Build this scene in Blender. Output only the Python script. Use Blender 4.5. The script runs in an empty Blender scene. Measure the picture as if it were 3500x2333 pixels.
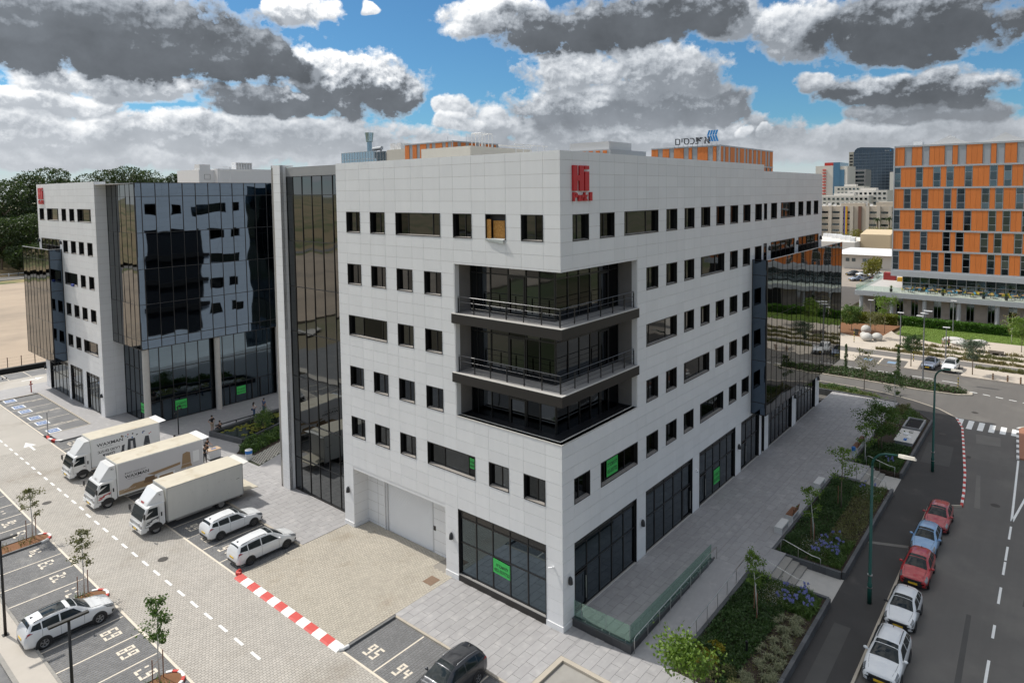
import bpy, math, random
import numpy as np
from mathutils import Vector, Matrix, Euler
R = math.radians
random.seed(7); rng = np.random.default_rng(7)
scene = bpy.context.scene
col = scene.collection

# ------------------------------------------------------------------ camera
cam_d = bpy.data.cameras.new('camera')
cam = bpy.data.objects.new('camera', cam_d)
col.objects.link(cam)
cam.location = (-30.157, -21.963, 25.682)
_f = Vector((0.770789, 0.634108, -0.061577)).normalized()
_r = Vector((_f.y, -_f.x, 0)).normalized()
_u = _r.cross(_f)
_roll = R(-0.6295)
_r2 = _r * math.cos(_roll) + _u * math.sin(_roll)
_u2 = -_r * math.sin(_roll) + _u * math.cos(_roll)
cam.rotation_euler = Matrix(((_r2.x, _u2.x, -_f.x), (_r2.y, _u2.y, -_f.y), (_r2.z, _u2.z, -_f.z))).to_euler()
cam_d.sensor_width = 36.0
cam_d.lens = 2267.352 / 3500 * 36
cam_d.shift_x = -(1781.47 - 1750) / 3500
cam_d.shift_y = (797.27 - 1166.5) / 3500
cam_d.clip_start = 0.5
cam_d.clip_end = 9000
scene.camera = cam

# ------------------------------------------------------------------ light and sky
SUN_DIR = Vector((0.148, -0.775, -1.0)).normalized()      # the way the light travels
sun_d = bpy.data.lights.new('sun', 'SUN')
sun_d.energy = 2.6
sun_d.angle = R(0.8)
sun_d.color = (1.0, 0.955, 0.88)
sun = bpy.data.objects.new('sun', sun_d)
sun.rotation_euler = SUN_DIR.to_track_quat('-Z', 'Y').to_euler()
sun.location = (0, 60, 120)
col.objects.link(sun)

scene.view_settings.view_transform = 'Standard'
scene.view_settings.look = 'None'
scene.view_settings.gamma = 1.0
scene.view_settings.use_curve_mapping = False
scene.view_settings.exposure = 0.52
scene.cycles.use_denoising = True
scene.cycles.max_bounces = 6
scene.cycles.diffuse_bounces = 3
scene.cycles.glossy_bounces = 3
scene.cycles.transparent_max_bounces = 8
scene.cycles.transmission_bounces = 4
scene.cycles.caustics_reflective = False
scene.cycles.caustics_refractive = False
scene.cycles.sample_clamp_indirect = 6.0

world = bpy.data.worlds.new('World')
scene.world = world
world.use_nodes = True
wt = world.node_tree
wt.nodes.clear()
SKY_STRENGTH = 0.15


class NT:
    """small helper to write node trees"""
    def __init__(self, tree):
        self.t = tree
    def n(self, kind, **kw):
        nd = self.t.nodes.new(kind)
        for k, v in kw.items():
            if k.startswith('_'):
                nd.inputs[k[1:].replace('_', ' ')].default_value = v
            else:
                setattr(nd, k, v)
        return nd
    def l(self, a, b):
        self.t.links.new(a, b)
    def m(self, op, a, b=None, c=None, clamp=False):
        nd = self.t.nodes.new('ShaderNodeMath')
        nd.operation = op
        nd.use_clamp = clamp
        for i, v in enumerate((a, b, c)):
            if v is None:
                continue
            if isinstance(v, (int, float)):
                nd.inputs[i].default_value = v
            else:
                self.t.links.new(v, nd.inputs[i])
        return nd.outputs[0]
    def rng(self, v, a, b, c=0.0, d=1.0, smooth=True):
        nd = self.t.nodes.new('ShaderNodeMapRange')
        nd.interpolation_type = 'SMOOTHSTEP' if smooth else 'LINEAR'
        nd.clamp = True
        self.t.links.new(v, nd.inputs[0])
        for i, x in enumerate((a, b, c, d)):
            nd.inputs[1 + i].default_value = x
        return nd.outputs[0]
    def mix(self, f, a, b, blend='MIX'):
        nd = self.t.nodes.new('ShaderNodeMix')
        nd.data_type = 'RGBA'
        nd.blend_type = blend
        nd.clamp_factor = True
        if isinstance(f, (int, float)):
            nd.inputs[0].default_value = f
        else:
            self.t.links.new(f, nd.inputs[0])
        for i, v in ((6, a), (7, b)):
            if isinstance(v, (tuple, list)):
                nd.inputs[i].default_value = (*v[:3], 1)
            else:
                self.t.links.new(v, nd.inputs[i])
        return nd.outputs[2]


# clouds: (azimuth, elevation, half width, half height) in degrees
CLOUDS = [
    (39.3, 3.6, 42.3, 1.68, 3.57, 5.6, -0.6, 1.0), (69.7, 3.43, 17.4, 1.64, 3.06, 5.2, -0.5, 0.9), (59.3, 4.82, 12.1, 1.89, 2.72, 5.6, -0.2, 0.9),
    (73.7, 4.71, 8.8, 1.9, 2.8, 6.0, -0.1, 0.8), (66.2, 4.98, 4.9, 1.79, 2.55, 6.0, 0.0, 0.8), (75.8, 6.67, 5.4, 1.07, 2.89, 6.6, -0.2, 0.6),
    (70.1, 8.14, 8.1, 1.2, 2.55, 6.2, -0.2, 0.7), (8.9, 4.06, 10.8, 1.3, 2.89, 5.4, -0.3, 0.9), (31.8, 4.96, 15.3, 1.86, 2.72, 6.2, -0.2, 0.8),
    (42.2, 6.02, 3.5, 1.66, 3.06, 6.6, -0.3, 0.6), (44.8, 7.12, 1.6, 1.23, 3.57, 7.6, -0.5, 0.4), (45.2, 6.1, 1.9, 0.74, 3.57, 7.2, -0.5, 0.4),
    (18.9, 4.65, 1.2, 0.63, 3.57, 7.6, -0.5, 0.4), (21.6, 4.89, 1.1, 0.64, 3.57, 7.6, -0.5, 0.4), (31.1, 7.29, 9.6, 2.52, 2.21, 6.6, 0.0, 0.9),
    (24.7, 7.23, 4.3, 1.83, 2.12, 6.4, 0.1, 0.9), (35.5, 10.61, 4.4, 2.47, 3.06, 7.6, -0.4, 0.5), (27.1, 9.79, 5.5, 2.75, 2.55, 7.2, -0.1, 0.8),
    (8.1, 5.5, 5.4, 0.93, 2.04, 5.0, 0.0, 0.9), (8.7, 7.19, 6.7, 1.63, 1.18, 7.2, 0.1, 0.95), (15.7, 8.24, 1.9, 0.82, 2.55, 7.0, -0.3, 0.6),
    (22.0, 13.68, 3.8, 2.21, 2.72, 6.8, -0.2, 0.7), (16.7, 12.23, 3.2, 2.53, 2.72, 7.4, -0.2, 0.6), (9.3, 11.71, 7.8, 2.89, 1.08, 6.0, 0.45, 1.25),
    (42.1, 14.51, 5.0, 1.99, 2.89, 8.2, -0.5, 0.5), (31.8, 13.62, 10.7, 2.38, 1.05, 5.0, 0.5, 1.3), (26.4, 14.34, 5.4, 2.24, 1.12, 5.4, 0.4, 1.2),
    (59.2, 7.4, 5.3, 1.55, 1.18, 4.0, 0.3, 1.1), (53.8, 8.95, 6.6, 2.82, 1.18, 8.2, -0.05, 0.75), (57.5, 10.35, 2.5, 1.53, 2.21, 8.2, -0.2, 0.6),
    (57.3, 14.39, 2.5, 1.54, 2.72, 8.0, -0.4, 0.4), (52.8, 15.11, 0.8, 0.6, 3.82, 7.5, -0.5, 0.4), (62.9, 11.02, 6.5, 2.63, 0.78, 2.6, 0.4, 1.3),
    (72.1, 11.58, 15.1, 3.49, 0.84, 3.2, 0.4, 1.3), (75.5, 12.71, 7.1, 1.9, 0.93, 2.8, 0.2, 1.2),
]


k = NT(wt)
tc = k.n('ShaderNodeTexCoord')
sx = k.n('ShaderNodeSeparateXYZ')
k.l(tc.outputs['Generated'], sx.inputs[0])
az = k.m('MULTIPLY', k.m('ARCTAN2', sx.outputs[1], sx.outputs[0]), 180 / math.pi)
el = k.m('MULTIPLY', k.m('ARCSINE', sx.outputs[2]), 180 / math.pi)
azf = k.m('PINGPONG', az, 85.0)
def cvec(a_, e_):
    cb = k.n('ShaderNodeCombineXYZ')
    k.l(a_, cb.inputs[0])
    k.l(e_, cb.inputs[1])
    return cb.outputs[0]
nvec = cvec(k.m('MULTIPLY', az, .85), el)
def fbm(vec, scale, detail, rough, off):
    mp = k.n('ShaderNodeVectorMath', operation='ADD')
    k.l(vec, mp.inputs[0])
    mp.inputs[1].default_value = off
    nz = k.n('ShaderNodeTexNoise', noise_dimensions='2D', _Scale=scale, _Detail=detail, _Roughness=rough)
    k.l(mp.outputs[0], nz.inputs['Vector'])
    return nz.outputs['Fac']
def puff(vec, scale, off):
    mp = k.n('ShaderNodeVectorMath', operation='ADD')
    k.l(vec, mp.inputs[0])
    mp.inputs[1].default_value = off
    vo = k.n('ShaderNodeTexVoronoi', voronoi_dimensions='2D', feature='F1', normalize=True, _Scale=scale, _Detail=2.5, _Roughness=.5, _Lacunarity=2.3)
    k.l(mp.outputs[0], vo.inputs['Vector'])
    return k.m('SUBTRACT', 1.0, vo.outputs['Distance'])
fine = fbm(nvec, .50, 9, .62, (11, 19, 0))
fine_up = fbm(nvec, .50, 6, .62, (11.12, 19.32, 0))
big = fbm(nvec, .22, 2, .5, (3, 5, 0))
wob = k.n('ShaderNodeVectorMath', operation='MULTIPLY_ADD')
k.l(cvec(fine, big), wob.inputs[0])
wob.inputs[1].default_value = (2.2, 2.2, 0)
k.l(nvec, wob.inputs[2])
lump = puff(wob.outputs[0], .55, (4, 2, 0))
lump_up = puff(wob.outputs[0], .55, (4.22, 2.42, 0))
detail = k.m('ADD', k.m('MULTIPLY', k.m('SUBTRACT', lump, .62), .95), k.m('MULTIPLY', k.m('SUBTRACT', fine, .5), 1.8))
relief = k.m('ADD', k.m('MULTIPLY', k.m('SUBTRACT', lump, lump_up), 1.5), k.m('MULTIPLY', k.m('SUBTRACT', fine, fine_up), 2.6))
warp = cvec(k.m('ADD', azf, k.m('MULTIPLY', k.m('SUBTRACT', big, .5), 6.0)), k.m('ADD', el, k.m('MULTIPLY', k.m('SUBTRACT', big, .5), 1.6)))
clouds = None
cover = None
base_d = k.m('ADD', detail, 1.05)
soft = fbm(nvec, .30, 5, .58, (31, 7, 0))
rel2 = k.m('ADD', relief, k.m('MULTIPLY', k.m('SUBTRACT', soft, .5), 1.5))
for a0, e0, ra, re, lo, hi_, v0, v1 in CLOUDS:
    v = k.n('ShaderNodeVectorMath', operation='MULTIPLY_ADD')
    k.l(warp, v.inputs[0])
    v.inputs[1].default_value = (1 / ra, 1 / re, 0)
    v.inputs[2].default_value = (-a0 / ra, -e0 / re, 0)
    d = k.n('ShaderNodeVectorMath', operation='DOT_PRODUCT')
    k.l(v.outputs[0], d.inputs[0])
    k.l(v.outputs[0], d.inputs[1])
    sv = k.n('ShaderNodeSeparateXYZ')
    k.l(v.outputs[0], sv.inputs[0])
    mask = k.m('MULTIPLY', k.m('SUBTRACT', base_d, d.outputs['Value']), 2.3, clamp=True)
    t_ = k.m('ADD', sv.outputs[1], rel2)
    v0_, v1_ = v0 - .25, v1 + .35
    sh = k.m('MULTIPLY_ADD', k.m('MULTIPLY_ADD', t_, 1 / (v1_ - v0_), -v0_ / (v1_ - v0_), clamp=True), hi_ - lo, lo)
    clouds = sh if clouds is None else k.m('MULTIPLY_ADD', mask, k.m('SUBTRACT', sh, clouds), clouds)
    cover = mask if cover is None else k.m('MAXIMUM', cover, mask)
clouds = k.m('MULTIPLY', clouds, k.m('MULTIPLY_ADD', soft, .7, .65))
# overhead, out of view: the same broken cumulus
hi_n = k.m('SUBTRACT', k.m('MULTIPLY', fbm(nvec, .11, 4, .5, (23, 41, 0)), 6.0), 2.45)
wv = k.rng(el, 17.0, 23.0)
hc = k.rng(hi_n, 0, .4)
cover = k.m('ADD', k.m('MULTIPLY', cover, k.m('SUBTRACT', 1.0, wv)), k.m('MULTIPLY', hc, wv))
clouds = k.m('ADD', k.m('MULTIPLY', clouds, k.m('SUBTRACT', 1.0, wv)), k.m('MULTIPLY', k.rng(hi_n, 1.3, .1, 3.0, 7.5), wv))
# clouds and air are brighter towards the sun
sd_ = k.n('ShaderNodeVectorMath', operation='DOT_PRODUCT')
k.l(tc.outputs['Generated'], sd_.inputs[0])
sd_.inputs[1].default_value = tuple(-SUN_DIR)
glow = k.m('MULTIPLY_ADD', k.m('POWER', k.m('MAXIMUM', sd_.outputs['Value'], 0.0), 3.0), 1.3, .55)
clouds = k.m('MULTIPLY', clouds, glow)
tint = k.mix(k.rng(clouds, 1.2, 6.0, 0, 1, False), (.90, 1.0, 1.13), (1.0, .985, .955))
vm = k.n('ShaderNodeVectorMath', operation='SCALE')
k.l(tint, vm.inputs[0])
k.l(clouds, vm.inputs['Scale'])
cloud_col = vm.outputs[0]
sky = k.n('ShaderNodeTexSky', sky_type='NISHITA', sun_disc=False, sun_elevation=R(51.7), sun_rotation=R(-11.3), altitude=60, air_density=1.0, dust_density=.35, ozone_density=5.0)
# pale air low down over the ground
low = k.rng(el, -1.0, 6.0)
blue = k.mix(1.0, sky.outputs[0], (.25, .40, .45), 'MULTIPLY')
veil = k.mix(k.m('MULTIPLY', k.m('SUBTRACT', 1.0, low), .97), blue, (3.1, 3.22, 3.35))
cl2 = k.mix(k.m('MULTIPLY', k.m('SUBTRACT', 1.0, k.rng(el, 0.0, 7.0)), .45), cloud_col, (3.1, 3.2, 3.35))
skyc = k.mix(k.m('MULTIPLY', cover, k.rng(el, -.5, 1.2)), veil, cl2)
bg = k.n('ShaderNodeBackground', _Strength=SKY_STRENGTH)
k.l(skyc, bg.inputs['Color'])
wo = k.n('ShaderNodeOutputWorld')
k.l(bg.outputs[0], wo.inputs['Surface'])
world.cycles.sampling_method = 'MANUAL'
world.cycles.sample_map_resolution = 512

# ------------------------------------------------------------------ materials
MATS = {}
def mat(name, base, rough=.6, metal=0., noise=None, isl=0., bump=None, spec=.5, mix2=None, ior=1.5, coat=0., streak=None, alpha=None, trans=0., emit=None):
    """procedural Principled material. noise=(scale, amount) shifts brightness, mix2=(colour, scale, lo, hi) adds a second tone in patches,
    isl varies from piece to piece, bump=(scale, strength)."""
    if name in MATS:
        return MATS[name]
    m = bpy.data.materials.new(name)
    m.use_nodes = True
    t = m.node_tree
    q = NT(t)
    bs = t.nodes['Principled BSDF']
    bs.inputs['Roughness'].default_value = rough
    bs.inputs['Metallic'].default_value = metal
    bs.inputs['Specular IOR Level'].default_value = spec
    bs.inputs['IOR'].default_value = ior
    if coat:
        bs.inputs['Coat Weight'].default_value = coat
        bs.inputs['Coat Roughness'].default_value = .04
    if trans:
        bs.inputs['Transmission Weight'].default_value = trans
    if alpha is not None:
        bs.inputs['Alpha'].default_value = alpha
    geo = q.n('ShaderNodeNewGeometry')
    cur = None
    if noise or mix2 or isl or streak:
        cur = q.n('ShaderNodeRGB')
        cur.outputs[0].default_value = (*base, 1)
        cur = cur.outputs[0]
    if mix2:
        c2, sc, lo, hi = mix2
        nz = q.n('ShaderNodeTexNoise', _Scale=sc, _Detail=6, _Roughness=.6)
        q.l(geo.outputs['Position'], nz.inputs['Vector'])
        cur = q.mix(q.rng(nz.outputs['Fac'], lo, hi), cur, c2)
    mul = None
    if noise:
        nz = q.n('ShaderNodeTexNoise', _Scale=noise[0], _Detail=7, _Roughness=.62)
        q.l(geo.outputs['Position'], nz.inputs['Vector'])
        mul = q.m('ADD', 1.0, q.m('MULTIPLY', q.m('SUBTRACT', nz.outputs['Fac'], .5), 2 * noise[1]))
    if streak:
        mp = q.n('ShaderNodeMapping')
        mp.inputs['Scale'].default_value = streak[0]
        q.l(geo.outputs['Position'], mp.inputs[0])
        nz = q.n('ShaderNodeTexNoise', _Scale=1.0, _Detail=6, _Roughness=.6)
        q.l(mp.outputs[0], nz.inputs['Vector'])
        s = q.m('ADD', 1.0, q.m('MULTIPLY', q.m('SUBTRACT', nz.outputs['Fac'], .5), 2 * streak[1]))
        mul = s if mul is None else q.m('MULTIPLY', mul, s)
    if isl:
        oi = q.n('ShaderNodeObjectInfo')
        fr = q.m('FRACT', q.m('ADD', geo.outputs['Random Per Island'], oi.outputs['Random']))
        s = q.m('ADD', 1.0, q.m('MULTIPLY', q.m('SUBTRACT', fr, .5), 2 * isl))
        mul = s if mul is None else q.m('MULTIPLY', mul, s)
    if mul is not None:
        hs = q.n('ShaderNodeHueSaturation')
        q.l(mul, hs.inputs['Value'])
        q.l(cur, hs.inputs['Color'])
        cur = hs.outputs[0]
    if cur is not None:
        q.l(cur, bs.inputs['Base Color'])
    else:
        bs.inputs['Base Color'].default_value = (*base, 1)
    if bump:
        nz = q.n('ShaderNodeTexNoise', _Scale=bump[0], _Detail=bump[3] if len(bump) > 3 else 5, _Roughness=.6)
        q.l(geo.outputs['Position'], nz.inputs['Vector'])
        bp = q.n('ShaderNodeBump', _Strength=bump[1], _Distance=bump[2] if len(bump) > 2 else .02)
        q.l(nz.outputs['Fac'], bp.inputs['Height'])
        q.l(bp.outputs[0], bs.inputs['Normal'])
    if emit:
        bs.inputs['Emission Color'].default_value = (*emit[0], 1)
        bs.inputs['Emission Strength'].default_value = emit[1]
    MATS[name] = m
    return m

def leafmat(name, c1, c2, rough=.55):
    """foliage: varies leaf by leaf, lets some light through"""
    m = bpy.data.materials.new(name)
    m.use_nodes = True
    t = m.node_tree
    t.nodes.clear()
    q = NT(t)
    geo = q.n('ShaderNodeNewGeometry')
    nz = q.n('ShaderNodeTexNoise', _Scale=.9, _Detail=3)
    q.l(geo.outputs['Position'], nz.inputs['Vector'])
    f = q.m('ADD', q.m('MULTIPLY', geo.outputs['Random Per Island'], .6), q.m('MULTIPLY', nz.outputs['Fac'], .5), clamp=True)
    c = q.mix(f, c1, c2)
    bs = q.n('ShaderNodeBsdfPrincipled', _Roughness=rough)
    q.l(c, bs.inputs['Base Color'])
    tr = q.n('ShaderNodeBsdfTranslucent')
    hs = q.n('ShaderNodeHueSaturation', _Value=1.25, _Saturation=1.1)
    q.l(c, hs.inputs['Color'])
    q.l(hs.outputs[0], tr.inputs['Color'])
    mx = q.n('ShaderNodeMixShader', _Fac=.3)
    q.l(bs.outputs[0], mx.inputs[1])
    q.l(tr.outputs[0], mx.inputs[2])
    o = q.n('ShaderNodeOutputMaterial')
    q.l(mx.outputs[0], o.inputs['Surface'])
    MATS[name] = m
    return m

def clearglass(name, tint, refl=.12):
    m = bpy.data.materials.new(name)
    m.use_nodes = True
    t = m.node_tree
    t.nodes.clear()
    q = NT(t)
    tr = q.n('ShaderNodeBsdfTransparent')
    tr.inputs['Color'].default_value = (*tint, 1)
    gl = q.n('ShaderNodeBsdfGlossy', _Roughness=.02)
    gl.inputs['Color'].default_value = (.9, .95, .93, 1)
    fr = q.n('ShaderNodeLayerWeight', _Blend=.35)
    mx = q.n('ShaderNodeMixShader')
    q.l(q.m('ADD', q.m('MULTIPLY', fr.outputs['Fresnel'], .4), refl, clamp=True), mx.inputs[0])
    q.l(tr.outputs[0], mx.inputs[1])
    q.l(gl.outputs[0], mx.inputs[2])
    o = q.n('ShaderNodeOutputMaterial')
    q.l(mx.outputs[0], o.inputs['Surface'])
    MATS[name] = m
    return m

m_panel = mat('white_ceramic_panel', (.80, .80, .80), .42, noise=(.35, .025), isl=.028, streak=((1.6, 1.6, .07), .055))
m_joint = mat('panel_joint', (.42, .395, .36), .8, noise=(1.5, .12))
m_black = mat('black_metal', (.012, .012, .013), .38, noise=(3, .2))
m_bronze = mat('dark_bronze_panel', (.020, .017, .015), .5, noise=(2, .12))
m_reveal = mat('dark_window_reveal', (.016, .016, .018), .5)
m_sill = mat('window_sill_metal', (.30, .275, .25), .5, noise=(6, .1))
m_wglass = mat('window_glass', (.062, .07, .078), .03, 1., bump=(.8, .012, .5, 0), isl=.6)
m_sglass = mat('shop_glass', (.105, .135, .16), .03, 1., bump=(.5, .01, .5, 0))
m_cglass = mat('coated_curtain_glass', (.10, .13, .17), .025, 1., bump=(.45, .03, .5, 0))
m_bglass = mat('bronze_mirror_glass', (.15, .16, .165), .025, 1., bump=(.4, .03, .5, 0))
m_dglass = mat('dark_far_glass', (.12, .155, .175), .08, 1., isl=.35, bump=(.3, .03, .5, 0))
m_spandrel = mat('glass_spandrel', (.06, .058, .055), .25, .3, noise=(4, .2))
m_green = mat('green_banner', (.05, .50, .10), .6, noise=(5, .06))
m_ink = mat('dark_print', (.02, .06, .03), .7)
m_inkb = mat('black_print', (.02, .02, .022), .6)
m_red = mat('red_sign_letter', (.55, .012, .018), .35)
m_conc = mat('concrete', (.46, .44, .41), .8, noise=(2.5, .14), bump=(30, .15))
m_white = mat('white_paint', (.78, .78, .78), .45, noise=(1.2, .04))
m_stone = mat('dark_basalt', (.055, .055, .058), .6, noise=(3, .3), isl=.25, bump=(14, .3))
m_steel = mat('brushed_steel', (.62, .62, .60), .28, 1.)
m_bal = clearglass('balustrade_glass', (.70, .84, .78), .03)
m_bal2 = clearglass('parapet_glass', (.86, .93, .90), .02)
m_gray = mat('grey_stone_lining', (.22, .205, .195), .6, noise=(1.2, .2))
m_floor = mat('balcony_tile', (.36, .345, .33), .6, noise=(1.5, .1))

# ------------------------------------------------------------------ mesh helpers
WOFF = {}
def woff(o):
    return WOFF.get(o.name, Vector((0, 0, 0))) if o is not None else Vector((0, 0, 0))

def link(name, me, parent=None, loc=(0, 0, 0), rot=None, scale=None):
    o = bpy.data.objects.new(name, me)
    col.objects.link(o)
    if parent is not None:
        o.parent = parent
    o.location = loc
    if rot is not None:
        o.rotation_euler = rot
    if scale is not None:
        o.scale = scale
    return o

def tag(o, label=None, cat=None, group=None, kind=None):
    if label:
        o['label'] = label
    if cat:
        o['category'] = cat
    if group:
        o['group'] = group
    if kind:
        o['kind'] = kind
    return o

def thing(name, label, cat, loc=(0, 0, 0), rotz=0., group=None):
    o = bpy.data.objects.new(name, None)
    o.empty_display_size = .2
    col.objects.link(o)
    o.location = loc
    o.rotation_euler = (0, 0, rotz)
    WOFF[o.name] = Vector(loc)
    return tag(o, label, cat, group)

class MB:
    def __init__(self):
        self.v = []
        self.f = []
    def quad(self, *p):
        b = len(self.v)
        self.v.extend([tuple(x) for x in p])
        self.f.append(tuple(range(b, b + len(p))))
        return self
    def box(self, x0, y0, z0, x1, y1, z1):
        if x0 > x1: x0, x1 = x1, x0
        if y0 > y1: y0, y1 = y1, y0
        if z0 > z1: z0, z1 = z1, z0
        b = len(self.v)
        self.v += [(x0, y0, z0), (x1, y0, z0), (x1, y1, z0), (x0, y1, z0), (x0, y0, z1), (x1, y0, z1), (x1, y1, z1), (x0, y1, z1)]
        self.f += [(b, b+3, b+2, b+1), (b+4, b+5, b+6, b+7), (b, b+1, b+5, b+4), (b+1, b+2, b+6, b+5), (b+2, b+3, b+7, b+6), (b+3, b, b+4, b+7)]
        return self
    def obox(self, c, ax, ay, az):
        """box from centre and three half-axis vectors"""
        c, ax, ay, az = Vector(c), Vector(ax), Vector(ay), Vector(az)
        b = len(self.v)
        for sz in (-1, 1):
            for sx_, sy_ in ((-1, -1), (1, -1), (1, 1), (-1, 1)):
                self.v.append(tuple(c + ax * sx_ + ay * sy_ + az * sz))
        self.f += [(b, b+3, b+2, b+1), (b+4, b+5, b+6, b+7), (b, b+1, b+5, b+4), (b+1, b+2, b+6, b+5), (b+2, b+3, b+7, b+6), (b+3, b, b+4, b+7)]
        return self
    def prism(self, poly, z0, z1, top=None):
        """polygon (ccw) extruded up; top scales/moves the upper ring"""
        n = len(poly)
        b = len(self.v)
        tp = top or poly
        self.v += [(x, y, z0) for x, y in poly] + [(x, y, z1) for x, y in tp]
        self.f.append(tuple(range(b + n - 1, b - 1, -1)))
        self.f.append(tuple(range(b + n, b + 2 * n)))
        for i in range(n):
            j = (i + 1) % n
            self.f.append((b + i, b + j, b + n + j, b + n + i))
        return self
    def xprism(self, prof, y0, y1):
        """profile in x-z extruded along y"""
        n = len(prof)
        b = len(self.v)
        self.v += [(x, y0, z) for x, z in prof] + [(x, y1, z) for x, z in prof]
        self.f.append(tuple(range(b, b + n)))
        self.f.append(tuple(range(b + 2 * n - 1, b + n - 1, -1)))
        for i in range(n):
            j = (i + 1) % n
            self.f.append((b + j, b + i, b + n + i, b + n + j))
        return self
    def tube(self, pts, rad, n=8, cap=True):
        pts = [Vector(p) for p in pts]
        if isinstance(rad, (int, float)):
            rad = [rad] * len(pts)
        b = len(self.v)
        prev = None
        for i, p in enumerate(pts):
            d = (pts[min(i + 1, len(pts) - 1)] - pts[max(i - 1, 0)]).normalized()
            a = d.orthogonal().normalized() if prev is None else (prev - d * prev.dot(d)).normalized()
            prev = a
            c = d.cross(a)
            for k_ in range(n):
                t = 2 * math.pi * k_ / n
                self.v.append(tuple(p + (a * math.cos(t) + c * math.sin(t)) * rad[i]))
        for i in range(len(pts) - 1):
            for k_ in range(n):
                k2 = (k_ + 1) % n
                self.f.append((b + i * n + k_, b + i * n + k2, b + (i + 1) * n + k2, b + (i + 1) * n + k_))
        if cap:
            self.f.append(tuple(range(b + n - 1, b - 1, -1)))
            e_ = b + (len(pts) - 1) * n
            self.f.append(tuple(range(e_, e_ + n)))
        return self
    def cyl(self, c, r, z0, z1, n=14, r1=None):
        return self.tube([(c[0], c[1], z0), (c[0], c[1], z1)], [r, r if r1 is None else r1], n)
    def ball(self, c, rx, ry, rz, n=12, m=8):
        b = len(self.v)
        for i in range(m + 1):
            ph = math.pi * i / m
            for j in range(n):
                th = 2 * math.pi * j / n
                self.v.append((c[0] + rx * math.sin(ph) * math.cos(th), c[1] + ry * math.sin(ph) * math.sin(th), c[2] - rz * math.cos(ph)))
        for i in range(m):
            for j in range(n):
                j2 = (j + 1) % n
                self.f.append((b + i * n + j, b + i * n + j2, b + (i + 1) * n + j2, b + (i + 1) * n + j))
        return self
    def mesh(self, name, material, smooth=False, off=Vector((0, 0, 0))):
        me = bpy.data.meshes.new(name)
        if off.length_squared > 0:
            vs = [(x - off.x, y - off.y, z - off.z) for x, y, z in self.v]
        else:
            vs = self.v
        me.from_pydata(vs, [], self.f)
        me.materials.append(material)
        if smooth:
            me.polygons.foreach_set('use_smooth', [True] * len(me.polygons))
        me.update()
        return me
    def build(self, name, material, parent=None, smooth=False, rel=False):
        """world coordinates in, one mesh object out; rel: the coordinates are already the parent's own"""
        off = Vector((0, 0, 0)) if rel else woff(parent)
        o = link(name, self.mesh(name, material, smooth, off), parent)
        WOFF[o.name] = off
        return o

def npmesh(name, v, f, material, parent=None, smooth=False):
    """numpy verts (n,3) and faces (m,k)"""
    me = bpy.data.meshes.new(name)
    v = np.asarray(v, dtype=np.float32).reshape(-1, 3)
    off = woff(parent)
    v = v - np.array(off, dtype=np.float32)
    f = np.asarray(f, dtype=np.int32)
    kk = f.shape[1]
    me.vertices.add(len(v))
    me.vertices.foreach_set('co', v.ravel())
    me.loops.add(f.size)
    me.loops.foreach_set('vertex_index', f.ravel())
    me.polygons.add(len(f))
    me.polygons.foreach_set('loop_start', np.arange(0, f.size, kk, dtype=np.int32))
    me.polygons.foreach_set('loop_total', np.full(len(f), kk, dtype=np.int32))
    me.polygons.foreach_set('use_smooth', np.full(len(f), bool(smooth)))
    me.update(calc_edges=True)
    me.materials.append(material)
    o = link(name, me, parent)
    WOFF[o.name] = off
    return o

def np_slabs(rects, z_top, th, ch=.006, jit=0.):
    """many rectangular slabs with a small chamfer: rects (n,4)=x0,y0,x1,y1 -> verts, faces"""
    r = np.asarray(rects, dtype=np.float32)
    n = len(r)
    z = z_top + rng.uniform(-jit, jit, n).astype(np.float32)
    v = np.zeros((n, 8, 3), np.float32)
    xs = [(0, 1), (2, 1), (2, 3), (0, 3)]
    for i, (a, b) in enumerate(xs):
        v[:, i, 0] = r[:, a]; v[:, i, 1] = r[:, b]; v[:, i, 2] = z - th
        v[:, 4 + i, 0] = r[:, a] + (ch if a == 0 else -ch); v[:, 4 + i, 1] = r[:, b] + (ch if b == 1 else -ch); v[:, 4 + i, 2] = z
    base = np.array([(4, 5, 6, 7), (0, 1, 5, 4), (1, 2, 6, 5), (2, 3, 7, 6), (3, 0, 4, 7)], np.int32)
    f = (base[None] + (np.arange(n) * 8)[:, None, None]).reshape(-1, 4)
    return v.reshape(-1, 3), f

def text_mesh(txt, size, material, depth=.0, bold=0., font=None, align='LEFT'):
    cu = bpy.data.curves.new('t', 'FONT')
    cu.body = txt
    cu.size = size
    cu.extrude = depth
    cu.offset = bold
    cu.align_x = align
    cu.resolution_u = 2
    ob = bpy.data.objects.new('t', cu)
    col.objects.link(ob)
    bpy.context.view_layer.update()
    dg = bpy.context.evaluated_depsgraph_get()
    me = bpy.data.meshes.new_from_object(ob.evaluated_get(dg))
    bpy.data.objects.remove(ob)
    bpy.data.curves.remove(cu)
    me.materials.clear()
    me.materials.append(material)
    return me

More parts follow.
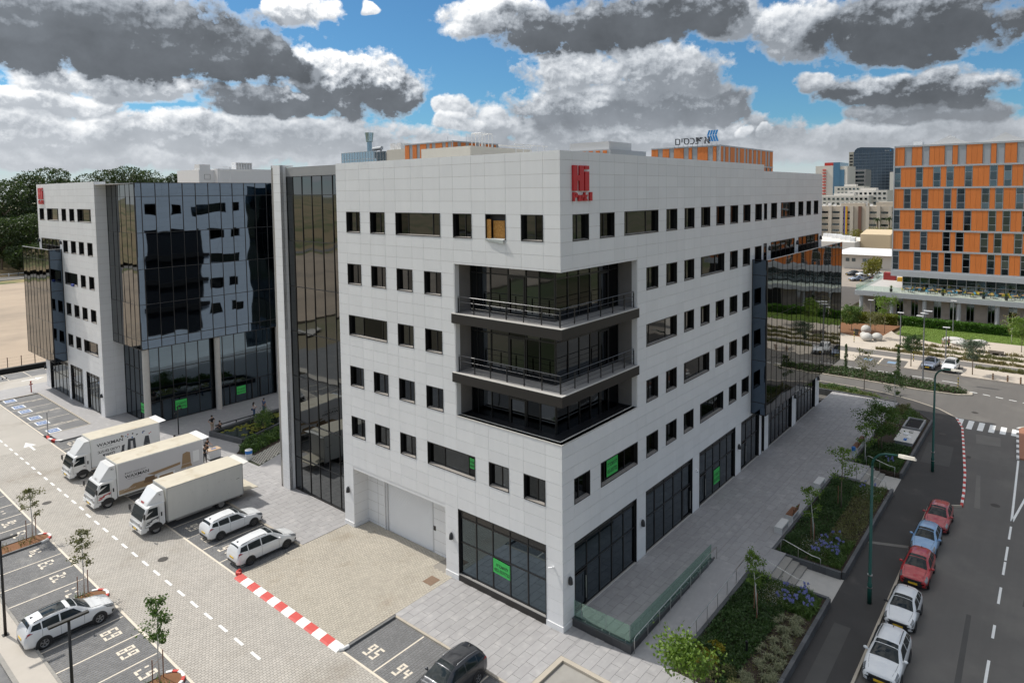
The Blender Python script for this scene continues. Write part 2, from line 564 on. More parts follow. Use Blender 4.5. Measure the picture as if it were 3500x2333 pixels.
# ================================================================== the setting: ground, lanes, pavements, road
def struct(o):
    o['kind'] = 'structure'
    return o
m_ground = mat('dry_ground', (.20, .165, .105), .95, noise=(.05, .25), mix2=((.10, .12, .045), .02, .42, .62))
m_paver = mat('beige_paver', (.43, .40, .36), .85, noise=(.35, .15), isl=.07, mix2=((.33, .295, .25), .22, .50, .75))
m_apron = mat('apron_paver', (.43, .39, .325), .85, noise=(.4, .15), isl=.07, mix2=((.33, .28, .215), .35, .52, .78))
m_grout = mat('paver_joint', (.27, .25, .22), .95)
m_dpav = mat('dark_paver', (.165, .165, .168), .85, noise=(.6, .28), isl=.10, mix2=((.26, .255, .245), .5, .50, .8))
m_tile = mat('grey_plaza_tile', (.345, .335, .335), .6, isl=.045, noise=(2.2, .10), streak=((1.6, 4.5, 1), .13), mix2=((.42, .405, .40), 1.4, .50, .72))
m_tgrout = mat('tile_joint', (.285, .277, .273), .9)
m_asph = mat('road_asphalt', (.125, .117, .108), .85, noise=(.25, .16), mix2=((.165, .155, .14), .12, .48, .72), streak=((.06, 1.1, 1), .13), bump=(60, .2))
m_nasph = mat('new_pavement_asphalt', (.050, .047, .045), .85, noise=(.35, .3), mix2=((.085, .078, .07), .35, .55, .8), bump=(50, .2))
m_cream = mat('cream_line_paint', (.66, .59, .49), .7, noise=(2.5, .12))
m_wline = mat('white_line_paint', (.80, .80, .78), .7, noise=(2.5, .10))
m_rkerb = mat('red_kerb_paint', (.52, .045, .035), .6, noise=(4, .15))
m_wkerb = mat('white_kerb_paint', (.78, .78, .76), .6, noise=(4, .08))
m_kerb = mat('kerb_concrete', (.44, .39, .32), .85, noise=(2, .12))
m_gkerb = mat('grey_kerb_concrete', (.16, .16, .16), .8, noise=(3, .2))
m_walk = mat('light_walk_paver', (.46, .42, .37), .85, noise=(.8, .12), isl=.07)
m_sand = mat('sandy_lot', (.40, .315, .235), .95, noise=(.06, .14), mix2=((.29, .235, .18), .05, .45, .7), streak=((.02, .2, 1), .10))
m_slab = mat('old_concrete', (.30, .285, .26), .9, noise=(1.2, .22), mix2=((.20, .19, .17), .8, .5, .75))
m_grass = mat('lawn_soil', (.13, .20, .035), .95, noise=(1.5, .25))
m_soil = mat('planter_soil', (.045, .032, .022), .95, noise=(4, .3))
m_rsoil = mat('red_soil', (.20, .095, .045), .95, noise=(3, .25))
m_blue = mat('blue_sign_paint', (.08, .16, .36), .6)
m_pale = mat('pale_far_paving', (.50, .44, .37), .9, noise=(.5, .1))

def slab(name, poly, z0, z1, material, parent=None):
    return MB().prism(poly, z0, z1).build(name, material, parent)
def rect(x0, y0, x1, y1):
    return [(x0, y0), (x1, y0), (x1, y1), (x0, y1)]

struct(MB().quad((-4000, -4000, -.55), (4000, -4000, -.55), (4000, 4000, -.55), (-4000, 4000, -.55)).build('ground', m_ground))

def paved(name, x0, y0, x1, y1, pw, pl, z, m_base, m_pav, near=(-30, -22), n_ind=300, gap=.010, depth=.06, skip=None, piece='paver', jit=.0015, bond=.5):
    if piece == 'tile':
        gap = .006
    """a paved surface: a bed, the pieces nearest the viewer as single stones, the rest as one field"""
    s = struct(slab(name, rect(x0, y0, x1, y1), z - depth - .14, z - .014, m_base))
    rs = []
    row = 0
    y = y0
    while y < y1 - .02:
        ye = min(y + pw, y1)
        x = x0 - (bond * pl if row % 2 else 0)
        while x < x1 - .02:
            a, b = max(x, x0), min(x + pl, x1)
            if b - a > .03 and not (skip and skip((a + b) / 2, (y + ye) / 2)):
                rs.append((a + gap / 2, y + gap / 2, b - gap / 2, ye - gap / 2))
            x += pl
        y += pw
        row += 1
    rs = np.array(rs)
    full = ((rs[:, 2] - rs[:, 0]) > pl - gap - .001) & ((rs[:, 3] - rs[:, 1]) > pw - gap - .001)
    cx, cy = (rs[:, 0] + rs[:, 2]) / 2, (rs[:, 1] + rs[:, 3]) / 2
    d = np.hypot(cx - near[0], cy - near[1]) + np.where(full, 0, 1e6)
    # keep to what the picture can show
    fw = (cx + 30.16) * .7708 + (cy + 21.96) * .6341
    sd = (cx + 30.16) * .6341 - (cy + 21.96) * .7708
    vis = (fw > 1) & (np.abs(sd / np.maximum(fw, 1)) < .78) & (25.7 / np.maximum(fw, 1) < .70 + .06)
    d = d + np.where(vis, 0, 1e5)
    order = np.argsort(d)[:n_ind]
    keep = np.ones(len(rs), bool)
    v, f = np_slabs([(-(pl - gap) / 2, -(pw - gap) / 2, (pl - gap) / 2, (pw - gap) / 2)], 0, .05)
    me = bpy.data.meshes.new(piece)
    me.from_pydata([tuple(map(float, p)) for p in v], [], [tuple(map(int, q_)) for q_ in f])
    me.materials.append(m_pav)
    for i in order:
        if d[i] > 9e4:
            continue
        keep[i] = False
        link(piece, me, s, (cx[i], cy[i], z + random.uniform(-jit, jit)))
    rest = rs[keep]
    if len(rest):
        v, f = np_slabs(rest, z, .05, jit=jit)
        o = npmesh(piece + '_field', v, f, m_pav, s)
        o['kind'] = 'stuff'
    return s

ZL = -.10                                    # level of the lane and the bays
lane = paved('service_lane', -15.45, 4, -8.85, 60, .2, .2, ZL, m_grout, m_paver, near=(-12, 8))
struct(slab('lane_far_end', rect(-15.45, 60.004, -8.85, 82.0), ZL - .2, ZL - .003, m_paver))
bays_w = paved('left_parking_bays', -19.8, 10, -15.45, 62, .2, .2, ZL, m_grout, m_dpav, near=(-17, 12))
bays_n = paved('truck_parking_bays', -8.85, 20.75, -4.0, 59.6, .2, .2, ZL, m_grout, m_dpav, near=(-7, 20))
bays_s = paved('front_parking_bays', -8.85, -1.0, -5.0, 8.85, .2, .2, ZL, m_grout, m_dpav, near=(-7, 6))
bays_d = struct(slab('disabled_parking_bays', rect(-8.85, 63.0, -4.3, 82.1), ZL - .2, ZL, m_dpav))
apron = paved('garage_apron', -8.65, 9.12, 1.36, 20.72, .2, .2, -.012, m_grout, m_apron, near=(-4, 9), skip=lambda x, y: x > -.02 and not (11.1 < y < 19.8) and x > 0)
struct(slab('left_walkway', rect(-21.3, 8, -19.82, 75), -.3, .02, m_walk))
struct(slab('outer_parking_bays', rect(-40, 8, -21.32, 75), -.35, ZL + .01, m_dpav))
# grey tiled pavement round both buildings
pv1 = paved('front_pavement', -5.0, -1.0, .95, 9.1, .6, 1.2, 0, m_tgrout, m_tile, near=(-4, -2), piece='tile', skip=lambda x, y: x > .0 and y > 0, n_ind=120)
pv2 = paved('corner_pavement', -1.6, -11.3, 2.2, -1.004, .6, 1.2, 0, m_tgrout, m_tile, near=(-1, -6), piece='tile', n_ind=60, skip=lambda x, y: y > -3.9 and x > .9)
pv3 = paved('court_pavement', -4.0, 20.75, 1.0, 59.6, .6, 1.2, 0, m_tgrout, m_tile, near=(-3, 20), piece='tile', n_ind=120)
struct(slab('rear_court_pavement', rect(1.004, 31.0, 40, 59.6), -.25, 0, m_tile))
struct(slab('side_court_pavement', rect(-8.3, 59.604, 40, 62.96), -.25, .0, m_tile))
struct(slab('front_walk_of_left_building', rect(-4.28, 62.964, -.2, 83.0), -.25, .0, m_tile))
struct(slab('north_pavement', rect(-8.85, 82.12, -4.284, 87.6), -.25, .0, m_tile))
struct(slab('north_pavement_link', rect(-4.28, 83.004, 20, 87.6), -.25, .0, m_tile))
struct(slab('tower_pavement', rect(1.004, 20.75, 3, 30.996), -.25, -.004, m_tile))
# concrete ramp in the lower middle, inside a pale kerb
ramp_floor = struct(slab('driveway_slab', rect(-14, -14, -1.9, -1.35), -.3, -.13, m_slab))
kb = struct(MB().box(-14, -1.32, -.3, -1.62, -1.02, .012).build('driveway_kerb', m_kerb))
struct(MB().box(-1.88, -14, -.3, -1.61, -1.322, .01).build('driveway_kerb', m_kerb))

# ---- kerbs between bays and pavement
def kerb_run(name, pts, w, z0, z1, material, step=1.0, parent=None, mats=None):
    """a run of kerb stones, each stone a part"""
    root = parent
    i = 0
    for (xa, ya), (xb, yb) in zip(pts[:-1], pts[1:]):
        L = math.hypot(xb - xa, yb - ya)
        n = max(1, round(L / step))
        dx, dy = (xb - xa) / L, (yb - ya) / L
        for k_ in range(n):
            s0, s1 = L * k_ / n + .006, L * (k_ + 1) / n - .006
            cx, cy = xa + dx * (s0 + s1) / 2, ya + dy * (s0 + s1) / 2
            mb = MB().obox((cx, cy, (z0 + z1) / 2), (dx * (s1 - s0) / 2, dy * (s1 - s0) / 2, 0), (-dy * w / 2, dx * w / 2, 0), (0, 0, (z1 - z0) / 2))
            mb.build('kerb_stone', (mats[i % len(mats)] if mats else material), root)
            i += 1
kerb_run('k', [(-5.08, -1.0), (-5.08, 8.95)], .15, -.25, .006, m_kerb, 1.0, bays_s)
kerb_run('k', [(-5.1, 8.95), (-8.75, 8.95)], .16, -.25, .03, m_gkerb, 1.0, bays_s)
kerb_run('k', [(-4.08, 20.7), (-4.08, 59.6)], .15, -.25, .006, m_kerb, 1.0, bays_n)
kerb_run('k', [(-4.0, 59.55), (-8.3, 59.55)], .15, -.25, .02, m_gkerb, 1.0, bays_n)
kerb_run('k', [(-8.3, 62.95), (-4.3, 62.95), (-4.3, 82.1), (-8.6, 82.1)], .15, -.25, .02, m_kerb, 1.2, bays_d)
kerb_run('k', [(-19.86, 10), (-19.86, 62)], .14, -.25, .04, m_slab, 1.0, bays_w)
kerb_run('k', [(-21.34, 10), (-21.34, 62)], .22, -.25, .03, m_slab, 1.0, bays_w)
kerb_run('k', [(-8.55, 62.5), (-8.75, 61.4), (-8.45, 60.2), (-8.0, 59.62)], .24, -.25, .03, m_rkerb, .8, bays_d, [m_rkerb, m_wkerb])
# sloping red and white stones along the apron
n = 14
for i in range(n):
    ya = 9.12 + (20.72 - 9.12) * i / n
    yb = 9.12 + (20.72 - 9.12) * (i + 1) / n
    mb = MB()
    mb.xprism([(-9.22, ZL), (-9.1, -.04), (-8.68, .02), (-8.66, .02), (-8.66, -.2), (-9.22, -.2)], ya + .006, yb - .006)
    o = mb.build('kerb_stone', [m_wkerb, m_rkerb][i % 2], apron)
MB().tube([(-8.72, 20.72, .0), (-8.86, 20.95, .0), (-8.72, 21.15, -.02), (-8.5, 21.22, -.04)], .13, 8).build('kerb_end', m_rkerb, apron)
MB().tube([(-9.0, 9.15, -.04), (-8.85, 8.98, -.02), (-8.5, 8.94, -.02)], .11, 8).build('kerb_end', m_wkerb, apron)
MB().box(-1.62, 9.55, -.02, -.75, 10.35, -.004).build('manhole_cover', mat('rusty_cover', (.20, .13, .085), .7, noise=(6, .3)), apron)

# ---- painted markings
def stripe(parent, x0, y0, x1, y1, w, z, material, name='line'):
    L = math.hypot(x1 - x0, y1 - y0)
    dx, dy = (x1 - x0) / L, (y1 - y0) / L
    nx, ny = -dy * w / 2, dx * w / 2
    MB().quad((x0 - nx, y0 - ny, z), (x1 - nx, y1 - ny, z), (x1 + nx, y1 + ny, z), (x0 + nx, y0 + ny, z)).build(name, material, parent)
SEG = {'0': 'abcdef', '1': 'bc', '2': 'abged', '3': 'abgcd', '4': 'fgbc', '5': 'afgcd', '6': 'afgedc', '7': 'abc', '8': 'abcdefg', '9': 'abcdfg'}
def number(parent, txt, cx, cy, up, z):
    """stencilled bay number; up is the direction of its top along x"""
    mb = MB()
    w, h, t = .40, .92, .135
    def put(u0, v0, u1, v1):
        # u runs to the reader's right, v up
        def W(u, v):
            return (cx + up * v, cy - up * u, z)
        a, b, c, d = W(u0, v0), W(u1, v0), W(u1, v1), W(u0, v1)
        mb.quad(a, b, c, d)
    for i, ch in enumerate(txt):
        o = (i - (len(txt) - 1) / 2) * .56 - w / 2
        g = .02
        R_ = {'a': (0, h - t, w, h), 'd': (0, 0, w, t), 'g': (0, h / 2 - t / 2, w, h / 2 + t / 2), 'f': (0, h / 2 + t / 2 + g, t, h - t - g), 'b': (w - t, h / 2 + t / 2 + g, w, h - t - g),
              'e': (0, t + g, t, h / 2 - t / 2 - g), 'c': (w - t, t + g, w, h / 2 - t / 2 - g)}
        for s_ in SEG[ch]:
            u0, v0, u1, v1 = R_[s_]
            put(o + u0, v0 - h / 2, o + u1, v1 - h / 2)
    mb.build('bay_number', m_cream, parent)
ZM = ZL + .007
y = 12.0
while y < 80:
    stripe(lane, -12.2 + (.1 if y > 40 else 0), y, -12.2 + (.1 if y > 40 else 0), y + .95, .16, ZM, m_wline, 'dash')
    y += 1.87
stripe(lane, -8.93, 21.0, -8.93, 60, .14, ZM, m_cream)
stripe(lane, -8.93, -1, -8.93, 8.85, .14, ZM, m_cream)
stripe(lane, -15.38, 10, -15.38, 60, .14, ZM, m_cream)
stripe(bays_d, -8.75, 63.1, -8.75, 82, .14, ZM, m_cream)
for y in (6.25, 3.72, 1.2):
    stripe(bays_s, -8.85, y, -5.2, y, .1, ZM, m_cream)
for y in (23.4, 26.0, 28.55, 31.1, 33.7, 36.2, 38.8, 41.3, 43.9, 46.4, 49.0, 51.5, 54.0, 56.6):
    stripe(bays_n, -8.85, y, -4.2, y, .1, ZM, m_cream)
for y in (14.5, 17.05, 19.65, 22.2, 24.7, 28.75, 31.2, 33.7, 40.8, 43.4, 46, 48.5, 51, 53.6, 56.1):
    stripe(bays_w, -19.75, y, -15.5, y, .1, ZM, m_cream)
for t_, y in (('95', 7.52), ('94', 5.0)):
    number(bays_s, t_, -7.85, y, 1, ZM)
for t_, y in (('96', 22.1), ('97', 24.7), ('98', 27.3), ('99', 29.9)):
    number(bays_n, t_, -7.75, y, 1, ZM)
number(bays_n, '105', -7.5, 58.2, 1, ZM)
for t_, y in (('66', 13.2), ('67', 15.95), ('68', 18.45), ('69', 20.95), ('71', 27.6), ('72', 30.25), ('73', 32.8), ('74', 35.35), ('75', 39.45), ('76', 42.05), ('77', 44.7), ('78', 47.2)):
    number(bays_w, t_, -16.6, y, -1, ZM)
# arrow on the lane
for (ax, ay, s_) in ((-10.6, 59.0, 1),):
    MB().quad((ax - .1, ay, ZM), (ax + .1, ay, ZM), (ax + .1, ay + 1.6, ZM), (ax - .1, ay + 1.6, ZM)).quad((ax - .55, ay + 1.62, ZM), (ax + .55, ay + 1.62, ZM), (ax, ay + 3.2, ZM)).build('lane_arrow', m_wline, lane)
# disabled bays: hatching and wheelchair symbols
for i, y in enumerate((81.2, 77.35, 74.65, 70.9, 68.15, 64.15)):
    mb = MB()
    cx = -7.55
    for (a, b, c, d) in ((-.62, -.75, .62, -.62), (-.62, .62, .62, .75), (-.62, -.62, -.5, .62), (.5, -.62, .62, .62)):
        mb.quad((cx + a, y + b, ZM), (cx + c, y + b, ZM), (cx + c, y + d, ZM), (cx + a, y + d, ZM))
    fr_ = mb.build('disabled_bay_frame', m_wline, bays_d)
    mb = MB()
    mb.quad((cx - .5, y - .62, ZM), (cx + .5, y - .62, ZM), (cx + .5, y + .62, ZM), (cx - .5, y + .62, ZM))
    mb.build('blue_field', m_blue, fr_)
    mb = MB()
    zz = ZM + .004
    pts = [(cx - .1 + .27 * math.cos(a), y + .27 * math.sin(a)) for a in np.linspace(.3, 5.0, 14)]
    for (xa, ya), (xb, yb) in zip(pts[:-1], pts[1:]):
        dx, dy = xb - cx + .1, yb - y
        mb.quad((xa, ya, zz), (xb, yb, zz), (cx - .1 + (xb - cx + .1) * .75, y + (yb - y) * .75, zz), (cx - .1 + (xa - cx + .1) * .75, y + (ya - y) * .75, zz))
    mb.quad((cx - .05, y - .05, zz), (cx + .3, y - .05, zz), (cx + .3, y + .05, zz), (cx - .05, y + .05, zz))
    mb.quad((cx + .32, y - .1, zz), (cx + .47, y - .1, zz), (cx + .47, y + .06, zz), (cx + .32, y + .06, zz))
    mb.build('wheelchair_symbol', m_wline, fr_)
for ya, yb in ((79.3, 78.9), (79.3, 79.3), (75.9, 75.9), (73.2, 72.9), (72.6, 72.6), (69.4, 69.4), (66.6, 66.3), (66.0, 66.0)):
    stripe(bays_d, -8.7, ya, -4.5, yb + 0.0, .1, ZM, m_cream)
for y0_ in (78.7, 72.55, 66.0):
    for q_ in range(3):
        stripe(bays_d, -8.6 + q_ * 1.4, y0_, -7.4 + q_ * 1.4, y0_ + .6, .08, ZM, m_cream)

# ---- north end: cross lane, bays, wall, sandy lot, road, field
xl = struct(slab('cross_lane', rect(-40, 87.62, 30, 92.9), -.3, ZL, m_paver))
nb = struct(slab('north_parking_bays', rect(-40, 92.904, 30, 97.4), -.3, ZL - .002, m_dpav))
for i in range(12):
    stripe(nb, -15.3 + i * 2.6, 93.0, -15.3 + i * 2.6, 97.3, .1, ZM, m_cream)
stripe(nb, -20, 97.2, 12, 97.2, .1, ZM, m_cream)
stripe(nb, -20, 92.95, 12, 92.95, .1, ZM + .001, m_cream)
ax, ay = -3.9, 91.2
MB().quad((ax, ay - .12, ZM), (ax + 1.7, ay - .12, ZM), (ax + 1.7, ay + .12, ZM), (ax, ay + .12, ZM)).quad((ax + 1.7, ay - .6, ZM), (ax + 2.7, ay, ZM), (ax + 1.7, ay + .6, ZM)).quad((ax + .7, ay - .1, ZM), (ax + 1.0, ay - .1, ZM), (ax + 1.9, ay - .95, ZM), (ax + 1.6, ay - .95, ZM)).build('lane_arrow', m_wline, xl)
sandy = struct(slab('sandy_lot', [(-160, 100), (60, 100), (70, 224), (-160, 224)], -.5, -.12, m_sand))
for i in range(26):
    x0_, y0_ = random.uniform(-30, 20), random.uniform(104, 190)
    a_ = random.choice((.1, 1.67))
    stripe(sandy, x0_, y0_, x0_ + 5 * math.cos(a_), y0_ + 5 * math.sin(a_), .13, -.115, m_slab)
struct(slab('far_road', rect(-300, 234, 150, 246), -.5, -.10, m_asph))
for i in range(40):
    pass
fk = struct(MB().box(-60, 233.4, -.5, 80, 233.95, .12).build('far_road_kerb', m_slab))
struct(MB().quad((-400, 224.1, -.09), (300, 224.1, -.09), (300, 233.3, -.09), (-400, 233.3, -.09)).build('grass_verge', mat('verge_grass', (.085, .11, .03), .95, noise=(.4, .3), mix2=((.28, .22, .10), .15, .45, .6))))
# rising field behind the road
hm = []
hf = []
nx_, ny_ = 44, 30
for j in range(ny_):
    for i in range(nx_):
        x_ = -500 + i * 1400 / (nx_ - 1)
        y_ = 247 + j * 620 / (ny_ - 1)
        h_ = 13 * (1 - math.exp(-(y_ - 247) / 120)) * (1 if x_ < 160 else math.exp(-(x_ - 160) / 120)) + 1.3 * math.sin(x_ * .03) * math.sin(y_ * .021)
        hm.append((x_, y_, max(-.2, h_)))
for j in range(ny_ - 1):
    for i in range(nx_ - 1):
        a = j * nx_ + i
        hf.append((a, a + 1, a + nx_ + 1, a + nx_))
struct(npmesh('hill', hm, hf, mat('dry_field', (.27, .20, .105), .95, noise=(.04, .2), mix2=((.10, .12, .035), .03, .45, .62), streak=((.008, .06, .1), .2)), smooth=True))

# ---- street side
ZS, ZR = -.12, -.25                          # pavement and road
outer = [(-30, -14.05), (31.15, -14.05), (31.4, -14.3), (32.6, -15.5), (33.0, -16.1), (36, -15.95), (40.3, -15.6), (47.3, -14.8), (54, -14.0), (57.3, -13.1), (59.6, -11.2), (61.4, -8.3), (62.7, -5), (63.25, -1), (63.3, 4), (63.3, 120)]
inner = [(61.2, 120), (61.2, 4), (60.9, -1), (60.0, -4.6), (58.2, -7.4), (56.6, -9.6), (54, -11.3), (-30, -11.3)]
sidewalk = struct(slab('street_pavement', outer + inner, -.5, ZS, m_nasph))
road = struct(slab('street', rect(-60, -60, 77.55, -9.0), -.6, ZR, m_asph))
xroad = struct(slab('cross_street', rect(55, -8.996, 77.55, 160), -.6, ZR, m_asph))
kpts = outer[:-1] + [(63.3, 40)]
kerb_run('k', outer[:2], .14, -.4, ZS + .012, m_kerb, 1.0, sidewalk)
kerb_run('k', outer[1:5], .14, -.4, ZS + .012, m_kerb, 1.0, sidewalk)
kerb_run('k', outer[4:10], .2, -.4, ZS + .016, m_kerb, .62, sidewalk, [m_rkerb, m_wkerb])
kerb_run('k', outer[9:15] + [(63.3, 30)], .16, -.4, ZS + .012, m_kerb, 1.0, sidewalk)
zr = ZR + .005
x = 2.0
for (xa, xb) in ((1.2, 4.3), (6.5, 8.7), (10.8, 13.0), (15.3, 16.8), (19.4, 21.6), (23.4, 25.4), (25.6, 27.9), (29.2, 31.6)):
    stripe(road, xa, -19.42, xb, -19.42, .14, zr, m_wline, 'dash')
stripe(road, 32.6, -19.4, 47.2, -19.15, .16, zr, m_wline)
stripe(road, 32.6, -19.45, 46.8, -21.0, .16, zr, m_wline)
for i in range(7):
    yy = -13.55 - i * .98
    MB().quad((54.2 + .1 * i, yy - .26, zr), (57.6 - .1 * i, yy - .26, zr), (57.6 - .1 * i, yy + .26, zr), (54.2 + .1 * i, yy + .26, zr)).build('crossing_stripe', m_wline, road)
for i in range(7):
    a0 = i * .14
    stripe(xroad if i < 2 else road, 70.1 - i * .35, -13.2 - i * 1.35, 69.95 - i * .35, -13.95 - i * 1.35, .2, zr, m_wline, 'dash')
for (ya, yb) in ((2.3, 0), (-1.9, -4.15), (-6.15, -8.6), (8, 5.5), (13, 10.5)):
    stripe(xroad, 74.0, ya, 73.9, yb, .16, zr, m_wline, 'dash')
stripe(road, 73.7, -9.7, 73.5, -11.6, .16, zr, m_wline, 'dash')
# brick island in the street
isl = [(47.6, -19.0), (57.3, -18.7), (58.2, -19.1), (58.3, -20.2), (57.5, -20.7), (47.6, -19.9)]
iso = struct(slab('street_island', isl, -.5, ZR + .13, mat('red_brick_paving', (.30, .14, .085), .85, noise=(3, .2), isl=.1)))
kerb_run('k', [(47.5, -19.1), (57.3, -18.62)], .22, -.4, ZR + .15, m_kerb, .8, iso, [m_wkerb, m_gkerb])
kerb_run('k', [(57.3, -18.6), (58.25, -19.1), (58.35, -20.2)], .2, -.4, ZR + .15, m_kerb, .7, iso, [m_wkerb, m_kerb])
# planted median of the cross street
def blob(pts):
    return pts
med = [(67.3, 30), (67.3, -2), (66.9, -8), (67.3, -12.2), (68.3, -13.6), (69.4, -13.5), (70.3, -12), (71.4, -8), (72.1, -2), (72.3, 30)]
median = struct(slab('median_strip', med, -.5, ZR + .12, m_kerb))
medi = [(67.6, 30), (67.6, -2), (67.2, -8), (67.6, -12.0), (68.4, -13.0), (69.2, -12.9), (70.0, -11.8), (71.1, -8), (71.8, -2), (72.0, 30)]
slab('median_soil', medi, ZR + .05, ZR + .2, m_soil, median)
# far side: kerb, parking bays, walks and beds
fs = struct(slab('far_pavement', rect(77.55, -60, 86.0, 60), -.55, ZS, m_pale))
fb = struct(slab('far_parking_bays', [(77.6, 2.1), (78.4, 2.1), (81.9, 2.3), (81.9, -4.4), (77.6, -4.5)], -.4, ZS + .004, m_asph))
stripe(fb, 77.7, -1.1, 81.8, -1.05, .22, ZS + .009, m_cream)
for y in (.6, -2.6):
    MB().quad((79, y - .55, ZS + .009), (80.3, y - .55, ZS + .009), (80.3, y + .55, ZS + .009), (79, y + .55, ZS + .009)).build('disabled_symbol', mat('worn_blue_paint', (.20, .30, .42), .7), fb)
fb2 = struct(slab('far_parking_bays', [(77.6, -6.2), (83.0, -6.0), (83.0, -11.2), (77.6, -11.4)], -.4, ZS + .004, m_asph))
struct(slab('cycle_path', rect(83.4, -60, 86.6, 30), -.5, ZS + .006, mat('cycle_path_asphalt', (.16, .15, .14), .9, noise=(.8, .15))))
struct(slab('garden_walk', rect(86.604, -60, 95.0, 30), -.5, ZS, m_pale))
struct(slab('garden_plaza', [(95.004, 14), (95.004, -60), (104, -60), (104, -9.0), (97.5, -6.6), (101.5, .7), (104.5, 2), (104.5, 14)], -.5, ZS + .002, m_pale))
lawn = struct(slab('lawn', [(97.4, -7.2), (103.8, -9.4), (104.05, -60), (111, -60), (111, 1.2), (102.2, .6)], -.5, ZS + .02, m_grass))
struct(slab('garden_soil', [(95.1, 2.5), (96, 6.5), (99, 12), (107, 12.6), (110.8, 1.3), (104.6, 1.9)], -.5, ZS + .012, m_rsoil))
struct(slab('side_lot', [(77.6, 10), (104, 13), (104, 14.2), (112, 14.2), (112, 60), (77.6, 60)], -.5, ZS + .008, mat('side_lot_asphalt', (.22, .20, .18), .9, noise=(.3, .15))))
struct(slab('rear_lot', [(112.004, 14.2), (112.004, 150), (320, 150), (320, -30), (150, -30), (150, 14.2)], -.5, ZS, mat('rear_lot_asphalt', (.30, .26, .22), .9, noise=(.2, .15))))

# wear on the street: patches, covers, stains
m_patch = mat('asphalt_patch', (.075, .072, .068), .85, noise=(.8, .2))
m_patch2 = mat('pale_asphalt_patch', (.17, .16, .145), .9, noise=(.8, .2))
def patch(parent, pts, z, m_, name='asphalt_patch'):
    MB().quad(*[(x_, y_, z) for x_, y_ in pts]).build(name, m_, parent)
patch(road, [(20, -20.6), (27.5, -20.9), (27.6, -22.0), (20.1, -21.7)], zr - .002, m_patch)
patch(road, [(33.5, -16.9), (41, -16.4), (41, -16.7), (33.5, -17.3)], zr - .002, m_patch2)
patch(road, [(50, -15.6), (53, -15.3), (53.2, -17.4), (50.4, -17.6)], zr - .002, m_patch2)
patch(road, [(8, -18.2), (17, -18.0), (17, -18.25), (8, -18.5)], zr - .002, m_patch)
patch(sidewalk, [(2, -12.1), (11, -12.0), (11, -12.9), (2.2, -13.0)], ZS + .004, m_patch)
patch(sidewalk, [(41, -12.0), (47, -11.8), (47, -14.0), (41.2, -14.3)], ZS + .004, m_patch)
patch(sidewalk, [(22, -11.5), (22.4, -11.5), (23.4, -13.9), (23.0, -13.9)], ZS + .004, m_patch2)
m_iron = mat('cast_iron', (.06, .055, .05), .6, .4, noise=(8, .3))
for par, x_, y_, z_ in ((road, 35, -18.2, zr), (road, 61, -14.5, zr), (sidewalk, 50.5, -12.6, ZS + .005), (lane, -11.2, 27, ZM + .002), (lane, -13.6, 44, ZM + .002), (xroad, 66, 4, zr)):
    MB().cyl((x_, y_), .34, z_ - .004, z_ + .002, 18).build('manhole_cover', m_iron, par)
for (x_, y_) in ((5.0, -14.35), (29.5, -14.35), (45, -15.35)):
    MB().box(x_, y_ - .22, ZR - .05, x_ + .7, y_ + .12, ZR + .004).build('drain_grate', m_iron, road)

# ================================================================== buildings
def place(org, rotz, X, Y, Z):
    c, s = math.cos(rotz), math.sin(rotz)
    return Vector((org[0] + c * X - s * Y, org[1] + s * X + c * Y, org[2] + Z))
PANELS = {}
def rect_minus(r, holes):
    out = [r]
    for h in holes:
        nxt = []
        for (a, b, c, d) in out:          # u0,z0,u1,z1
            if h[0] >= c or h[2] <= a or h[1] >= d or h[3] <= b:
                nxt.append((a, b, c, d)); continue
            if h[1] > b: nxt.append((a, b, c, h[1]))
            if h[3] < d: nxt.append((a, h[3], c, d))
            lo, hi = max(b, h[1]), min(d, h[3])
            if h[0] > a: nxt.append((a, lo, h[0], hi))
            if h[2] < c: nxt.append((h[2], lo, c, hi))
        out = nxt
    return out

def facade(root, org, rotz, ucuts, zcuts, holes, thick=.30, name='wall', joint=None, pan=True, wall0=None):
    """wall in local X (right), Y (in), Z with rectangular openings (u0,z0,u1,z1); its panels are collected for flush_panels"""
    us = sorted(set([ucuts[0], ucuts[-1]] + [h[0] for h in holes] + [h[2] for h in holes]))
    us = [u for u in us if ucuts[0] <= u <= ucuts[-1]]
    zs = sorted(set([zcuts[0], zcuts[-1]] + [h[1] for h in holes] + [h[3] for h in holes]))
    zs = [z for z in zs if zcuts[0] <= z <= zcuts[-1]]
    if wall0 is not None:
        us = [wall0] + [u for u in us if u > wall0]
    mb = MB()
    for z0, z1 in zip(zs[:-1], zs[1:]):
        run = None
        for u0, u1 in list(zip(us[:-1], us[1:])) + [(None, None)]:
            solid = u0 is not None and not any(h[0] < (u0 + u1) / 2 < h[2] and h[1] < (z0 + z1) / 2 < h[3] for h in holes)
            if solid:
                run = (run[0], u1) if run else (u0, u1)
            elif run:
                mb.box(run[0], .024, z0, run[1], thick, z1)
                run = None
    o = mb.build(name, joint or m_joint, root, rel=True)
    o.location = Vector(org) - woff(root)
    o.rotation_euler = (0, 0, rotz)
    if pan:
        for u0, u1 in zip(ucuts[:-1], ucuts[1:]):
            for z0, z1 in zip(zcuts[:-1], zcuts[1:]):
                for r in rect_minus((u0, z0, u1, z1), holes):
                    if r[2] - r[0] > .04 and r[3] - r[1] > .04:
                        PANELS.setdefault(root.name, []).append((root, org, rotz, r))
    return o

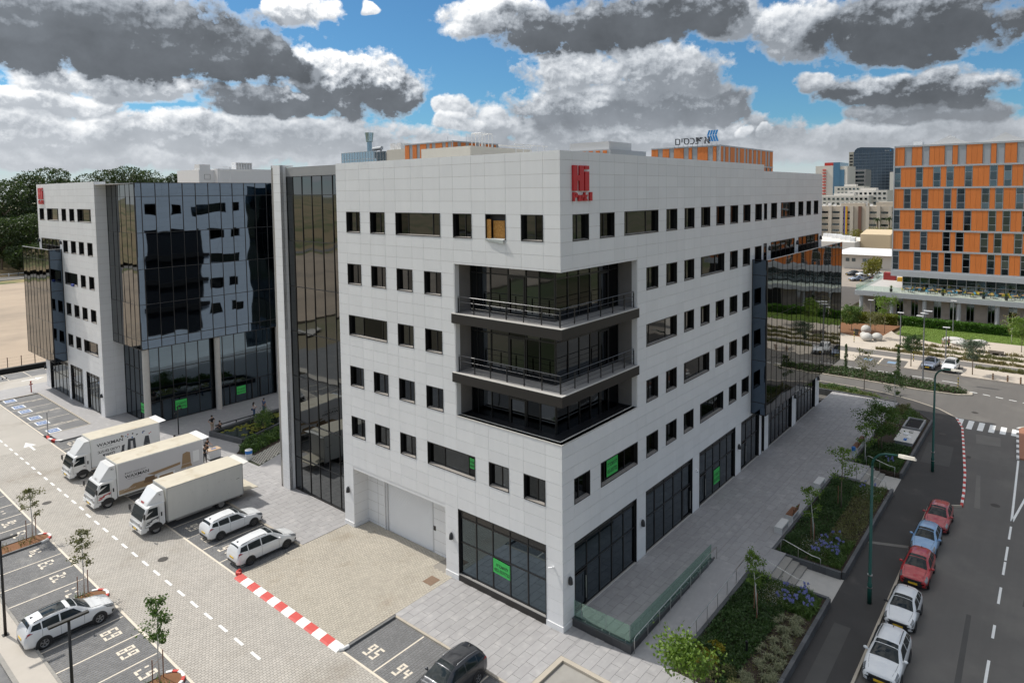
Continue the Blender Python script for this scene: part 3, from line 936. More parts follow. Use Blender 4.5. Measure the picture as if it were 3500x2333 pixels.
def flush_panels(root, material, n_ind=300, gap=.014, name='panel', th=.034):
    ps = PANELS.pop(root.name, [])
    cl = cam.location
    def dist(p):
        _, org, rz, r = p
        c = place(org, rz, (r[0] + r[2]) / 2, 0, (r[1] + r[3]) / 2)
        w = (r[2] - r[0]) * (r[3] - r[1])
        # hidden faces come last
        nrm = place((0, 0, 0), rz, 0, -1, 0)
        vis = (cl - c).dot(nrm) > 0
        return ((c - cl).length / max(.2, math.sqrt(w))) + (0 if vis else 1e5)
    ps.sort(key=dist)
    cache = {}
    for root_, org, rz, r in ps[:n_ind]:
        w, h = round(r[2] - r[0] - gap, 3), round(r[3] - r[1] - gap, 3)
        if (w, h) not in cache:
            cache[(w, h)] = MB().box(-w / 2, 0, -h / 2, w / 2, th, h / 2).mesh(name, material)
        loc = place(org, rz, (r[0] + r[2]) / 2, 0, (r[1] + r[3]) / 2) - woff(root)
        link(name, cache[(w, h)], root, loc, (random.uniform(-.0012, .0012), 0, rz + random.uniform(-.0012, .0012)))
    if len(ps) > n_ind:
        mb = MB()
        for root_, org, rz, r in ps[n_ind:]:
            g = gap / 2
            c = place(org, rz, (r[0] + r[2]) / 2, th / 2, (r[1] + r[3]) / 2)
            ax = place((0, 0, 0), rz, (r[2] - r[0]) / 2 - g, 0, 0)
            ay = place((0, 0, 0), rz, 0, th / 2, 0)
            mb.obox(c, ax, ay, (0, 0, (r[3] - r[1]) / 2 - g))
        o = mb.build(name + '_field', material, root)
        o['kind'] = 'stuff'

MC = {}
def cached(key, fn):
    if key not in MC:
        MC[key] = fn()
    return MC[key]

def window(root, org, rotz, u0, z0, u1, z1, mull=(.55,), depth=.30, fr=.05, glass=None, frame=None, sill=True, wob=.35, name='window', proud=.02):
    w, h = round(u1 - u0, 3), round(z1 - z0, 3)
    glass, frame = glass or m_wglass, frame or m_black
    def mk():
        return (MB().box(0, -proud, 0, fr, depth, h).box(w - fr, -proud, 0, w, depth, h).box(fr, -proud, h - fr, w - fr, depth, h).box(fr, -proud, 0, w - fr, depth, fr)
                .box(fr, depth - .005, fr, w - fr, depth, h - fr)).mesh(name, frame)
    o = link(name, cached((name, w, h, depth, frame.name), mk), root, place(org, rotz, u0, 0, z0) - woff(root), (0, 0, rotz))
    xs = [fr] + [w * f for f in mull] + [w - fr]
    g = .022
    for i, (a, b) in enumerate(zip(xs[:-1], xs[1:])):
        a2 = a + (g if i else 0)
        b2 = b - (g if i < len(xs) - 2 else 0)
        pw, ph = round(b2 - a2, 3), round(h - 2 * fr, 3)
        me = cached(('pane', pw, ph, glass.name), lambda: MB().box(-pw / 2, 0, -ph / 2, pw / 2, .012, ph / 2).mesh('pane', glass))
        link('pane', me, o, ((a2 + b2) / 2, depth - .05, h / 2), (R(random.uniform(-wob, wob)), 0, R(random.uniform(-wob, wob))))
    for f in mull:
        me = cached(('mullion', h, frame.name), lambda: MB().box(-.028, 0, fr, .028, .07, h - fr).mesh('mullion', frame))
        link('mullion', me, o, (w * f, depth - .09, 0))
    if sill:
        me = cached(('sill', w, depth), lambda: MB().quad((fr + .004, -.012, fr + .004), (w - fr - .004, -.012, fr + .004), (w - fr - .004, depth - .06, fr + .05), (fr + .004, depth - .06, fr + .05)).quad((fr + .004, -.012, fr - .02), (w - fr - .004, -.012, fr - .02), (w - fr - .004, -.012, fr + .004), (fr + .004, -.012, fr + .004)).mesh('sill', m_sill))
        link('sill', me, o)
    return o

def curtain(root, org, rotz, ucuts, zcuts, glass, mw=.06, md=.10, proud=.03, wob=.25, name='curtain_wall', frame=None, spandrel=(), backing=True, cap=True):
    """glazed grid: a backing sheet with panes, mullions and transoms as its sub-parts"""
    frame = frame or m_black
    u0, u1, z0, z1 = ucuts[0], ucuts[-1], zcuts[0], zcuts[-1]
    o = MB().box(u0, md, z0, u1, md + .05, z1).build(name, m_reveal, root, rel=True)
    o.location = Vector(org) - woff(root)
    o.rotation_euler = (0, 0, rotz)
    for i, (a, b) in enumerate(zip(ucuts[:-1], ucuts[1:])):
        for j, (c, d) in enumerate(zip(zcuts[:-1], zcuts[1:])):
            w, h = round(b - a - .012, 3), round(d - c - .012, 3)
            gm = m_spandrel if j in spandrel else glass
            me = cached(('cpane', w, h, gm.name), lambda: MB().box(-w / 2, 0, -h / 2, w / 2, .016, h / 2).mesh('pane', gm))
            link('pane', me, o, ((a + b) / 2, .02, (c + d) / 2), (R(random.uniform(-wob, wob)), 0, R(random.uniform(-wob, wob))))
    for u in (ucuts if cap else ucuts[1:-1]):
        me = cached(('cmul', round(z1 - z0, 3), mw, proud, frame.name), lambda: MB().box(-mw / 2, -proud, 0, mw / 2, md, z1 - z0).mesh('mullion', frame))
        link('mullion', me, o, (u, 0, z0))
    for z in (zcuts if cap else zcuts[1:-1]):
        me = cached(('ctra', round(u1 - u0, 3), mw, proud, frame.name), lambda: MB().box(0, -proud + .004, -mw / 2, u1 - u0, md, mw / 2).mesh('transom', frame))
        link('transom', me, o, (u0, 0, z))
    return o

def wall_lamp(root, org, rotz, u, z):
    """small dark bullet lamp on a wall"""
    def mk():
        mb = MB()
        mb.box(-.05, -.04, -.06, .05, 0, .06)
        mb.tube([(0, -.13, -.22), (0, -.13, -.1), (0, -.12, .1), (0, -.10, .2), (0, -.08, .24)], [.135, .135, .115, .07, .01], 12)
        return mb.mesh('wall_lamp', mat('dark_lamp', (.03, .03, .033), .4), True)
    return link('wall_lamp', cached('wlamp', mk), root, place(org, rotz, u, 0, z) - woff(root), (0, 0, rotz))

def camera_box(root, org, rotz, u, z):
    def mk():
        return MB().box(-.04, -.06, -.04, .04, 0, .04).tube([(-.02, -.1, 0), (-.26, -.2, -.05)], .055, 10).mesh('security_camera', m_white)
    return link('security_camera', cached('seccam', mk), root, place(org, rotz, u, 0, z) - woff(root), (0, 0, rotz))

def flat_text(parent, txt, org, rotz, u, y, z, size, material, sx=1., depth=.004, bold=0., align='LEFT', name='lettering', tilt=R(90)):
    me = text_mesh(txt, size, material, depth, bold, align=align)
    o = link(name, me, parent, place(org, rotz, u, y, z) - woff(parent), (tilt, 0, rotz), (sx, 1, 1))
    return o

def banner(root, org, rotz, u0, z0, u1, z1, y=-.012, lines=True, skew=0., on=None):
    mb = MB().quad((u0, y, z0), (u1, y, z0 + skew), (u1, y, z1 + skew), (u0, y, z1))
    o = mb.build('green_banner', m_green, root, rel=True)
    o.location = Vector(org) - woff(root)
    o.rotation_euler = (0, 0, rotz)
    w, h = u1 - u0, z1 - z0
    if lines:
        for i, (t_, f) in enumerate((('להשכרה', .52), ('052-3337722', .16))):
            me = text_mesh(t_[::-1] if i == 0 else t_, h * .30, m_ink, 0, .008, align='CENTER')
            d = max(v.co.x for v in me.vertices) * 2
            link('lettering', me, o, ((u0 + u1) / 2, y - .006, z0 + h * f + skew / 2), (R(90), math.atan2(-skew, w), 0), (min(1., w * .86 / d), 1, 1))
    return o

# ------------------------------------------------------------------ main office building
hA = .78
A = thing('office_building', 'white panelled corner office block with red Hi Park 1 sign and stacked corner balconies', 'building', (0, 0, 0))
rows = {6: 24.375, 5: 20.475, 4: 16.575, 3: 12.675, 2: 8.775}
LO, LR = (0, 21.05, 0), R(-90)
RO, RR = (0, 0, 0), 0.
PL_, WL_ = 2.8327, 1.6435
PR_, WR_ = 2.9008, 1.6806
def lu(k_): return 18.188 - (7 - k_) * PL_
def rx(k_): return 1.207 + (k_ - 1) * PR_
lcuts = [0.0]
for i in range(1, 8):
    lcuts += [lu(i), lu(i) + WL_]
lcuts.append(21.05 - .027)
zc = [0.0] + [24.375 - j * hA for j in range(31, -5, -1)] + [28.0]
LW = [(6, 1, 1), (6, 2, 2), (6, 3, 4), (6, 5, 5), (6, 6, 6), (6, 7, 7), (5, 1, 1), (5, 2, 2), (5, 3, 3), (5, 4, 4), (4, 1, 2), (4, 3, 3), (4, 4, 4), (3, 1, 1), (3, 2, 2), (3, 3, 3), (3, 4, 4),
      (2, 1, 1), (2, 2, 2), (2, 3, 3), (2, 4, 5), (2, 6, 6), (2, 7, 7)]
RW = [(6, 1, 1), (6, 2, 2), (6, 3, 4)] + [(6, i, i) for i in range(5, 12)] + [(5, 4, 4), (5, 5, 5), (5, 6, 6), (5, 7, 8), (5, 9, 9), (5, 10, 10), (5, 11, 11), (4, 4, 5), (4, 6, 6), (4, 7, 7), (4, 8, 8), (4, 9, 9), (4, 10, 10),
      (3, 4, 4), (3, 5, 5), (3, 6, 7), (3, 8, 8), (3, 9, 9), (3, 10, 10), (2, 1, 1), (2, 2, 3), (2, 4, 4), (2, 5, 5), (2, 6, 6), (2, 7, 8), (2, 9, 9), (2, 10, 10)]
lw = [(lu(a), rows[r] - 1.56, lu(b) + WL_, rows[r]) for r, a, b in LW]
rw = [(rx(a), rows[r] - 1.56, rx(b) + WR_, rows[r]) for r, a, b in RW]
notchL = (12.55, 11.17, 21.05, 21.12)
notchR = (-.02, 11.17, 8.66, 21.12)
garage = (lu(1), 0, lu(4) + WL_, 4.875)
shopL = (12.55, 0, lu(7) + WL_, 4.875)
facade(A, LO, LR, lcuts, zc, lw + [notchL, garage, shopL])
# right hand face, first and second part
rcuts = [-.008]
for i in range(1, 12):
    rcuts += [rx(i), rx(i) + WR_]
rcuts.append(32.42)
shopsR = [(1.2, .42, 8.55, 4.875), (9.85, .42, 17.27, 4.875), (18.54, .42, 25.93, 4.875), (27.31, .42, 31.8, 4.875)]
facade(A, RO, RR, rcuts, zc, rw + [notchR] + shopsR, wall0=.03)
s2 = [32.426, 33.28, 34.41, 36.06, 37.27, 38.9, 40.1, 41.67, 42.8, 44.47, 45.63, 47.24, 48.37, 50.03, 51.6]
zc2 = [0.0] + [24.39 - j * hA for j in range(31, -4, -1)] + [27.4]
w2 = [(32.48, 22.83, 33.28, 24.39), (34.41, 22.83, 36.06, 24.39), (37.27, 22.83, 41.67, 24.39), (42.8, 22.83, 44.47, 24.39), (45.63, 22.83, 47.24, 24.39), (48.37, 22.83, 50.03, 24.39)]
d2 = [(32.48, 18.2, 33.28, 20.62), (34.46, 18.2, 41.64, 20.62), (42.93, 18.2, 50.3, 20.62)]
s2shops = [(32.48, .42, 33.2, 4.875), (34.4, .42, 41.55, 4.875), (43.0, .42, 50.03, 4.875)]
facade(A, RO, RR, s2, zc2, w2 + d2 + s2shops)
# far end wall, north wall (seen in the glass opposite), stair pier
endcuts = [0, 2.4, 4.8, 7.2, 9.6, 12, 14.4, 16.8, 19.2, 21.6, 24, 26.4, 30.6]
NX = lambda x: 51.6 - x
north_w = []
for r_, zt in rows.items():
    for xa, xb in (((9.3, 11.0), (13.0, 14.7), (16.3, 21.0), (22.0, 23.6)) if r_ == 6 else ((2.5, 4.1), (18.6, 20.3), (21.7, 23.3)) if r_ != 4 else ((2.5, 4.1), (18.4, 23.2))):
        north_w.append((NX(xb), zt - 1.56, NX(xa), zt))
    for i in range(5):
        north_w.append((NX(39.6 + i * 2.4), zt - 1.56, NX(38.0 + i * 2.4), zt))
ncuts = [i * 2.87 for i in range(18)] + [51.16]
logg, dark = (NX(17.2), 5.0, NX(9.0), 20.6), (NX(36.5), .3, NX(25.0), 27.2)
facade(A, (51.6, 31.0, 0), R(180), ncuts, zc, north_w + [logg, dark], name='rear_wall')
for w_ in north_w:
    window(A, (51.6, 31.0, 0), R(180), *w_, mull=(), sill=False)
curtain(A, (51.6, 29.6, 0), R(180), list(np.linspace(logg[0], logg[2], 6)), [5, 8.9, 12.8, 16.7, 20.6], m_sglass, name='rear_loggia_glazing')
curtain(A, (51.6, 30.9, 0), R(180), list(np.linspace(dark[0], dark[2], 9)), [.3, 4.2, 8.1, 12.0, 15.9, 19.8, 23.5, 27.2], m_sglass, name='rear_glazing')
for zb in (8.6, 12.5, 16.4):
    MB().box(8.8, 29.8, zb, 18.2, 31.4, zb + .6).build('rear_balcony_band', m_bronze, A)
MB().box(51.58, .1, 0, 51.62, 30.9, 27.38).build('end_wall', m_white, A)
flush_panels(A, m_panel)
# the body behind the walls
body = MB()
body.box(1.9, 1.9, .4, 51.4, 29.5, 27.0).box(.3, .3, 21.14, 32.3, 20.9, 27.1).box(32.3, .3, 21.14, 51.4, 20.9, 26.9).box(1.7, .3, -.3, 51.4, 2.0, 11.0).box(.3, .3, 4.9, 1.75, 20.9, 11.0).box(.3, 8.56, 11.0, 2.0, 20.9, 21.2).box(8.7, .3, 11.0, 51.4, 2.0, 21.2).box(1.7, 20.9, 0, 51.4, 30.7, 27.0)
body.build('core', m_reveal, A)
MB().box(.3, .3, 27.12, 51.5, 21.0, 27.2).box(1.3, 21.0, 27.12, 51.5, 30.6, 27.2).build('roof', mat('roof_screed', (.55, .54, .52), .9, noise=(.5, .1)), A)
MB().box(0.002, 0.33, 27.98, .31, 21.05, 28.012).box(.002, .002, 27.98, 32.42, .33, 28.014).box(32.424, .002, 27.38, 51.6, .32, 27.414).box(32.12, .34, 27.2, 32.42, 30.6, 27.98).build('parapet_cap', m_white, A)
# white base course of the corner piers
MB().box(-.045, -.045, -.25, 1.19, .2, .34).box(-.045, .2, -.25, .2, 1.21, .34).box(-.045, 8.52, -.25, .2, 9.74, .34).box(-.045, 19.86, -.25, .2, 21.05, .3).build('plinth', m_white, A)
for r, a, b in LW:
    u0, z0, u1, z1 = lu(a), rows[r] - 1.56, lu(b) + WL_, rows[r]
    if (r, a) == (6, 6):
        continue
    mu = (.56,) if a == b else (.33, .83)
    if (r, a) == (6, 3): mu = (.25, .8)
    o = window(A, LO, LR, u0, z0, u1, z1, mull=mu)
    if (r, a) == (2, 4):
        banner(A, LO, LR, u1 - .66, z0 + .62, u1 - .1, z0 + 1.3, y=.2, skew=-.02)
for r, a, b in RW:
    mu = (.45,) if a == b else (.16, .7)
    window(A, RO, RR, rx(a), rows[r] - 1.56, rx(b) + WR_, rows[r], mull=mu)
    if (r, a) == (2, 2):
        banner(A, RO, RR, rx(2) + 1.0, rows[2] - 1.3, rx(2) + 2.35, rows[2] - .1, y=.2)
for i, w_ in enumerate(w2):
    window(A, RO, RR, *w_, mull=() if i == 0 else ((.2, .75) if i == 2 else (.45,)))
# boarded window with the bent sheet under it
u0, z0, u1, z1 = lu(6), rows[6] - 1.56, lu(6) + WL_, rows[6]
bw = link('boarded_window', (MB().box(0, -.02, 0, .05, .3, 1.56).box(1.5935, -.02, 0, 1.6435, .3, 1.56).box(.05, -.02, 1.51, 1.5935, .3, 1.56).box(.05, .5, .0, 1.59, .52, 1.51)).mesh('boarded_window', m_black), A, place(LO, LR, u0, 0, z0), (0, 0, LR))
m_osb = mat('osb_board', (.50, .23, .05), .8, noise=(7, .25), mix2=((.62, .34, .10), 14, .5, .6))
MB().box(.42, .25, .03, 1.56, .27, 1.16).build('board', m_osb, bw, rel=True)
MB().box(.06, .06, .03, .4, .085, 1.24).build('board', m_osb, bw, rel=True)
MB().quad((.02, -.10, .05), (1.55, -.14, .0), (1.55, -.12, -.22), (.02, -.08, -.06)).quad((.02, .1, .08), (1.55, .1, .08), (1.55, -.14, .0), (.02, -.10, .05)).build('bent_sheet', mat('zinc_sheet', (.62, .68, .70), .35, .4), bw, rel=True)
# leaning boards behind the window beside it
# doors on the terrace
curtain(A, RO, RR, [32.52, 33.24], [18.25, 19.4, 20.58], m_wglass, name='terrace_glazing')
curtain(A, RO, RR, list(np.linspace(34.5, 41.6, 6)), [18.25, 19.7, 20.58], m_wglass, name='terrace_glazing')
curtain(A, RO, RR, list(np.linspace(42.97, 50.26, 6)), [18.25, 19.7, 20.58], m_wglass, name='terrace_glazing')
# shopfronts
def shopfront(root, org, rotz, u0, u1, z0, z1, nb, trans=2.86, head=4.45, door=None, rec=.14, handle=True):
    us = list(np.linspace(u0 + .05, u1 - .05, nb + 1))
    org2 = place(org, rotz, 0, rec, 0)
    o = curtain(root, org2, rotz, us, [z0, trans, head, z1 - .04], m_sglass, mw=.075, md=.1, proud=.02, name='shopfront', spandrel=(2,), wob=.12)
    fr = MB().box(u0, -rec - .02, z0, u0 + .04, .02, z1).box(u1 - .04, -rec - .02, z0, u1, .02, z1).box(u0 + .04, -rec - .02, z1 - .05, u1 - .04, .02, z1)
    fr.build('shop_surround', m_black, o, rel=True)
    if door is not None:
        a, b = us[door], us[door + 1]
        d = MB().box(a + .06, -.05, z0 + .02, a + .15, -.022, trans - .1).box(b - .15, -.05, z0 + .02, b - .06, -.022, trans - .1).box(a + .15, -.05, trans - .2, b - .15, -.022, trans - .1).box(a + .15, -.05, z0 + .02, b - .15, -.022, z0 + .14)
        d.build('door', m_black, o, rel=True)
        MB().tube([(b - .24, -.11, z0 + .5), (b - .24, -.11, z0 + 1.9)], .022, 8).build('door_handle', m_steel, o, rel=True)
    return o
shopfront(A, LO, LR, shopL[0], shopL[2], .5, 4.875, 5, trans=2.62, head=4.3)
MB().box(-.03, 21.05 - shopL[2] + .02, -.2, .12, 8.48, .42).build('shop_plinth', m_bronze, A)
MB().box(-.045, 21.05 - shopL[2] + .02, .425, .12, 8.48, .47).build('shop_plinth_cap', mat('grey_trim', (.30, .29, .28), .5), A)
banner(A, place(LO, LR, 0, .14, 0), LR, shopL[0] + 2.95, 1.62, shopL[0] + 4.4, 2.55, y=-.02, skew=-.1)
shopfront(A, RO, RR, 1.2, 8.55, .43, 4.875, 5, door=0)
shopfront(A, RO, RR, 9.85, 17.27, .43, 4.875, 5, door=4)
shopfront(A, RO, RR, 18.54, 25.93, .43, 4.875, 5, door=0)
shopfront(A, RO, RR, 27.31, 31.8, .43, 4.875, 3, door=0)
shopfront(A, RO, RR, 32.48, 33.2, .43, 4.875, 1)
shopfront(A, RO, RR, 34.4, 41.55, .43, 4.875, 6)
shopfront(A, RO, RR, 43.0, 50.03, .43, 4.875, 6)
banner(A, place(RO, RR, 0, .14, 0), RR, 21.65, 1.1, 22.85, 2.35, y=-.02)
# garage recess
g0, g1 = 21.05 - garage[0], 21.05 - garage[2]          # y of both jambs
MB().box(.005, g0 - .006, 0, 1.34, g0 + .26, 4.87).box(.005, g1 - .26, 0, 1.34, g1 + .006, 4.87).box(.02, g1, 4.6, 1.4, g0, 4.89).build('garage_recess', m_white, A)
for zz in np.arange(.2, 4.8, hA):
    MB().box(.02, g0 - .009, zz, 1.33, g0 + .0, zz + .012).build('joint_line', m_joint, A)
MB().box(.0, g0 - .08, -.1, 1.3, g0 - .004, .2).build('recess_plinth', m_white, A)
MB().box(1.34, g1, -.1, 1.6, 12.4, 4.7).box(1.34, 17.55, -.1, 1.6, g0, 4.7).build('garage_back_wall', m_panel, A)
for yy in (18.6,):
    MB().box(1.33, yy, 0, 1.345, yy + .014, 4.6).build('joint_line', m_joint, A)
for zz in np.arange(.2, 4.6, hA):
    MB().box(1.332, 17.6, zz, 1.345, g0, zz + .012).box(1.332, g1, zz, 1.345, 12.36, zz + .012).build('joint_line', m_joint, A)
gd = MB().box(1.44, 12.4, -.1, 1.5, 17.45, 4.7).build('roller_door', m_white, A)
sl = MB().xprism([(1.40, .0), (1.44, .0), (1.44, .098), (1.415, .098), (1.40, .07)], 12.42, 17.43).mesh('slat', m_white)
for i in range(46):
    link('slat', sl, gd, (0, 0, -.05 + i * .1))
MB().box(1.30, 17.43, -.1, 1.46, 17.56, 4.6).box(1.30, 12.36, -.1, 1.46, 12.44, 4.6).build('door_guide', mat('pale_grey_metal', (.6, .6, .6), .4), gd)
MB().tube([(1.27, 17.72, 0), (1.27, 17.72, 4.6)], .05, 8).build('drain_pipe', m_white, A)
MB().box(1.31, 12.14, 1.66, 1.34, 12.38, 1.98).build('key_switch', m_black, A)
# lamps and cameras on the walls
for u, z in ((.62, 2.87), (11.96, 2.9)):
    wall_lamp(A, LO, LR, u, z)
camera_box(A, LO, LR, 20.4, 3.73)
for u in (.6, 9.25, 26.6):
    wall_lamp(A, RO, RR, u, 2.93)
camera_box(A, RO, RR, 18.0, 3.7)
for u in (33.85, 42.3, 50.9):
    wall_lamp(A, RO, RR, u, 20.1)
for u in (42.3, 50.9):
    wall_lamp(A, RO, RR, u, 3.6)
# red sign
sg = MB().box(1.14, -.13, 25.73, 1.56, -.01, 27.2).box(1.80, -.13, 25.73, 2.22, -.01, 27.2).box(1.56, -.13, 26.31, 1.80, -.01, 26.63).build('sign_letter_h', m_red, A)
MB().box(2.34, -.13, 25.73, 2.77, -.01, 26.86).box(2.34, -.13, 26.99, 2.77, -.01, 27.2).build('sign_letter_i', m_red, A)
for ch, u0_, u1_ in (('P', 1.16, 1.62), ('a', 1.66, 2.0), ('r', 2.04, 2.26), ('k', 2.28, 2.68), ('1', 2.86, 3.12)):
    me = text_mesh(ch, .66, m_red, .05, .032)
    xs_ = [v.co.x for v in me.vertices]
    w_ = max(xs_) - min(xs_)
    o = link('sign_letter', me, A, (u0_ - min(xs_) * (u1_ - u0_) / w_, -.07, 25.17), (R(90), 0, 0), ((u1_ - u0_) / w_, 1, 1))

# corner balconies in the notch
MB().box(.02, 8.5, 11.17, 1.6, 8.54, 21.12).build('loggia_side_lining', m_gray, A)
MB().box(8.66, .02, 11.17, 8.70, 1.6, 21.12).build('loggia_side_lining', m_gray, A)
for zz0, zz1 in ((11.17, 13.4), (14.06, 17.26), (17.93, 21.11)):
    MB().box(-.0, 8.46, zz0, .40, 8.5, zz1).build('loggia_return', m_panel, A)
    MB().box(8.62, -.0, zz0, 8.66, .40, zz1).build('loggia_return', m_panel, A)
MB().box(.03, .03, 21.12, 8.66, 8.5, 21.16).build('loggia_soffit', m_white, A)
MB().box(-.02, -.02, 11.10, .42, 8.5, 11.17).box(.42, -.02, 11.10, 8.66, .42, 11.17).build('loggia_sill', mat('pale_stone_cap', (.62, .60, .56), .6), A)
MB().box(.3, .3, 10.1, 2.0, 8.5, 10.2).box(2.0, .3, 10.1, 8.66, 2.0, 10.2).build('loggia_floor', m_floor, A)
def balcony(zf, lab):
    o = MB().prism([(-.15, 8.68), (-.15, -.15), (8.68, -.15), (8.68, .0), (8.66, 0), (8.66, 1.55), (1.55, 1.55), (1.55, 8.5), (0, 8.5), (0, 8.68)], zf - .64, zf - .012).build('balcony', m_bronze, A)
    MB().prism([(-.12, 8.49), (-.12, -.12), (8.65, -.12), (8.65, 1.5), (1.5, 1.5), (1.5, 8.49)], zf - .011, zf, ).build('floor', m_floor, o)
    MB().box(-.165, -.165, zf - .03, -.05, 8.66, zf + .015).box(-.05, -.165, zf - .03, 8.66, -.05, zf + .015).build('edge_trim', mat('pale_stone_cap', (.62, .60, .56), .6), o)
    MB().prism([(.0, 8.49), (0.0, 0.0), (8.65, .0), (8.65, 1.5), (1.5, 1.5), (1.5, 8.49)], zf - .66, zf - .642).build('soffit', m_white, o)
    for y in (8.4, 7.03, 5.67, 4.3, 2.94, 1.58):
        MB().box(.21, y - .03, zf, .26, y + .03, zf + .98).build('post', m_black, o)
    MB().box(.2, .2, zf, .27, .27, zf + 1.02).build('post', m_black, o)
    for x in (1.68, 3.1, 4.52, 5.94, 7.36, 8.6):
        MB().box(x - .03, .21, zf, x + .03, .26, zf + .98).build('post', m_black, o)
    for zz, r_ in ((zf + 1.06, .024), (zf + .72, .014), (zf + .40, .011), (zf + .14, .011)):
        MB().tube([(.235, 8.44, zz), (.235, .235, zz), (8.62, .235, zz)], r_, 6).build('rail', mat('dark_steel_rail', (.16, .16, .165), .4, .7) if r_ > .012 else m_black, o)
    return o
balcony(17.92, 0)
balcony(14.05, 0)
GLX = [1.55, 2.9, 4.2, 5.45, 6.55, 7.45, 8.62]
for zf, zt in ((17.92, 21.1), (14.05, 17.26), (10.2, 13.4)):
    curtain(A, (1.5, 8.46, 0), R(-90), [0, .55, 1.75, 3.25, 4.7, 5.75, 6.94], [zf + .02, zf + 2.55, zt], m_wglass, mw=.075, name='loggia_glazing', wob=.4)
    curtain(A, (1.54, 1.5, 0), 0, [0, 1.25, 2.45, 3.7, 4.75, 5.9, 7.1], [zf + .02, zf + 2.55, zt], m_wglass, mw=.075, name='loggia_glazing', wob=.4)
    for (oa, ra, ua, ub) in (((1.5, 8.46, 0), R(-90), 3.29, 4.66), ((1.54, 1.5, 0), 0., 4.79, 5.86)):
        d = MB().box(ua + .03, -.05, zf + .05, ua + .13, -.035, zf + 2.5).box(ub - .13, -.05, zf + .05, ub - .03, -.035, zf + 2.5).box(ua + .13, -.05, zf + 2.38, ub - .13, -.035, zf + 2.5).box(ua + .13, -.05, zf + .05, ub - .13, -.035, zf + .17).build('balcony_door', m_black, A, rel=True)
        d.location = oa
        d.rotation_euler = (0, 0, ra)
# projecting glass box on the street side
gx = [29.62] + list(np.linspace(30.95, 53.8, 17)) + [55.15]
bzs = [5.13, 6.24, 10.13, 14.04, 17.96, 19.35]
curtain(A, (0, -1.39, 0), 0, gx, bzs, m_bglass, mw=.018, proud=.006, name='glass_box_front', wob=.12)
curtain(A, (29.6, 0, 0), R(-90), [.02, 1.37], bzs, m_cglass, mw=.05, proud=.012, name='glass_box_side', wob=.1)
MB().box(29.7, -1.28, 5.14, 55.1, -.01, 5.3).box(29.72, -1.26, 17.7, 55.1, -.01, 17.9).box(29.75, -1.2, 5.3, 55.0, -.3, 17.7).build('glass_box_core', m_reveal, A)
MB().box(51.6, -1.28, 5.3, 55.12, 6, 17.9).build('glass_box_end', m_reveal, A)
MB().box(29.6, -1.41, 19.35, 55.17, -1.33, 19.40).build('glass_box_cap', mat('pale_grey_metal', (.6, .6, .6), .4), A)
for (xa, xb) in ((25.96, 27.28), (31.82, 32.46), (33.22, 34.38), (41.57, 42.98), (50.05, 51.58)):
    pass
# glass stair tower
tw = [29.60 - y for y in (29.55, 28.61, 27.25, 25.83, 24.41, 22.95, 21.4)]
curtain(A, (1.0, 29.60, 0), R(-90), tw, [.12, 2.9, 6.2, 10.1, 14.0, 17.88, 21.79, 25.66, 27.2], m_bglass, mw=.05, name='stair_tower_glazing', wob=.5)
MB().box(1.0, 21.0, 27.22, 1.3, 29.6, 28.0).build('tower_parapet', mat('grey_render', (.33, .33, .33), .7, noise=(1, .1)), A)
facade(A, (.44, 31.0, 0), R(-90), [0, 1.38], [0] + [28.2 - .78 * i for i in range(35, -1, -1)], [], name='stair_pier')
facade(A, (.44, 29.62, 0), 0, [.03, .56], [0] + [28.2 - .78 * i for i in range(35, -1, -1)], [], name='stair_pier', thick=.1)
facade(A, (.44, 31.0, 0), R(-180), [-1.4, -.0], [0] + [28.2 - .78 * i for i in range(35, -1, -1)], [], name='stair_pier', thick=.1)
flush_panels(A, m_panel, n_ind=0, name='pier_panel')
MB().box(.7, 29.9, 28.1, 1.9, 30.95, 28.2).build('pier_cap', m_white, A)
MB().box(.95, 20.9, -.1, 1.2, 29.6, .1).build('tower_sill', m_bronze, A)
# penthouse and plant on the roof
pent = MB().box(13.2, 19.5, 27.2, 22, 26, 29.9).build('penthouse', mat('cream_render', (.60, .57, .50), .8, noise=(1, .08)), A)
for i in range(5):
    MB().tube([(18.5 + i * 1.1, 18.6, 27.2), (18.5 + i * 1.1, 18.6, 30.2)], .04, 6).build('pergola_post', m_white, A)
MB().box(18.3, 18.5, 30.2, 23.4, 18.65, 30.3).box(18.3, 20.5, 30.2, 23.4, 20.65, 30.3).build('pergola_beam', m_white, A)
fr_ = MB()
for x in (15.2, 15.7, 16.2, 16.7):
    fr_.tube([(x, 20, 29.8), (x, 20, 31.2)], .04, 6).tube([(x, 21.2, 29.8), (x, 21.2, 31.2)], .04, 6)
fr_.tube([(15.2, 20, 31.2), (16.7, 20, 31.2), (16.7, 21.2, 31.2), (15.2, 21.2, 31.2), (15.2, 20, 31.2)], .04, 6)
fr_.build('roof_frame', m_white, A)
for (x, y) in ((12.2, 16.5), (26, 14), (29, 16), (44, 6)):
    MB().box(x, y, 27.2, x + 1.6, y + .9, 28.6).box(x + .1, y - .02, 27.5, x + 1.5, y, 28.5).build('air_conditioner', mat('plant_grey', (.45, .45, .44), .6), A)

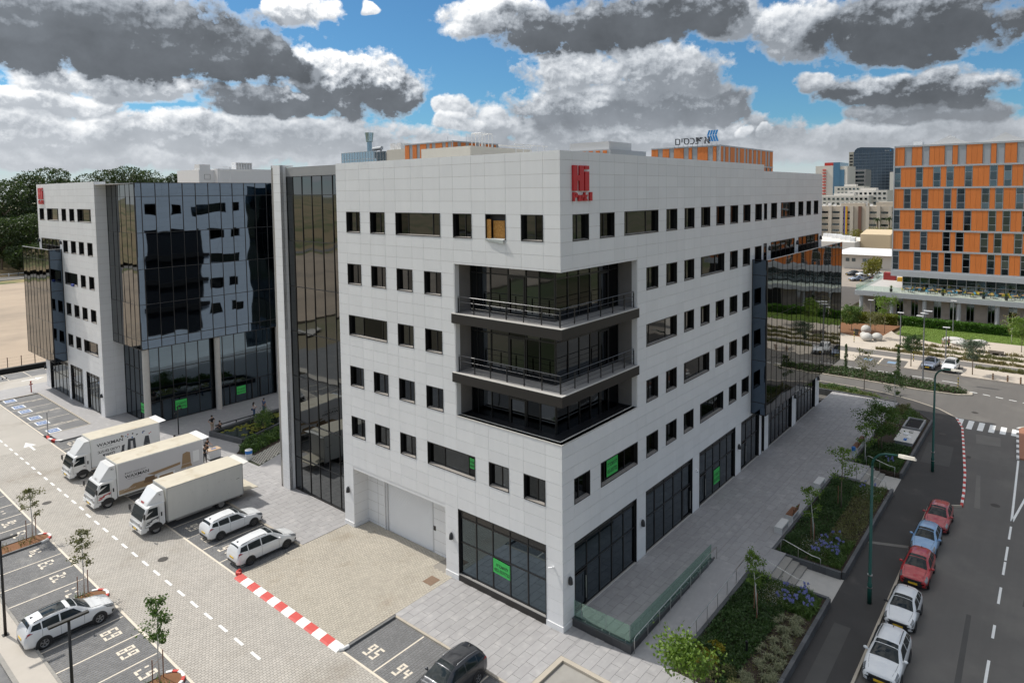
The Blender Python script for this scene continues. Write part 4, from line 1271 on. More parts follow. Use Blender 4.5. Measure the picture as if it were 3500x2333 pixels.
# ------------------------------------------------------------------ left office building
Bd = thing('office_building', 'white and mirror glass office block behind the parked trucks with small red Hi sign', 'building', (-2.45, 64, 0))
BO, BR = (-2.45, 85.2, 0), R(-90)
Y2U = lambda y: 85.2 - y
bt = [24.27, 20.31, 16.34, 12.43, 8.49]
BW = [(0, 84.3, 82.5), (0, 81.2, 76.8), (0, 75.5, 73.9), (0, 72.65, 71.0), (0, 69.85, 65.4), (1, 75.5, 73.85), (1, 72.65, 70.95), (1, 69.85, 68.2), (1, 67.0, 65.38), (2, 75.45, 71.0), (2, 69.8, 68.15), (2, 67.0, 65.35),
      (3, 75.45, 73.75), (3, 72.6, 70.9), (3, 69.78, 68.1), (3, 66.95, 65.25), (4, 75.4, 73.65), (4, 72.55, 70.8), (4, 69.78, 65.22)]
bw_ = [(Y2U(a), bt[r] - 1.56, Y2U(b), bt[r]) for r, a, b in BW]
bdoor = (Y2U(84.1), 17.9, Y2U(76.8), 20.33)
bshops = [(Y2U(83.4), 0, Y2U(76.1), 4.56), (Y2U(75.2), 0, Y2U(70.92), 4.56), (Y2U(69.53), 0, Y2U(65.28), 4.56)]
bu = [0, .9, 2.7, 4.0, 5.5, 7.0, 8.4, 9.72, 11.32, 12.57, 14.24, 15.37, 17.03, 18.2, 19.85, 21.2]
bz = [0] + [24.27 - .785 * j for j in range(30, -4, -1)] + [27.42]
facade(Bd, BO, BR, bu, bz, bw_ + [bdoor] + bshops)
facade(Bd, (-2.45, 63.97, 0), 0, [.036, 1.21], [8.85] + [24.27 - .785 * j for j in range(19, -4, -1)] + [27.42], [], thick=.2)
facade(Bd, (-2.45, 63.97, 0), 0, [.036, 1.2, 2.29], [0] + [24.27 - .785 * j for j in range(30, 19, -1)] + [8.845], [], thick=.2)
flush_panels(Bd, m_panel)
for w_ in bw_:
    window(Bd, BO, BR, *w_, mull=(.5,) if w_[2] - w_[0] < 2.5 else (.25, .75))
curtain(Bd, BO, BR, list(np.linspace(bdoor[0] + .05, bdoor[2] - .05, 6)), [17.95, 19.5, 20.28], m_wglass, name='terrace_glazing')
for s_, nb_ in zip(bshops, (5, 4, 4)):
    shopfront(Bd, BO, BR, s_[0], s_[2], .1, s_[3], nb_, trans=2.5, head=4.1)
for u, z in ((Y2U(84.75), 20.0), (Y2U(76.1), 20.0), (Y2U(64.6), 2.5)):
    wall_lamp(Bd, BO, BR, u, z)
wall_lamp(Bd, (-2.45, 85.3, 0), BR, .1, 2.6)
MB().box(-2.4, 64.2, 0.1, 26, 85.1, 27.1).build('core', m_reveal, Bd) if False else None
MB().box(-1.9, 64.4, .1, 26, 85, 27.0).box(-1.1, 57.6, 8.9, 26, 64.5, 27.0).box(.3, 57.6, .1, 26, 64.5, 9).build('core', m_reveal, Bd)
MB().box(-2.4, 57.0, 27.05, 26, 85.1, 27.12).build('roof', mat('roof_screed', (.55, .54, .52), .9, noise=(.5, .1)), Bd)
MB().box(-2.44, 64.0, 27.4, -2.1, 85.2, 27.43).box(-2.1, 64.0, 27.4, -1.25, 64.3, 27.43).box(-1.2, 56.1, 27.1, -.9, 64, 27.2).build('parapet_cap', m_white, Bd)
# glass volume
gxs = [-1.18, -.5] + [.94 + 1.463 * i for i in range(18)]
curtain(Bd, (0, 55.98, 0), 0, gxs, [8.86, 9.85, 13.8, 17.72, 21.7, 25.68, 27.18], m_cglass, mw=.06, name='curtain_wall', wob=.35)
curtain(Bd, (-1.24, 63.95, 0), R(-90), [0, 1.55, 2.8, 4.02, 5.5, 6.68, 7.95], [8.86, 9.85, 13.8, 17.72, 21.7, 25.68, 27.18], m_bglass, mw=.03, proud=.01, name='curtain_wall', wob=.45)
MB().box(-1.2, 56.05, 8.80, 25.8, 63.9, 8.85).build('soffit', m_reveal, Bd)
lxs = [.95 + 1.463 * i for i in range(18)]
curtain(Bd, (0, 57.0, 0), 0, [-.1] + lxs, [.05, 2.55, 5.95, 8.8], m_sglass, mw=.07, name='lobby_glazing', wob=.3)
curtain(Bd, (-.16, 63.9, 0), R(-90), [0, 1.4, 2.8, 4.2, 5.6, 6.85], [.05, 3.0, 5.95, 8.8], m_sglass, mw=.06, name='lobby_glazing', wob=.3)
for xc_ in (-.68, 7.33, 15.3, 23.3):
    MB().cyl((xc_, 56.4), .34, 0, 8.82, 18).build('column', m_conc, Bd, smooth=False)
for (u0_, u1_, z0_, z1_) in ((2.5, 3.8, 1.0, 2.1), (9.85, 11.0, 1.0, 2.0)):
    banner(Bd, (0, 57.0, 0), 0, u0_, z0_, u1_, z1_, y=-.05)
banner(Bd, (-.16, 63.9, 0), R(-90), 4.4, 1.0, 5.4, 2.1, y=-.05)
for xa in (.95, 6.8 + .95, 9.72 + 2.0):
    MB().box(xa + .1, 56.93, .05, xa + .2, 56.97, 2.5).box(xa + 1.2, 56.93, .05, xa + 1.3, 56.97, 2.5).build('door', m_black, Bd)
# projecting glass box
bxs = list(np.linspace(0, 10.8, 9))
curtain(Bd, (-3.92, 87.0, 0), R(-90), bxs, [4.85, 5.94, 9.93, 13.89, 17.83, 19.15], m_bglass, mw=.02, proud=.006, name='glass_box_front', wob=.3)
curtain(Bd, (-3.9, 76.2, 0), 0, [.03, 1.42], [4.85, 5.94, 9.93, 13.89, 17.83, 19.15], m_cglass, mw=.06, proud=.015, name='glass_box_side', wob=.1)
MB().box(-3.8, 76.32, 4.9, -2.46, 86.95, 17.8).build('glass_box_core', m_reveal, Bd)
MB().box(-3.94, 76.2, 19.15, -3.86, 87.0, 19.2).box(-3.9, 76.17, 19.15, -2.45, 76.23, 19.2).build('glass_box_cap', mat('pale_grey_metal', (.6, .6, .6), .4), Bd)
# red sign, smaller with distance
for (a, b, c, d) in ((84.25, 83.75, 25.45, 26.95), (83.55, 83.05, 25.45, 26.95), (83.75, 83.55, 26.05, 26.4), (82.9, 82.4, 25.45, 26.6), (82.9, 82.4, 26.72, 26.95)):
    MB().box(-2.58, b, c, -2.46, a, d).build('sign_letter', m_red, Bd)
xo = 84.25
for ch, wd in (('P', .42), ('a', .36), ('r', .26), ('k', .40), ('2', .36)):
    me = text_mesh(ch, .66, m_red, .05, .032)
    xs_ = [v.co.x for v in me.vertices]
    w_ = max(xs_) - min(xs_)
    link('sign_letter', me, Bd, Vector((-2.52, xo + min(xs_) * wd / w_, 24.86)) - woff(Bd), (R(90), 0, R(-90)), (wd / w_, 1, 1))
    xo -= wd + .05
MB().box(-2.6, 72.3, 15.0, -2.4, 73.0, 14.72).build('cloth_on_sill', mat('blue_cloth', (.06, .09, .35), .8), Bd)

# ================================================================== vehicles
m_tyre = mat('tyre_rubber', (.018, .018, .019), .75)
m_rim = mat('alloy_rim', (.42, .42, .43), .3, .8)
m_rimd = mat('dark_alloy_rim', (.10, .10, .105), .35, .7)
m_trim = mat('black_trim', (.02, .02, .022), .5)
m_carglass = mat('car_glass', (.018, .024, .026), .05, 0., spec=.28)
m_plate = mat('yellow_plate', (.72, .46, .03), .5)
m_head = mat('headlamp', (.22, .23, .24), .10, .5, coat=1.0)
m_tail = mat('tail_lamp', (.30, .01, .012), .15, coat=1.0)

def paint(name, c, metal=.0):
    return mat(name, c, .32, metal, coat=.8, noise=(1.2, .02))
m_carw = paint('white_car_paint', (.74, .75, .76))
m_card = paint('dark_grey_car_paint', (.045, .047, .054), .5)
m_carr = paint('red_car_paint', (.42, .018, .022))
m_carr2 = paint('faded_red_car_paint', (.40, .045, .05))
m_carb = paint('light_blue_car_paint', (.22, .38, .60))
m_cars = paint('silver_blue_car_paint', (.36, .42, .52), .3)

def wheel(parent, x, y, r, w, side, rim):
    """tyre with a spoked rim; side +1 faces +y"""
    def mk():
        mb = MB()
        n = 22
        prof = [(r * .62, -w / 2), (r * .9, -w / 2), (r, -w * .36), (r, w * .36), (r * .9, w / 2), (r * .62, w / 2)]
        b = len(mb.v)
        for i in range(n):
            t = 2 * math.pi * i / n
            for rr, yy in prof:
                mb.v.append((rr * math.cos(t), yy, rr * math.sin(t)))
        m_ = len(prof)
        for i in range(n):
            for j in range(m_):
                i2, j2 = (i + 1) % n, (j + 1) % m_
                mb.f.append((b + i * m_ + j, b + i * m_ + j2, b + i2 * m_ + j2, b + i2 * m_ + j))
        return mb.mesh('wheel', m_tyre, True)
    def mkrim():
        mb = MB()
        mb.tube([(0, w * .20, 0), (0, w * .30, 0)], r * .63, 20)
        mb.tube([(0, w * .3, 0), (0, w * .44, 0)], r * .14, 10)
        for i in range(5):
            t = 2 * math.pi * i / 5 + .3
            for dt in (-.14, .14):
                d = Vector((math.cos(t + dt), 0, math.sin(t + dt)))
                p = Vector((-d.z, 0, d.x))
                mb.obox(Vector((0, w * .38, 0)) + d * r * .36, d * r * .28, Vector((0, w * .05, 0)), p * r * .045)
        n = 20
        for i in range(n):
            a, c = 2 * math.pi * i / n, 2 * math.pi * (i + 1) / n
            mb.quad((r * .64 * math.cos(a), w * .47, r * .64 * math.sin(a)), (r * .64 * math.cos(c), w * .47, r * .64 * math.sin(c)), (r * .55 * math.cos(c), w * .42, r * .55 * math.sin(c)), (r * .55 * math.cos(a), w * .42, r * .55 * math.sin(a)))
        return mb.mesh('rim', rim)
    def mkhub():
        return MB().tube([(0, w * .05, 0), (0, w * .22, 0)], r * .62, 18).mesh('brake', m_trim)
    o = link('wheel', cached(('wheel', r, w), mk), parent, (x, y, r), (0, 0, 0 if side > 0 else math.pi))
    link('rim', cached(('rim', r, w, rim.name), mkrim), o)
    link('brake', cached(('brk', r, w), mkhub), o)

PROFILES = {
    # x/L, low z, belt z, top z, half width factor, roof half width factor
    'hatch': [(0, .34, .52, .60, .70, .60), (.012, .26, .60, .68, .84, .66), (.045, .20, .69, .75, .94, .72), (.12, .19, .78, .84, .985, .78), (.22, .18, .87, .93, 1.0, .80), (.275, .18, .92, 1.00, 1.0, .80),
              (.33, .18, .93, 1.17, 1.0, .78), (.42, .18, .94, 1.42, 1.0, .75), (.50, .18, .95, 1.49, 1.0, .74), (.62, .18, .97, 1.50, 1.0, .73), (.78, .19, .99, 1.46, .995, .715), (.885, .21, 1.02, 1.39, .985, .69),
              (.945, .24, 1.02, 1.20, .96, .70), (.975, .27, .98, 1.06, .93, .72), (.992, .30, .80, .86, .88, .74), (1, .36, .66, .70, .78, .66)],
    'suv': [(0, .40, .62, .72, .74, .62), (.012, .30, .72, .82, .86, .68), (.04, .24, .82, .90, .94, .74), (.12, .22, .92, .99, .985, .79), (.22, .22, 1.0, 1.06, 1.0, .81), (.275, .22, 1.05, 1.12, 1.0, .81),
            (.33, .22, 1.06, 1.30, 1.0, .79), (.42, .22, 1.07, 1.57, 1.0, .755), (.50, .22, 1.08, 1.65, 1.0, .745), (.65, .22, 1.10, 1.67, 1.0, .735), (.82, .23, 1.13, 1.62, .995, .72), (.915, .25, 1.16, 1.56, .985, .70),
            (.95, .28, 1.16, 1.40, .965, .71), (.975, .31, 1.10, 1.18, .94, .73), (.992, .34, .92, .98, .89, .75), (1, .42, .76, .82, .80, .68)],
    'mpv': [(0, .34, .56, .66, .72, .62), (.012, .27, .66, .76, .85, .67), (.045, .21, .75, .82, .94, .72), (.11, .20, .84, .91, .985, .78), (.18, .19, .92, 1.0, 1.0, .80), (.225, .19, .97, 1.08, 1.0, .80),
            (.29, .19, .98, 1.30, 1.0, .78), (.385, .19, .99, 1.55, 1.0, .75), (.48, .19, 1.0, 1.63, 1.0, .74), (.65, .19, 1.02, 1.64, 1.0, .735), (.84, .20, 1.04, 1.59, .995, .72), (.935, .22, 1.06, 1.52, .985, .70),
            (.962, .25, 1.06, 1.36, .97, .71), (.982, .28, 1.0, 1.12, .94, .73), (.994, .30, .84, .90, .90, .75), (1, .36, .70, .76, .82, .68)],
    'sedan': [(0, .34, .52, .60, .70, .60), (.012, .26, .60, .68, .84, .66), (.04, .20, .68, .74, .94, .72), (.12, .19, .76, .82, .985, .78), (.24, .18, .85, .90, 1.0, .80), (.29, .18, .89, .96, 1.0, .80),
              (.35, .18, .90, 1.15, 1.0, .77), (.43, .18, .91, 1.36, 1.0, .74), (.52, .18, .92, 1.44, 1.0, .72), (.64, .18, .93, 1.44, 1.0, .71), (.74, .19, .95, 1.34, .995, .70), (.83, .20, .97, 1.08, .99, .74),
              (.90, .22, .96, 1.01, .97, .76), (.96, .25, .92, .97, .94, .76), (.99, .29, .78, .84, .88, .74), (1, .36, .66, .70, .78, .66)],
}
class Shell:
    """car body as a surface over (x, t): t 0 underside middle .. 11 roof middle"""
    def __init__(self, kind, L, W, H):
        p = np.array(PROFILES[kind])
        zs = H / p[:, 3].max()
        xs = np.linspace(0, 1, 61)
        xs = np.unique(np.concatenate([xs, p[:, 0]]))
        def ip(c):
            return np.interp(xs, p[:, 0], p[:, c])
        self.x = xs * L
        self.lo, self.be, self.tp = ip(1) * zs, ip(2) * zs, ip(3) * zs
        self.w, self.r = ip(4) * W / 2, ip(5) * W / 2
        for arr in (self.be, self.tp, self.w, self.r):
            a = arr.copy()
            a[1:-1] = .25 * arr[:-2] + .5 * arr[1:-1] + .25 * arr[2:]
            arr[:] = a
        self.L, self.W = L, W
    def sect(self, x):
        g = lambda a: float(np.interp(x, self.x, a))
        lo, be, tp, w, r = g(self.lo), g(self.be), g(self.tp), g(self.w), g(self.r)
        cab = max(0., min(1., (tp - be - .06) / .35))
        sh = be
        wr = r * (1 - .05 * cab)
        wb = w * .955
        mid = (wb * .45 + wr * .55)
        e = .07 * cab + .01
        return [(0, lo), (.8 * w, lo), (.94 * w, lo + .05), (.985 * w, lo + .18), (w, (lo + sh) / 2 + .06), (.99 * w, sh - .09), (wb, sh),
                (mid + .012 * cab, sh + (tp - e - sh) * .52), (wr, tp - e * 1.25), (wr - .05 - .07 * cab, tp - .018), (wr * .55, tp + .012), (0, tp + .026)]
    def S(self, x, t):
        s = self.sect(x)
        i = min(10, int(t))
        f = t - i
        return (x, s[i][0] * (1 - f) + s[i + 1][0] * f, s[i][1] * (1 - f) + s[i + 1][1] * f)
    def body(self, material):
        mb = MB()
        secs = [self.sect(x) for x in self.x]
        n = 22
        for x, s in zip(self.x, secs):
            for (y, z) in s:
                mb.v.append((x, y, z))
            for (y, z) in s[-2:0:-1]:
                mb.v.append((x, -y, z))
        for i in range(len(self.x) - 1):
            for j in range(n):
                j2 = (j + 1) % n
                mb.f.append((i * n + j, (i + 1) * n + j, (i + 1) * n + j2, i * n + j2))
        mb.f.append(tuple(range(n)))
        e_ = (len(self.x) - 1) * n
        mb.f.append(tuple(range(e_ + n - 1, e_ - 1, -1)))
        return mb
    def patch(self, corners, side=1, nu=8, nv=4, off=.008, both=False):
        """patch over (x,t) corners a,b (low edge front->rear) d,c (high edge)"""
        (xa, ta), (xb, tb), (xc, tc_), (xd, td) = corners
        mb = MB()
        def pt(u, v):
            x = (xa * (1 - u) + xb * u) * (1 - v) + (xd * (1 - u) + xc * u) * v
            t = (ta * (1 - u) + tb * u) * (1 - v) + (td * (1 - u) + tc_ * u) * v
            p = Vector(self.S(x, t))
            q1, q2 = Vector(self.S(x + .02, t)), Vector(self.S(x, min(11, t + .05)))
            q0 = Vector(self.S(x, max(0, t - .05)))
            n_ = (q1 - p).cross(q2 - q0)
            n_ = n_.normalized() if n_.length > 1e-9 else Vector((0, 1, 0))
            if n_.dot(Vector((0, p.y, p.z - .7))) < 0 and abs(n_.x) < .8:
                n_ = -n_
            p = p + n_ * off
            return p
        g = [[pt(i / nu, j / nv) for j in range(nv + 1)] for i in range(nu + 1)]
        for sgn in ((1, -1) if both else (side,)):
            b = len(mb.v)
            for i in range(nu + 1):
                for j in range(nv + 1):
                    q = g[i][j]
                    mb.v.append((q.x, q.y * sgn, q.z))
            for i in range(nu):
                for j in range(nv):
                    a_ = b + i * (nv + 1) + j
                    f_ = (a_, a_ + nv + 1, a_ + nv + 2, a_ + 1)
                    mb.f.append(f_ if sgn > 0 else f_[::-1])
        return mb

def car(kind, L, W, H, pmat, loc, rotz, label, name='car', rails=False, roofglass=False, rim=None, wr=.33, ax=(.195, .80), cat='car', group=None, z=0., clad=False, fin=True, black_roof=False):
    o = thing(name, label, cat, (loc[0], loc[1], z), rotz, group)
    sh = Shell(kind, L, W, H)
    key = (kind, L, W, H)
    P = PROFILES[kind]
    cowl, head = P[5][0] * L + .02, P[8][0] * L - .04
    rear_t, rear_b = P[11][0] * L, P[13][0] * L
    if kind == 'sedan':
        rear_t, rear_b = P[9][0] * L + .08, P[11][0] * L - .02
    rel = lambda nm, mb, m_, sm=True: link(nm, mb.mesh(nm, m_, sm), o)
    rel('body', sh.body(pmat), pmat)
    # glass
    rel('windscreen', sh.patch([(cowl, 8.35), (head, 8.9), (head, 11), (cowl, 11)], nu=8, nv=5, off=.010, both=True), m_carglass)
    rel('rear_window', sh.patch([(rear_t + .03, 8.9), (rear_b - .02, 8.5), (rear_b - .02, 11), (rear_t + .03, 11)], nu=6, nv=5, off=.012, both=True), m_carglass)
    x0 = cowl + (head - cowl) * .38
    x1 = rear_t + (.05 if kind != 'sedan' else .0)
    xm = x0 + (x1 - x0) * .46
    xq = x0 + (x1 - x0) * .80
    for s in (1, -1):
        rel('side_window', sh.patch([(x0, 6.18), (xm - .04, 6.18), (xm - .04, 7.86), (head - .12, 7.86)], s, off=.008), m_carglass)
        rel('side_window', sh.patch([(xm + .04, 6.18), (xq - .03, 6.2), (xq - .03, 7.86), (xm + .04, 7.86)], s, off=.008), m_carglass)
        rel('side_window', sh.patch([(xq + .03, 6.22), (x1 + .02, 6.45), (x1 - .12, 7.8), (xq + .03, 7.84)], s, off=.008), m_carglass)
        # shut lines and handles
        for xx in (x0 + .02, xm, xq):
            rel('door_gap', sh.patch([(xx, 3.0), (xx + .012, 3.0), (xx + .012, 6.1), (xx, 6.1)], s, nu=1, nv=8, off=.003), m_trim, False)
        for xx in (xm - .2, xq - .2):
            rel('door_handle', sh.patch([(xx, 5.25), (xx + .17, 5.25), (xx + .17, 5.45), (xx, 5.45)], s, nu=2, nv=1, off=.02), pmat)
        rel('headlight', sh.patch([(.012 * L, 4.6), (.105 * L, 5.2), (.15 * L, 7.6), (.03 * L, 7.4)], s, off=.009), m_head)
        a_, b2_ = sh.S(.06 * L, 8.9), sh.S(cowl - .05, 8.7)
        rel('bonnet_gap', MB().tube([(a_[0], s * a_[1] * .9, a_[2] + .006), ((a_[0] + b2_[0]) / 2, s * (a_[1] + b2_[1]) / 2 * .98, sh.S((a_[0] + b2_[0]) / 2, 8.9)[2] + .008), (b2_[0], s * b2_[1], b2_[2] + .006)], .007, 4), m_trim, False)
        rel('fog_lamp_recess', sh.patch([(.004 * L, 2.4), (.05 * L, 2.6), (.05 * L, 3.9), (.004 * L, 3.6)], s, nu=3, nv=3, off=.009), m_trim, False)
        rel('tail_light', sh.patch([(L - .42, 5.5), (L * .987, 5.2), (L * .985, 6.4), (L - .26, 6.25)], s, off=.010), m_tail)
        rel('sill_trim', sh.patch([(ax[0] * L + wr + .05, 2.1), (ax[1] * L - wr - .05, 2.1), (ax[1] * L - wr - .05, 3.1 if clad else 2.7), (ax[0] * L + wr + .05, 3.1 if clad else 2.7)], s, off=.006), m_trim)
        # mirrors
        m0 = x0 - .02
        yb = sh.S(m0, 6.2)
        mb = MB().ball((m0 + .02, s * (abs(yb[1]) + .13), yb[2] + .07), .09, .12, .08, 10, 6)
        mb.obox((m0 + .02, s * (abs(yb[1]) + .02), yb[2] + .02), (.03, 0, 0), (0, .06, 0), (0, 0, .02))
        rel('mirror', mb, pmat if not black_roof else m_trim)
        # arches and wheels
        for ax_ in ax:
            cx = ax_ * L
            yw = sh.S(cx, 4)[1]
            mb = MB()
            n = 18
            R2_ = wr + .065
            pts = [(cx + R2_ * math.cos(math.pi * i / n), wr + R2_ * math.sin(math.pi * i / n)) for i in range(n + 1)]
            pts = [(cx + R2_, .16)] + pts + [(cx - R2_, .16)]
            b = len(mb.v)
            mb.v += [(x_, s * (yw + .006), z_) for x_, z_ in pts]
            mb.f.append(tuple(range(len(pts))) if s < 0 else tuple(range(len(pts) - 1, -1, -1)))
            rel('wheel_arch', mb, m_trim, False)
            wheel(o, cx, s * (yw - .085), wr, .215, s, rim or m_rim)
        if rails:
            a, b_ = sh.S(head + .15, 8.75), sh.S(rear_t - .15, 8.75)
            rel('roof_rail', MB().tube([(a[0], s * a[1], a[2]), (a[0] + .1, s * a[1], a[2] + .05), ((a[0] + b_[0]) / 2, s * (a[1] + b_[1]) / 2, max(a[2], b_[2]) + .06), (b_[0] - .1, s * b_[1], b_[2] + .05), (b_[0], s * b_[1], b_[2])], .018, 6), m_trim if pmat is m_carw else m_rim)
    if roofglass:
        rel('glass_roof', sh.patch([(head + .22, 9.3), (head + 1.35, 9.3), (head + 1.35, 11), (head + .22, 11)], nu=5, nv=4, off=.008, both=True), m_carglass)
    if fin:
        z_ = sh.S(rear_t - .22, 11)[2]
        rel('antenna', MB().prism([(rear_t - .3, -.02), (rear_t - .12, -.015), (rear_t - .12, .015), (rear_t - .3, .02)], z_ - .01, z_ + .07, [(rear_t - .16, -.006), (rear_t - .1, -.006), (rear_t - .1, .006), (rear_t - .16, .006)]), m_trim, False)
    # grille, bumpers and plates
    w5 = W * .30
    zt = float(np.interp(.02, sh.x, sh.tp))
    zl = float(np.interp(.02, sh.x, sh.lo))
    gz_ = zl + (zt - zl) * .62
    rel('grille', MB().box(-.03, -w5 * .95, gz_ - .02, .06, w5 * .95, gz_ + .10).box(-.004, -w5 * 1.1, gz_ + .1, .09, w5 * 1.1, gz_ + .13), m_trim, False)
    rel('lower_grille', MB().box(-.030, -w5 * 1.05, zl + .0, .08, w5 * 1.05, zl + .15), m_trim, False)
    rel('number_plate', MB().box(-.045, -.26, gz_ - .15, .0, .26, gz_ - .03), m_plate, False)
    rel('badge', MB().ball((-.014, 0, gz_ + .03), .012, .06, .045, 10, 6), m_rim)
    zr_ = float(np.interp(L - .02, sh.x, sh.be))
    rel('number_plate', MB().box(L - .01, -.26, zr_ - .16, L + .022, .26, zr_ - .05), m_plate, False)
    rel('rear_bumper_trim', MB().box(L - .05, -w5 * 1.1, zl + .0, L + .012, w5 * 1.1, zl + .14), m_trim, False)
    # wipers
    a, b_ = Vector(sh.S(cowl + .06, 10.2)), Vector(sh.S(cowl + .14, 8.9))
    rel('wiper', MB().tube([(a.x, a.y, a.z + .02), (b_.x, b_.y, b_.z + .02)], .010, 5).tube([(a.x, a.y - .5, a.z + .02), (b_.x, b_.y - .62, b_.z + .03)], .010, 5), m_trim, False)
    return o

PI = math.pi
# front yard
car('suv', 4.36, 1.81, 1.54, m_carw, (-3.85, 27.22), PI, 'small white SUV with black roof rails next to the plain white truck', rails=True, wr=.325, z=ZL, cat='car', rim=m_rimd)
car('mpv', 4.6, 1.76, 1.62, m_carw, (-3.98, 22.22), PI, 'white people carrier parked in the bay next to the beige paved apron', rails=True, wr=.32, z=ZL, rim=m_rimd)
car('suv', 4.65, 1.82, 1.70, m_carw, (-15.75, 23.42), PI, 'big white SUV with a dark glass roof parked by the left walkway', rails=True, roofglass=True, wr=.355, z=ZL, clad=True)
car('suv', 4.36, 1.80, 1.60, m_card, (-9.45, 2.1), 0, 'dark grey SUV at the bottom edge beside bay 94', rails=True, wr=.34, z=ZL)
# parked along the street, seen from the front
car('suv', 4.14, 1.78, 1.55, m_carw, (6.85, -15.2), 0, 'white crossover with roof rails, nearest car at the kerb', rails=True, wr=.335, z=ZR, clad=True, rim=m_rimd)
car('hatch', 3.47, 1.62, 1.47, m_carw, (12.5, -15.08), 0, 'little white hatchback with black mirrors behind the nearest kerbside car', wr=.30, z=ZR, black_roof=True, rim=m_rimd)
car('hatch', 3.72, 1.68, 1.52, m_carr, (17.85, -15.0), 0, 'bright red hatchback parked between the white hatchback and the light blue one', wr=.30, z=ZR)
car('hatch', 3.56, 1.60, 1.50, m_carb, (22.45, -14.85), 0, 'light blue hatchback parked between two red cars', wr=.29, z=ZR)
car('hatch', 3.70, 1.66, 1.50, m_carr2, (26.75, -15.05), 0, 'dull red hatchback, last in the kerbside row near the red and white kerb', wr=.30, z=ZR)
# across the cross street
car('sedan', 4.35, 1.74, 1.44, m_cars, (78.0, -7.35), R(-4), 'silver blue saloon parked across the cross street beside a small tree', wr=.31, z=ZS)
car('suv', 4.3, 1.78, 1.60, m_carw, (77.9, -9.85), R(-2), 'white crossover parked across the cross street next to the silver blue saloon', wr=.33, z=ZS)
# the lot behind the orange building's terrace
lot = [((171, 24.4), m_cars, 'grey car'), ((171, 21.6), m_card, 'dark car'), ((171, 18.6), m_carw, 'white car'), ((183, 28.0), m_card, 'dark grey car'), ((183, 25.2), m_carw, 'white car'), ((183, 22.2), m_carw, 'white car'), ((183, 19.0), m_carw, 'white car')]
wh = ['front row beside the glass box', 'front row, middle', 'front row, right hand end', 'back row beside the glass box', 'back row, second along', 'back row, third along', 'back row, right hand end']
for (l_, m_, n_), w_ in zip(lot, wh):
    car('sedan' if m_ is not m_carw else 'suv', 4.4, 1.8, 1.5, m_, l_, R(-38), f'far {n_} in the sunny lot, {w_}', group='cars in the far lot', z=ZS)

# ------------------------------------------------------------------ trucks
m_truckw = paint('white_truck_paint', (.72, .72, .71))
m_boxw = mat('truck_box_side', (.62, .61, .57), .5, noise=(1.5, .06), streak=((3, 3, .25), .06))
m_roofb = mat('dusty_truck_roof', (.56, .51, .41), .7, noise=(1.3, .12), mix2=((.45, .38, .27), .8, .5, .75))
m_alu = mat('box_edge_aluminium', (.42, .42, .41), .4, .6)
m_under = mat('chassis_black', (.02, .02, .02), .7)
m_wood = mat('printed_oak', (.30, .20, .11), .6, noise=(2, .1))
m_wood2 = mat('printed_dark_oak', (.16, .095, .05), .6, noise=(3, .15))
m_pgrey = mat('printed_pale_grey', (.55, .54, .55), .6, noise=(.8, .05))
m_ptan = mat('printed_tan', (.40, .30, .20), .6, noise=(1, .1))
m_pdark = mat('printed_charcoal', (.05, .055, .065), .6)
m_pred = mat('printed_red', (.45, .03, .03), .6)
m_pwhite = mat('printed_white', (.72, .72, .72), .6)
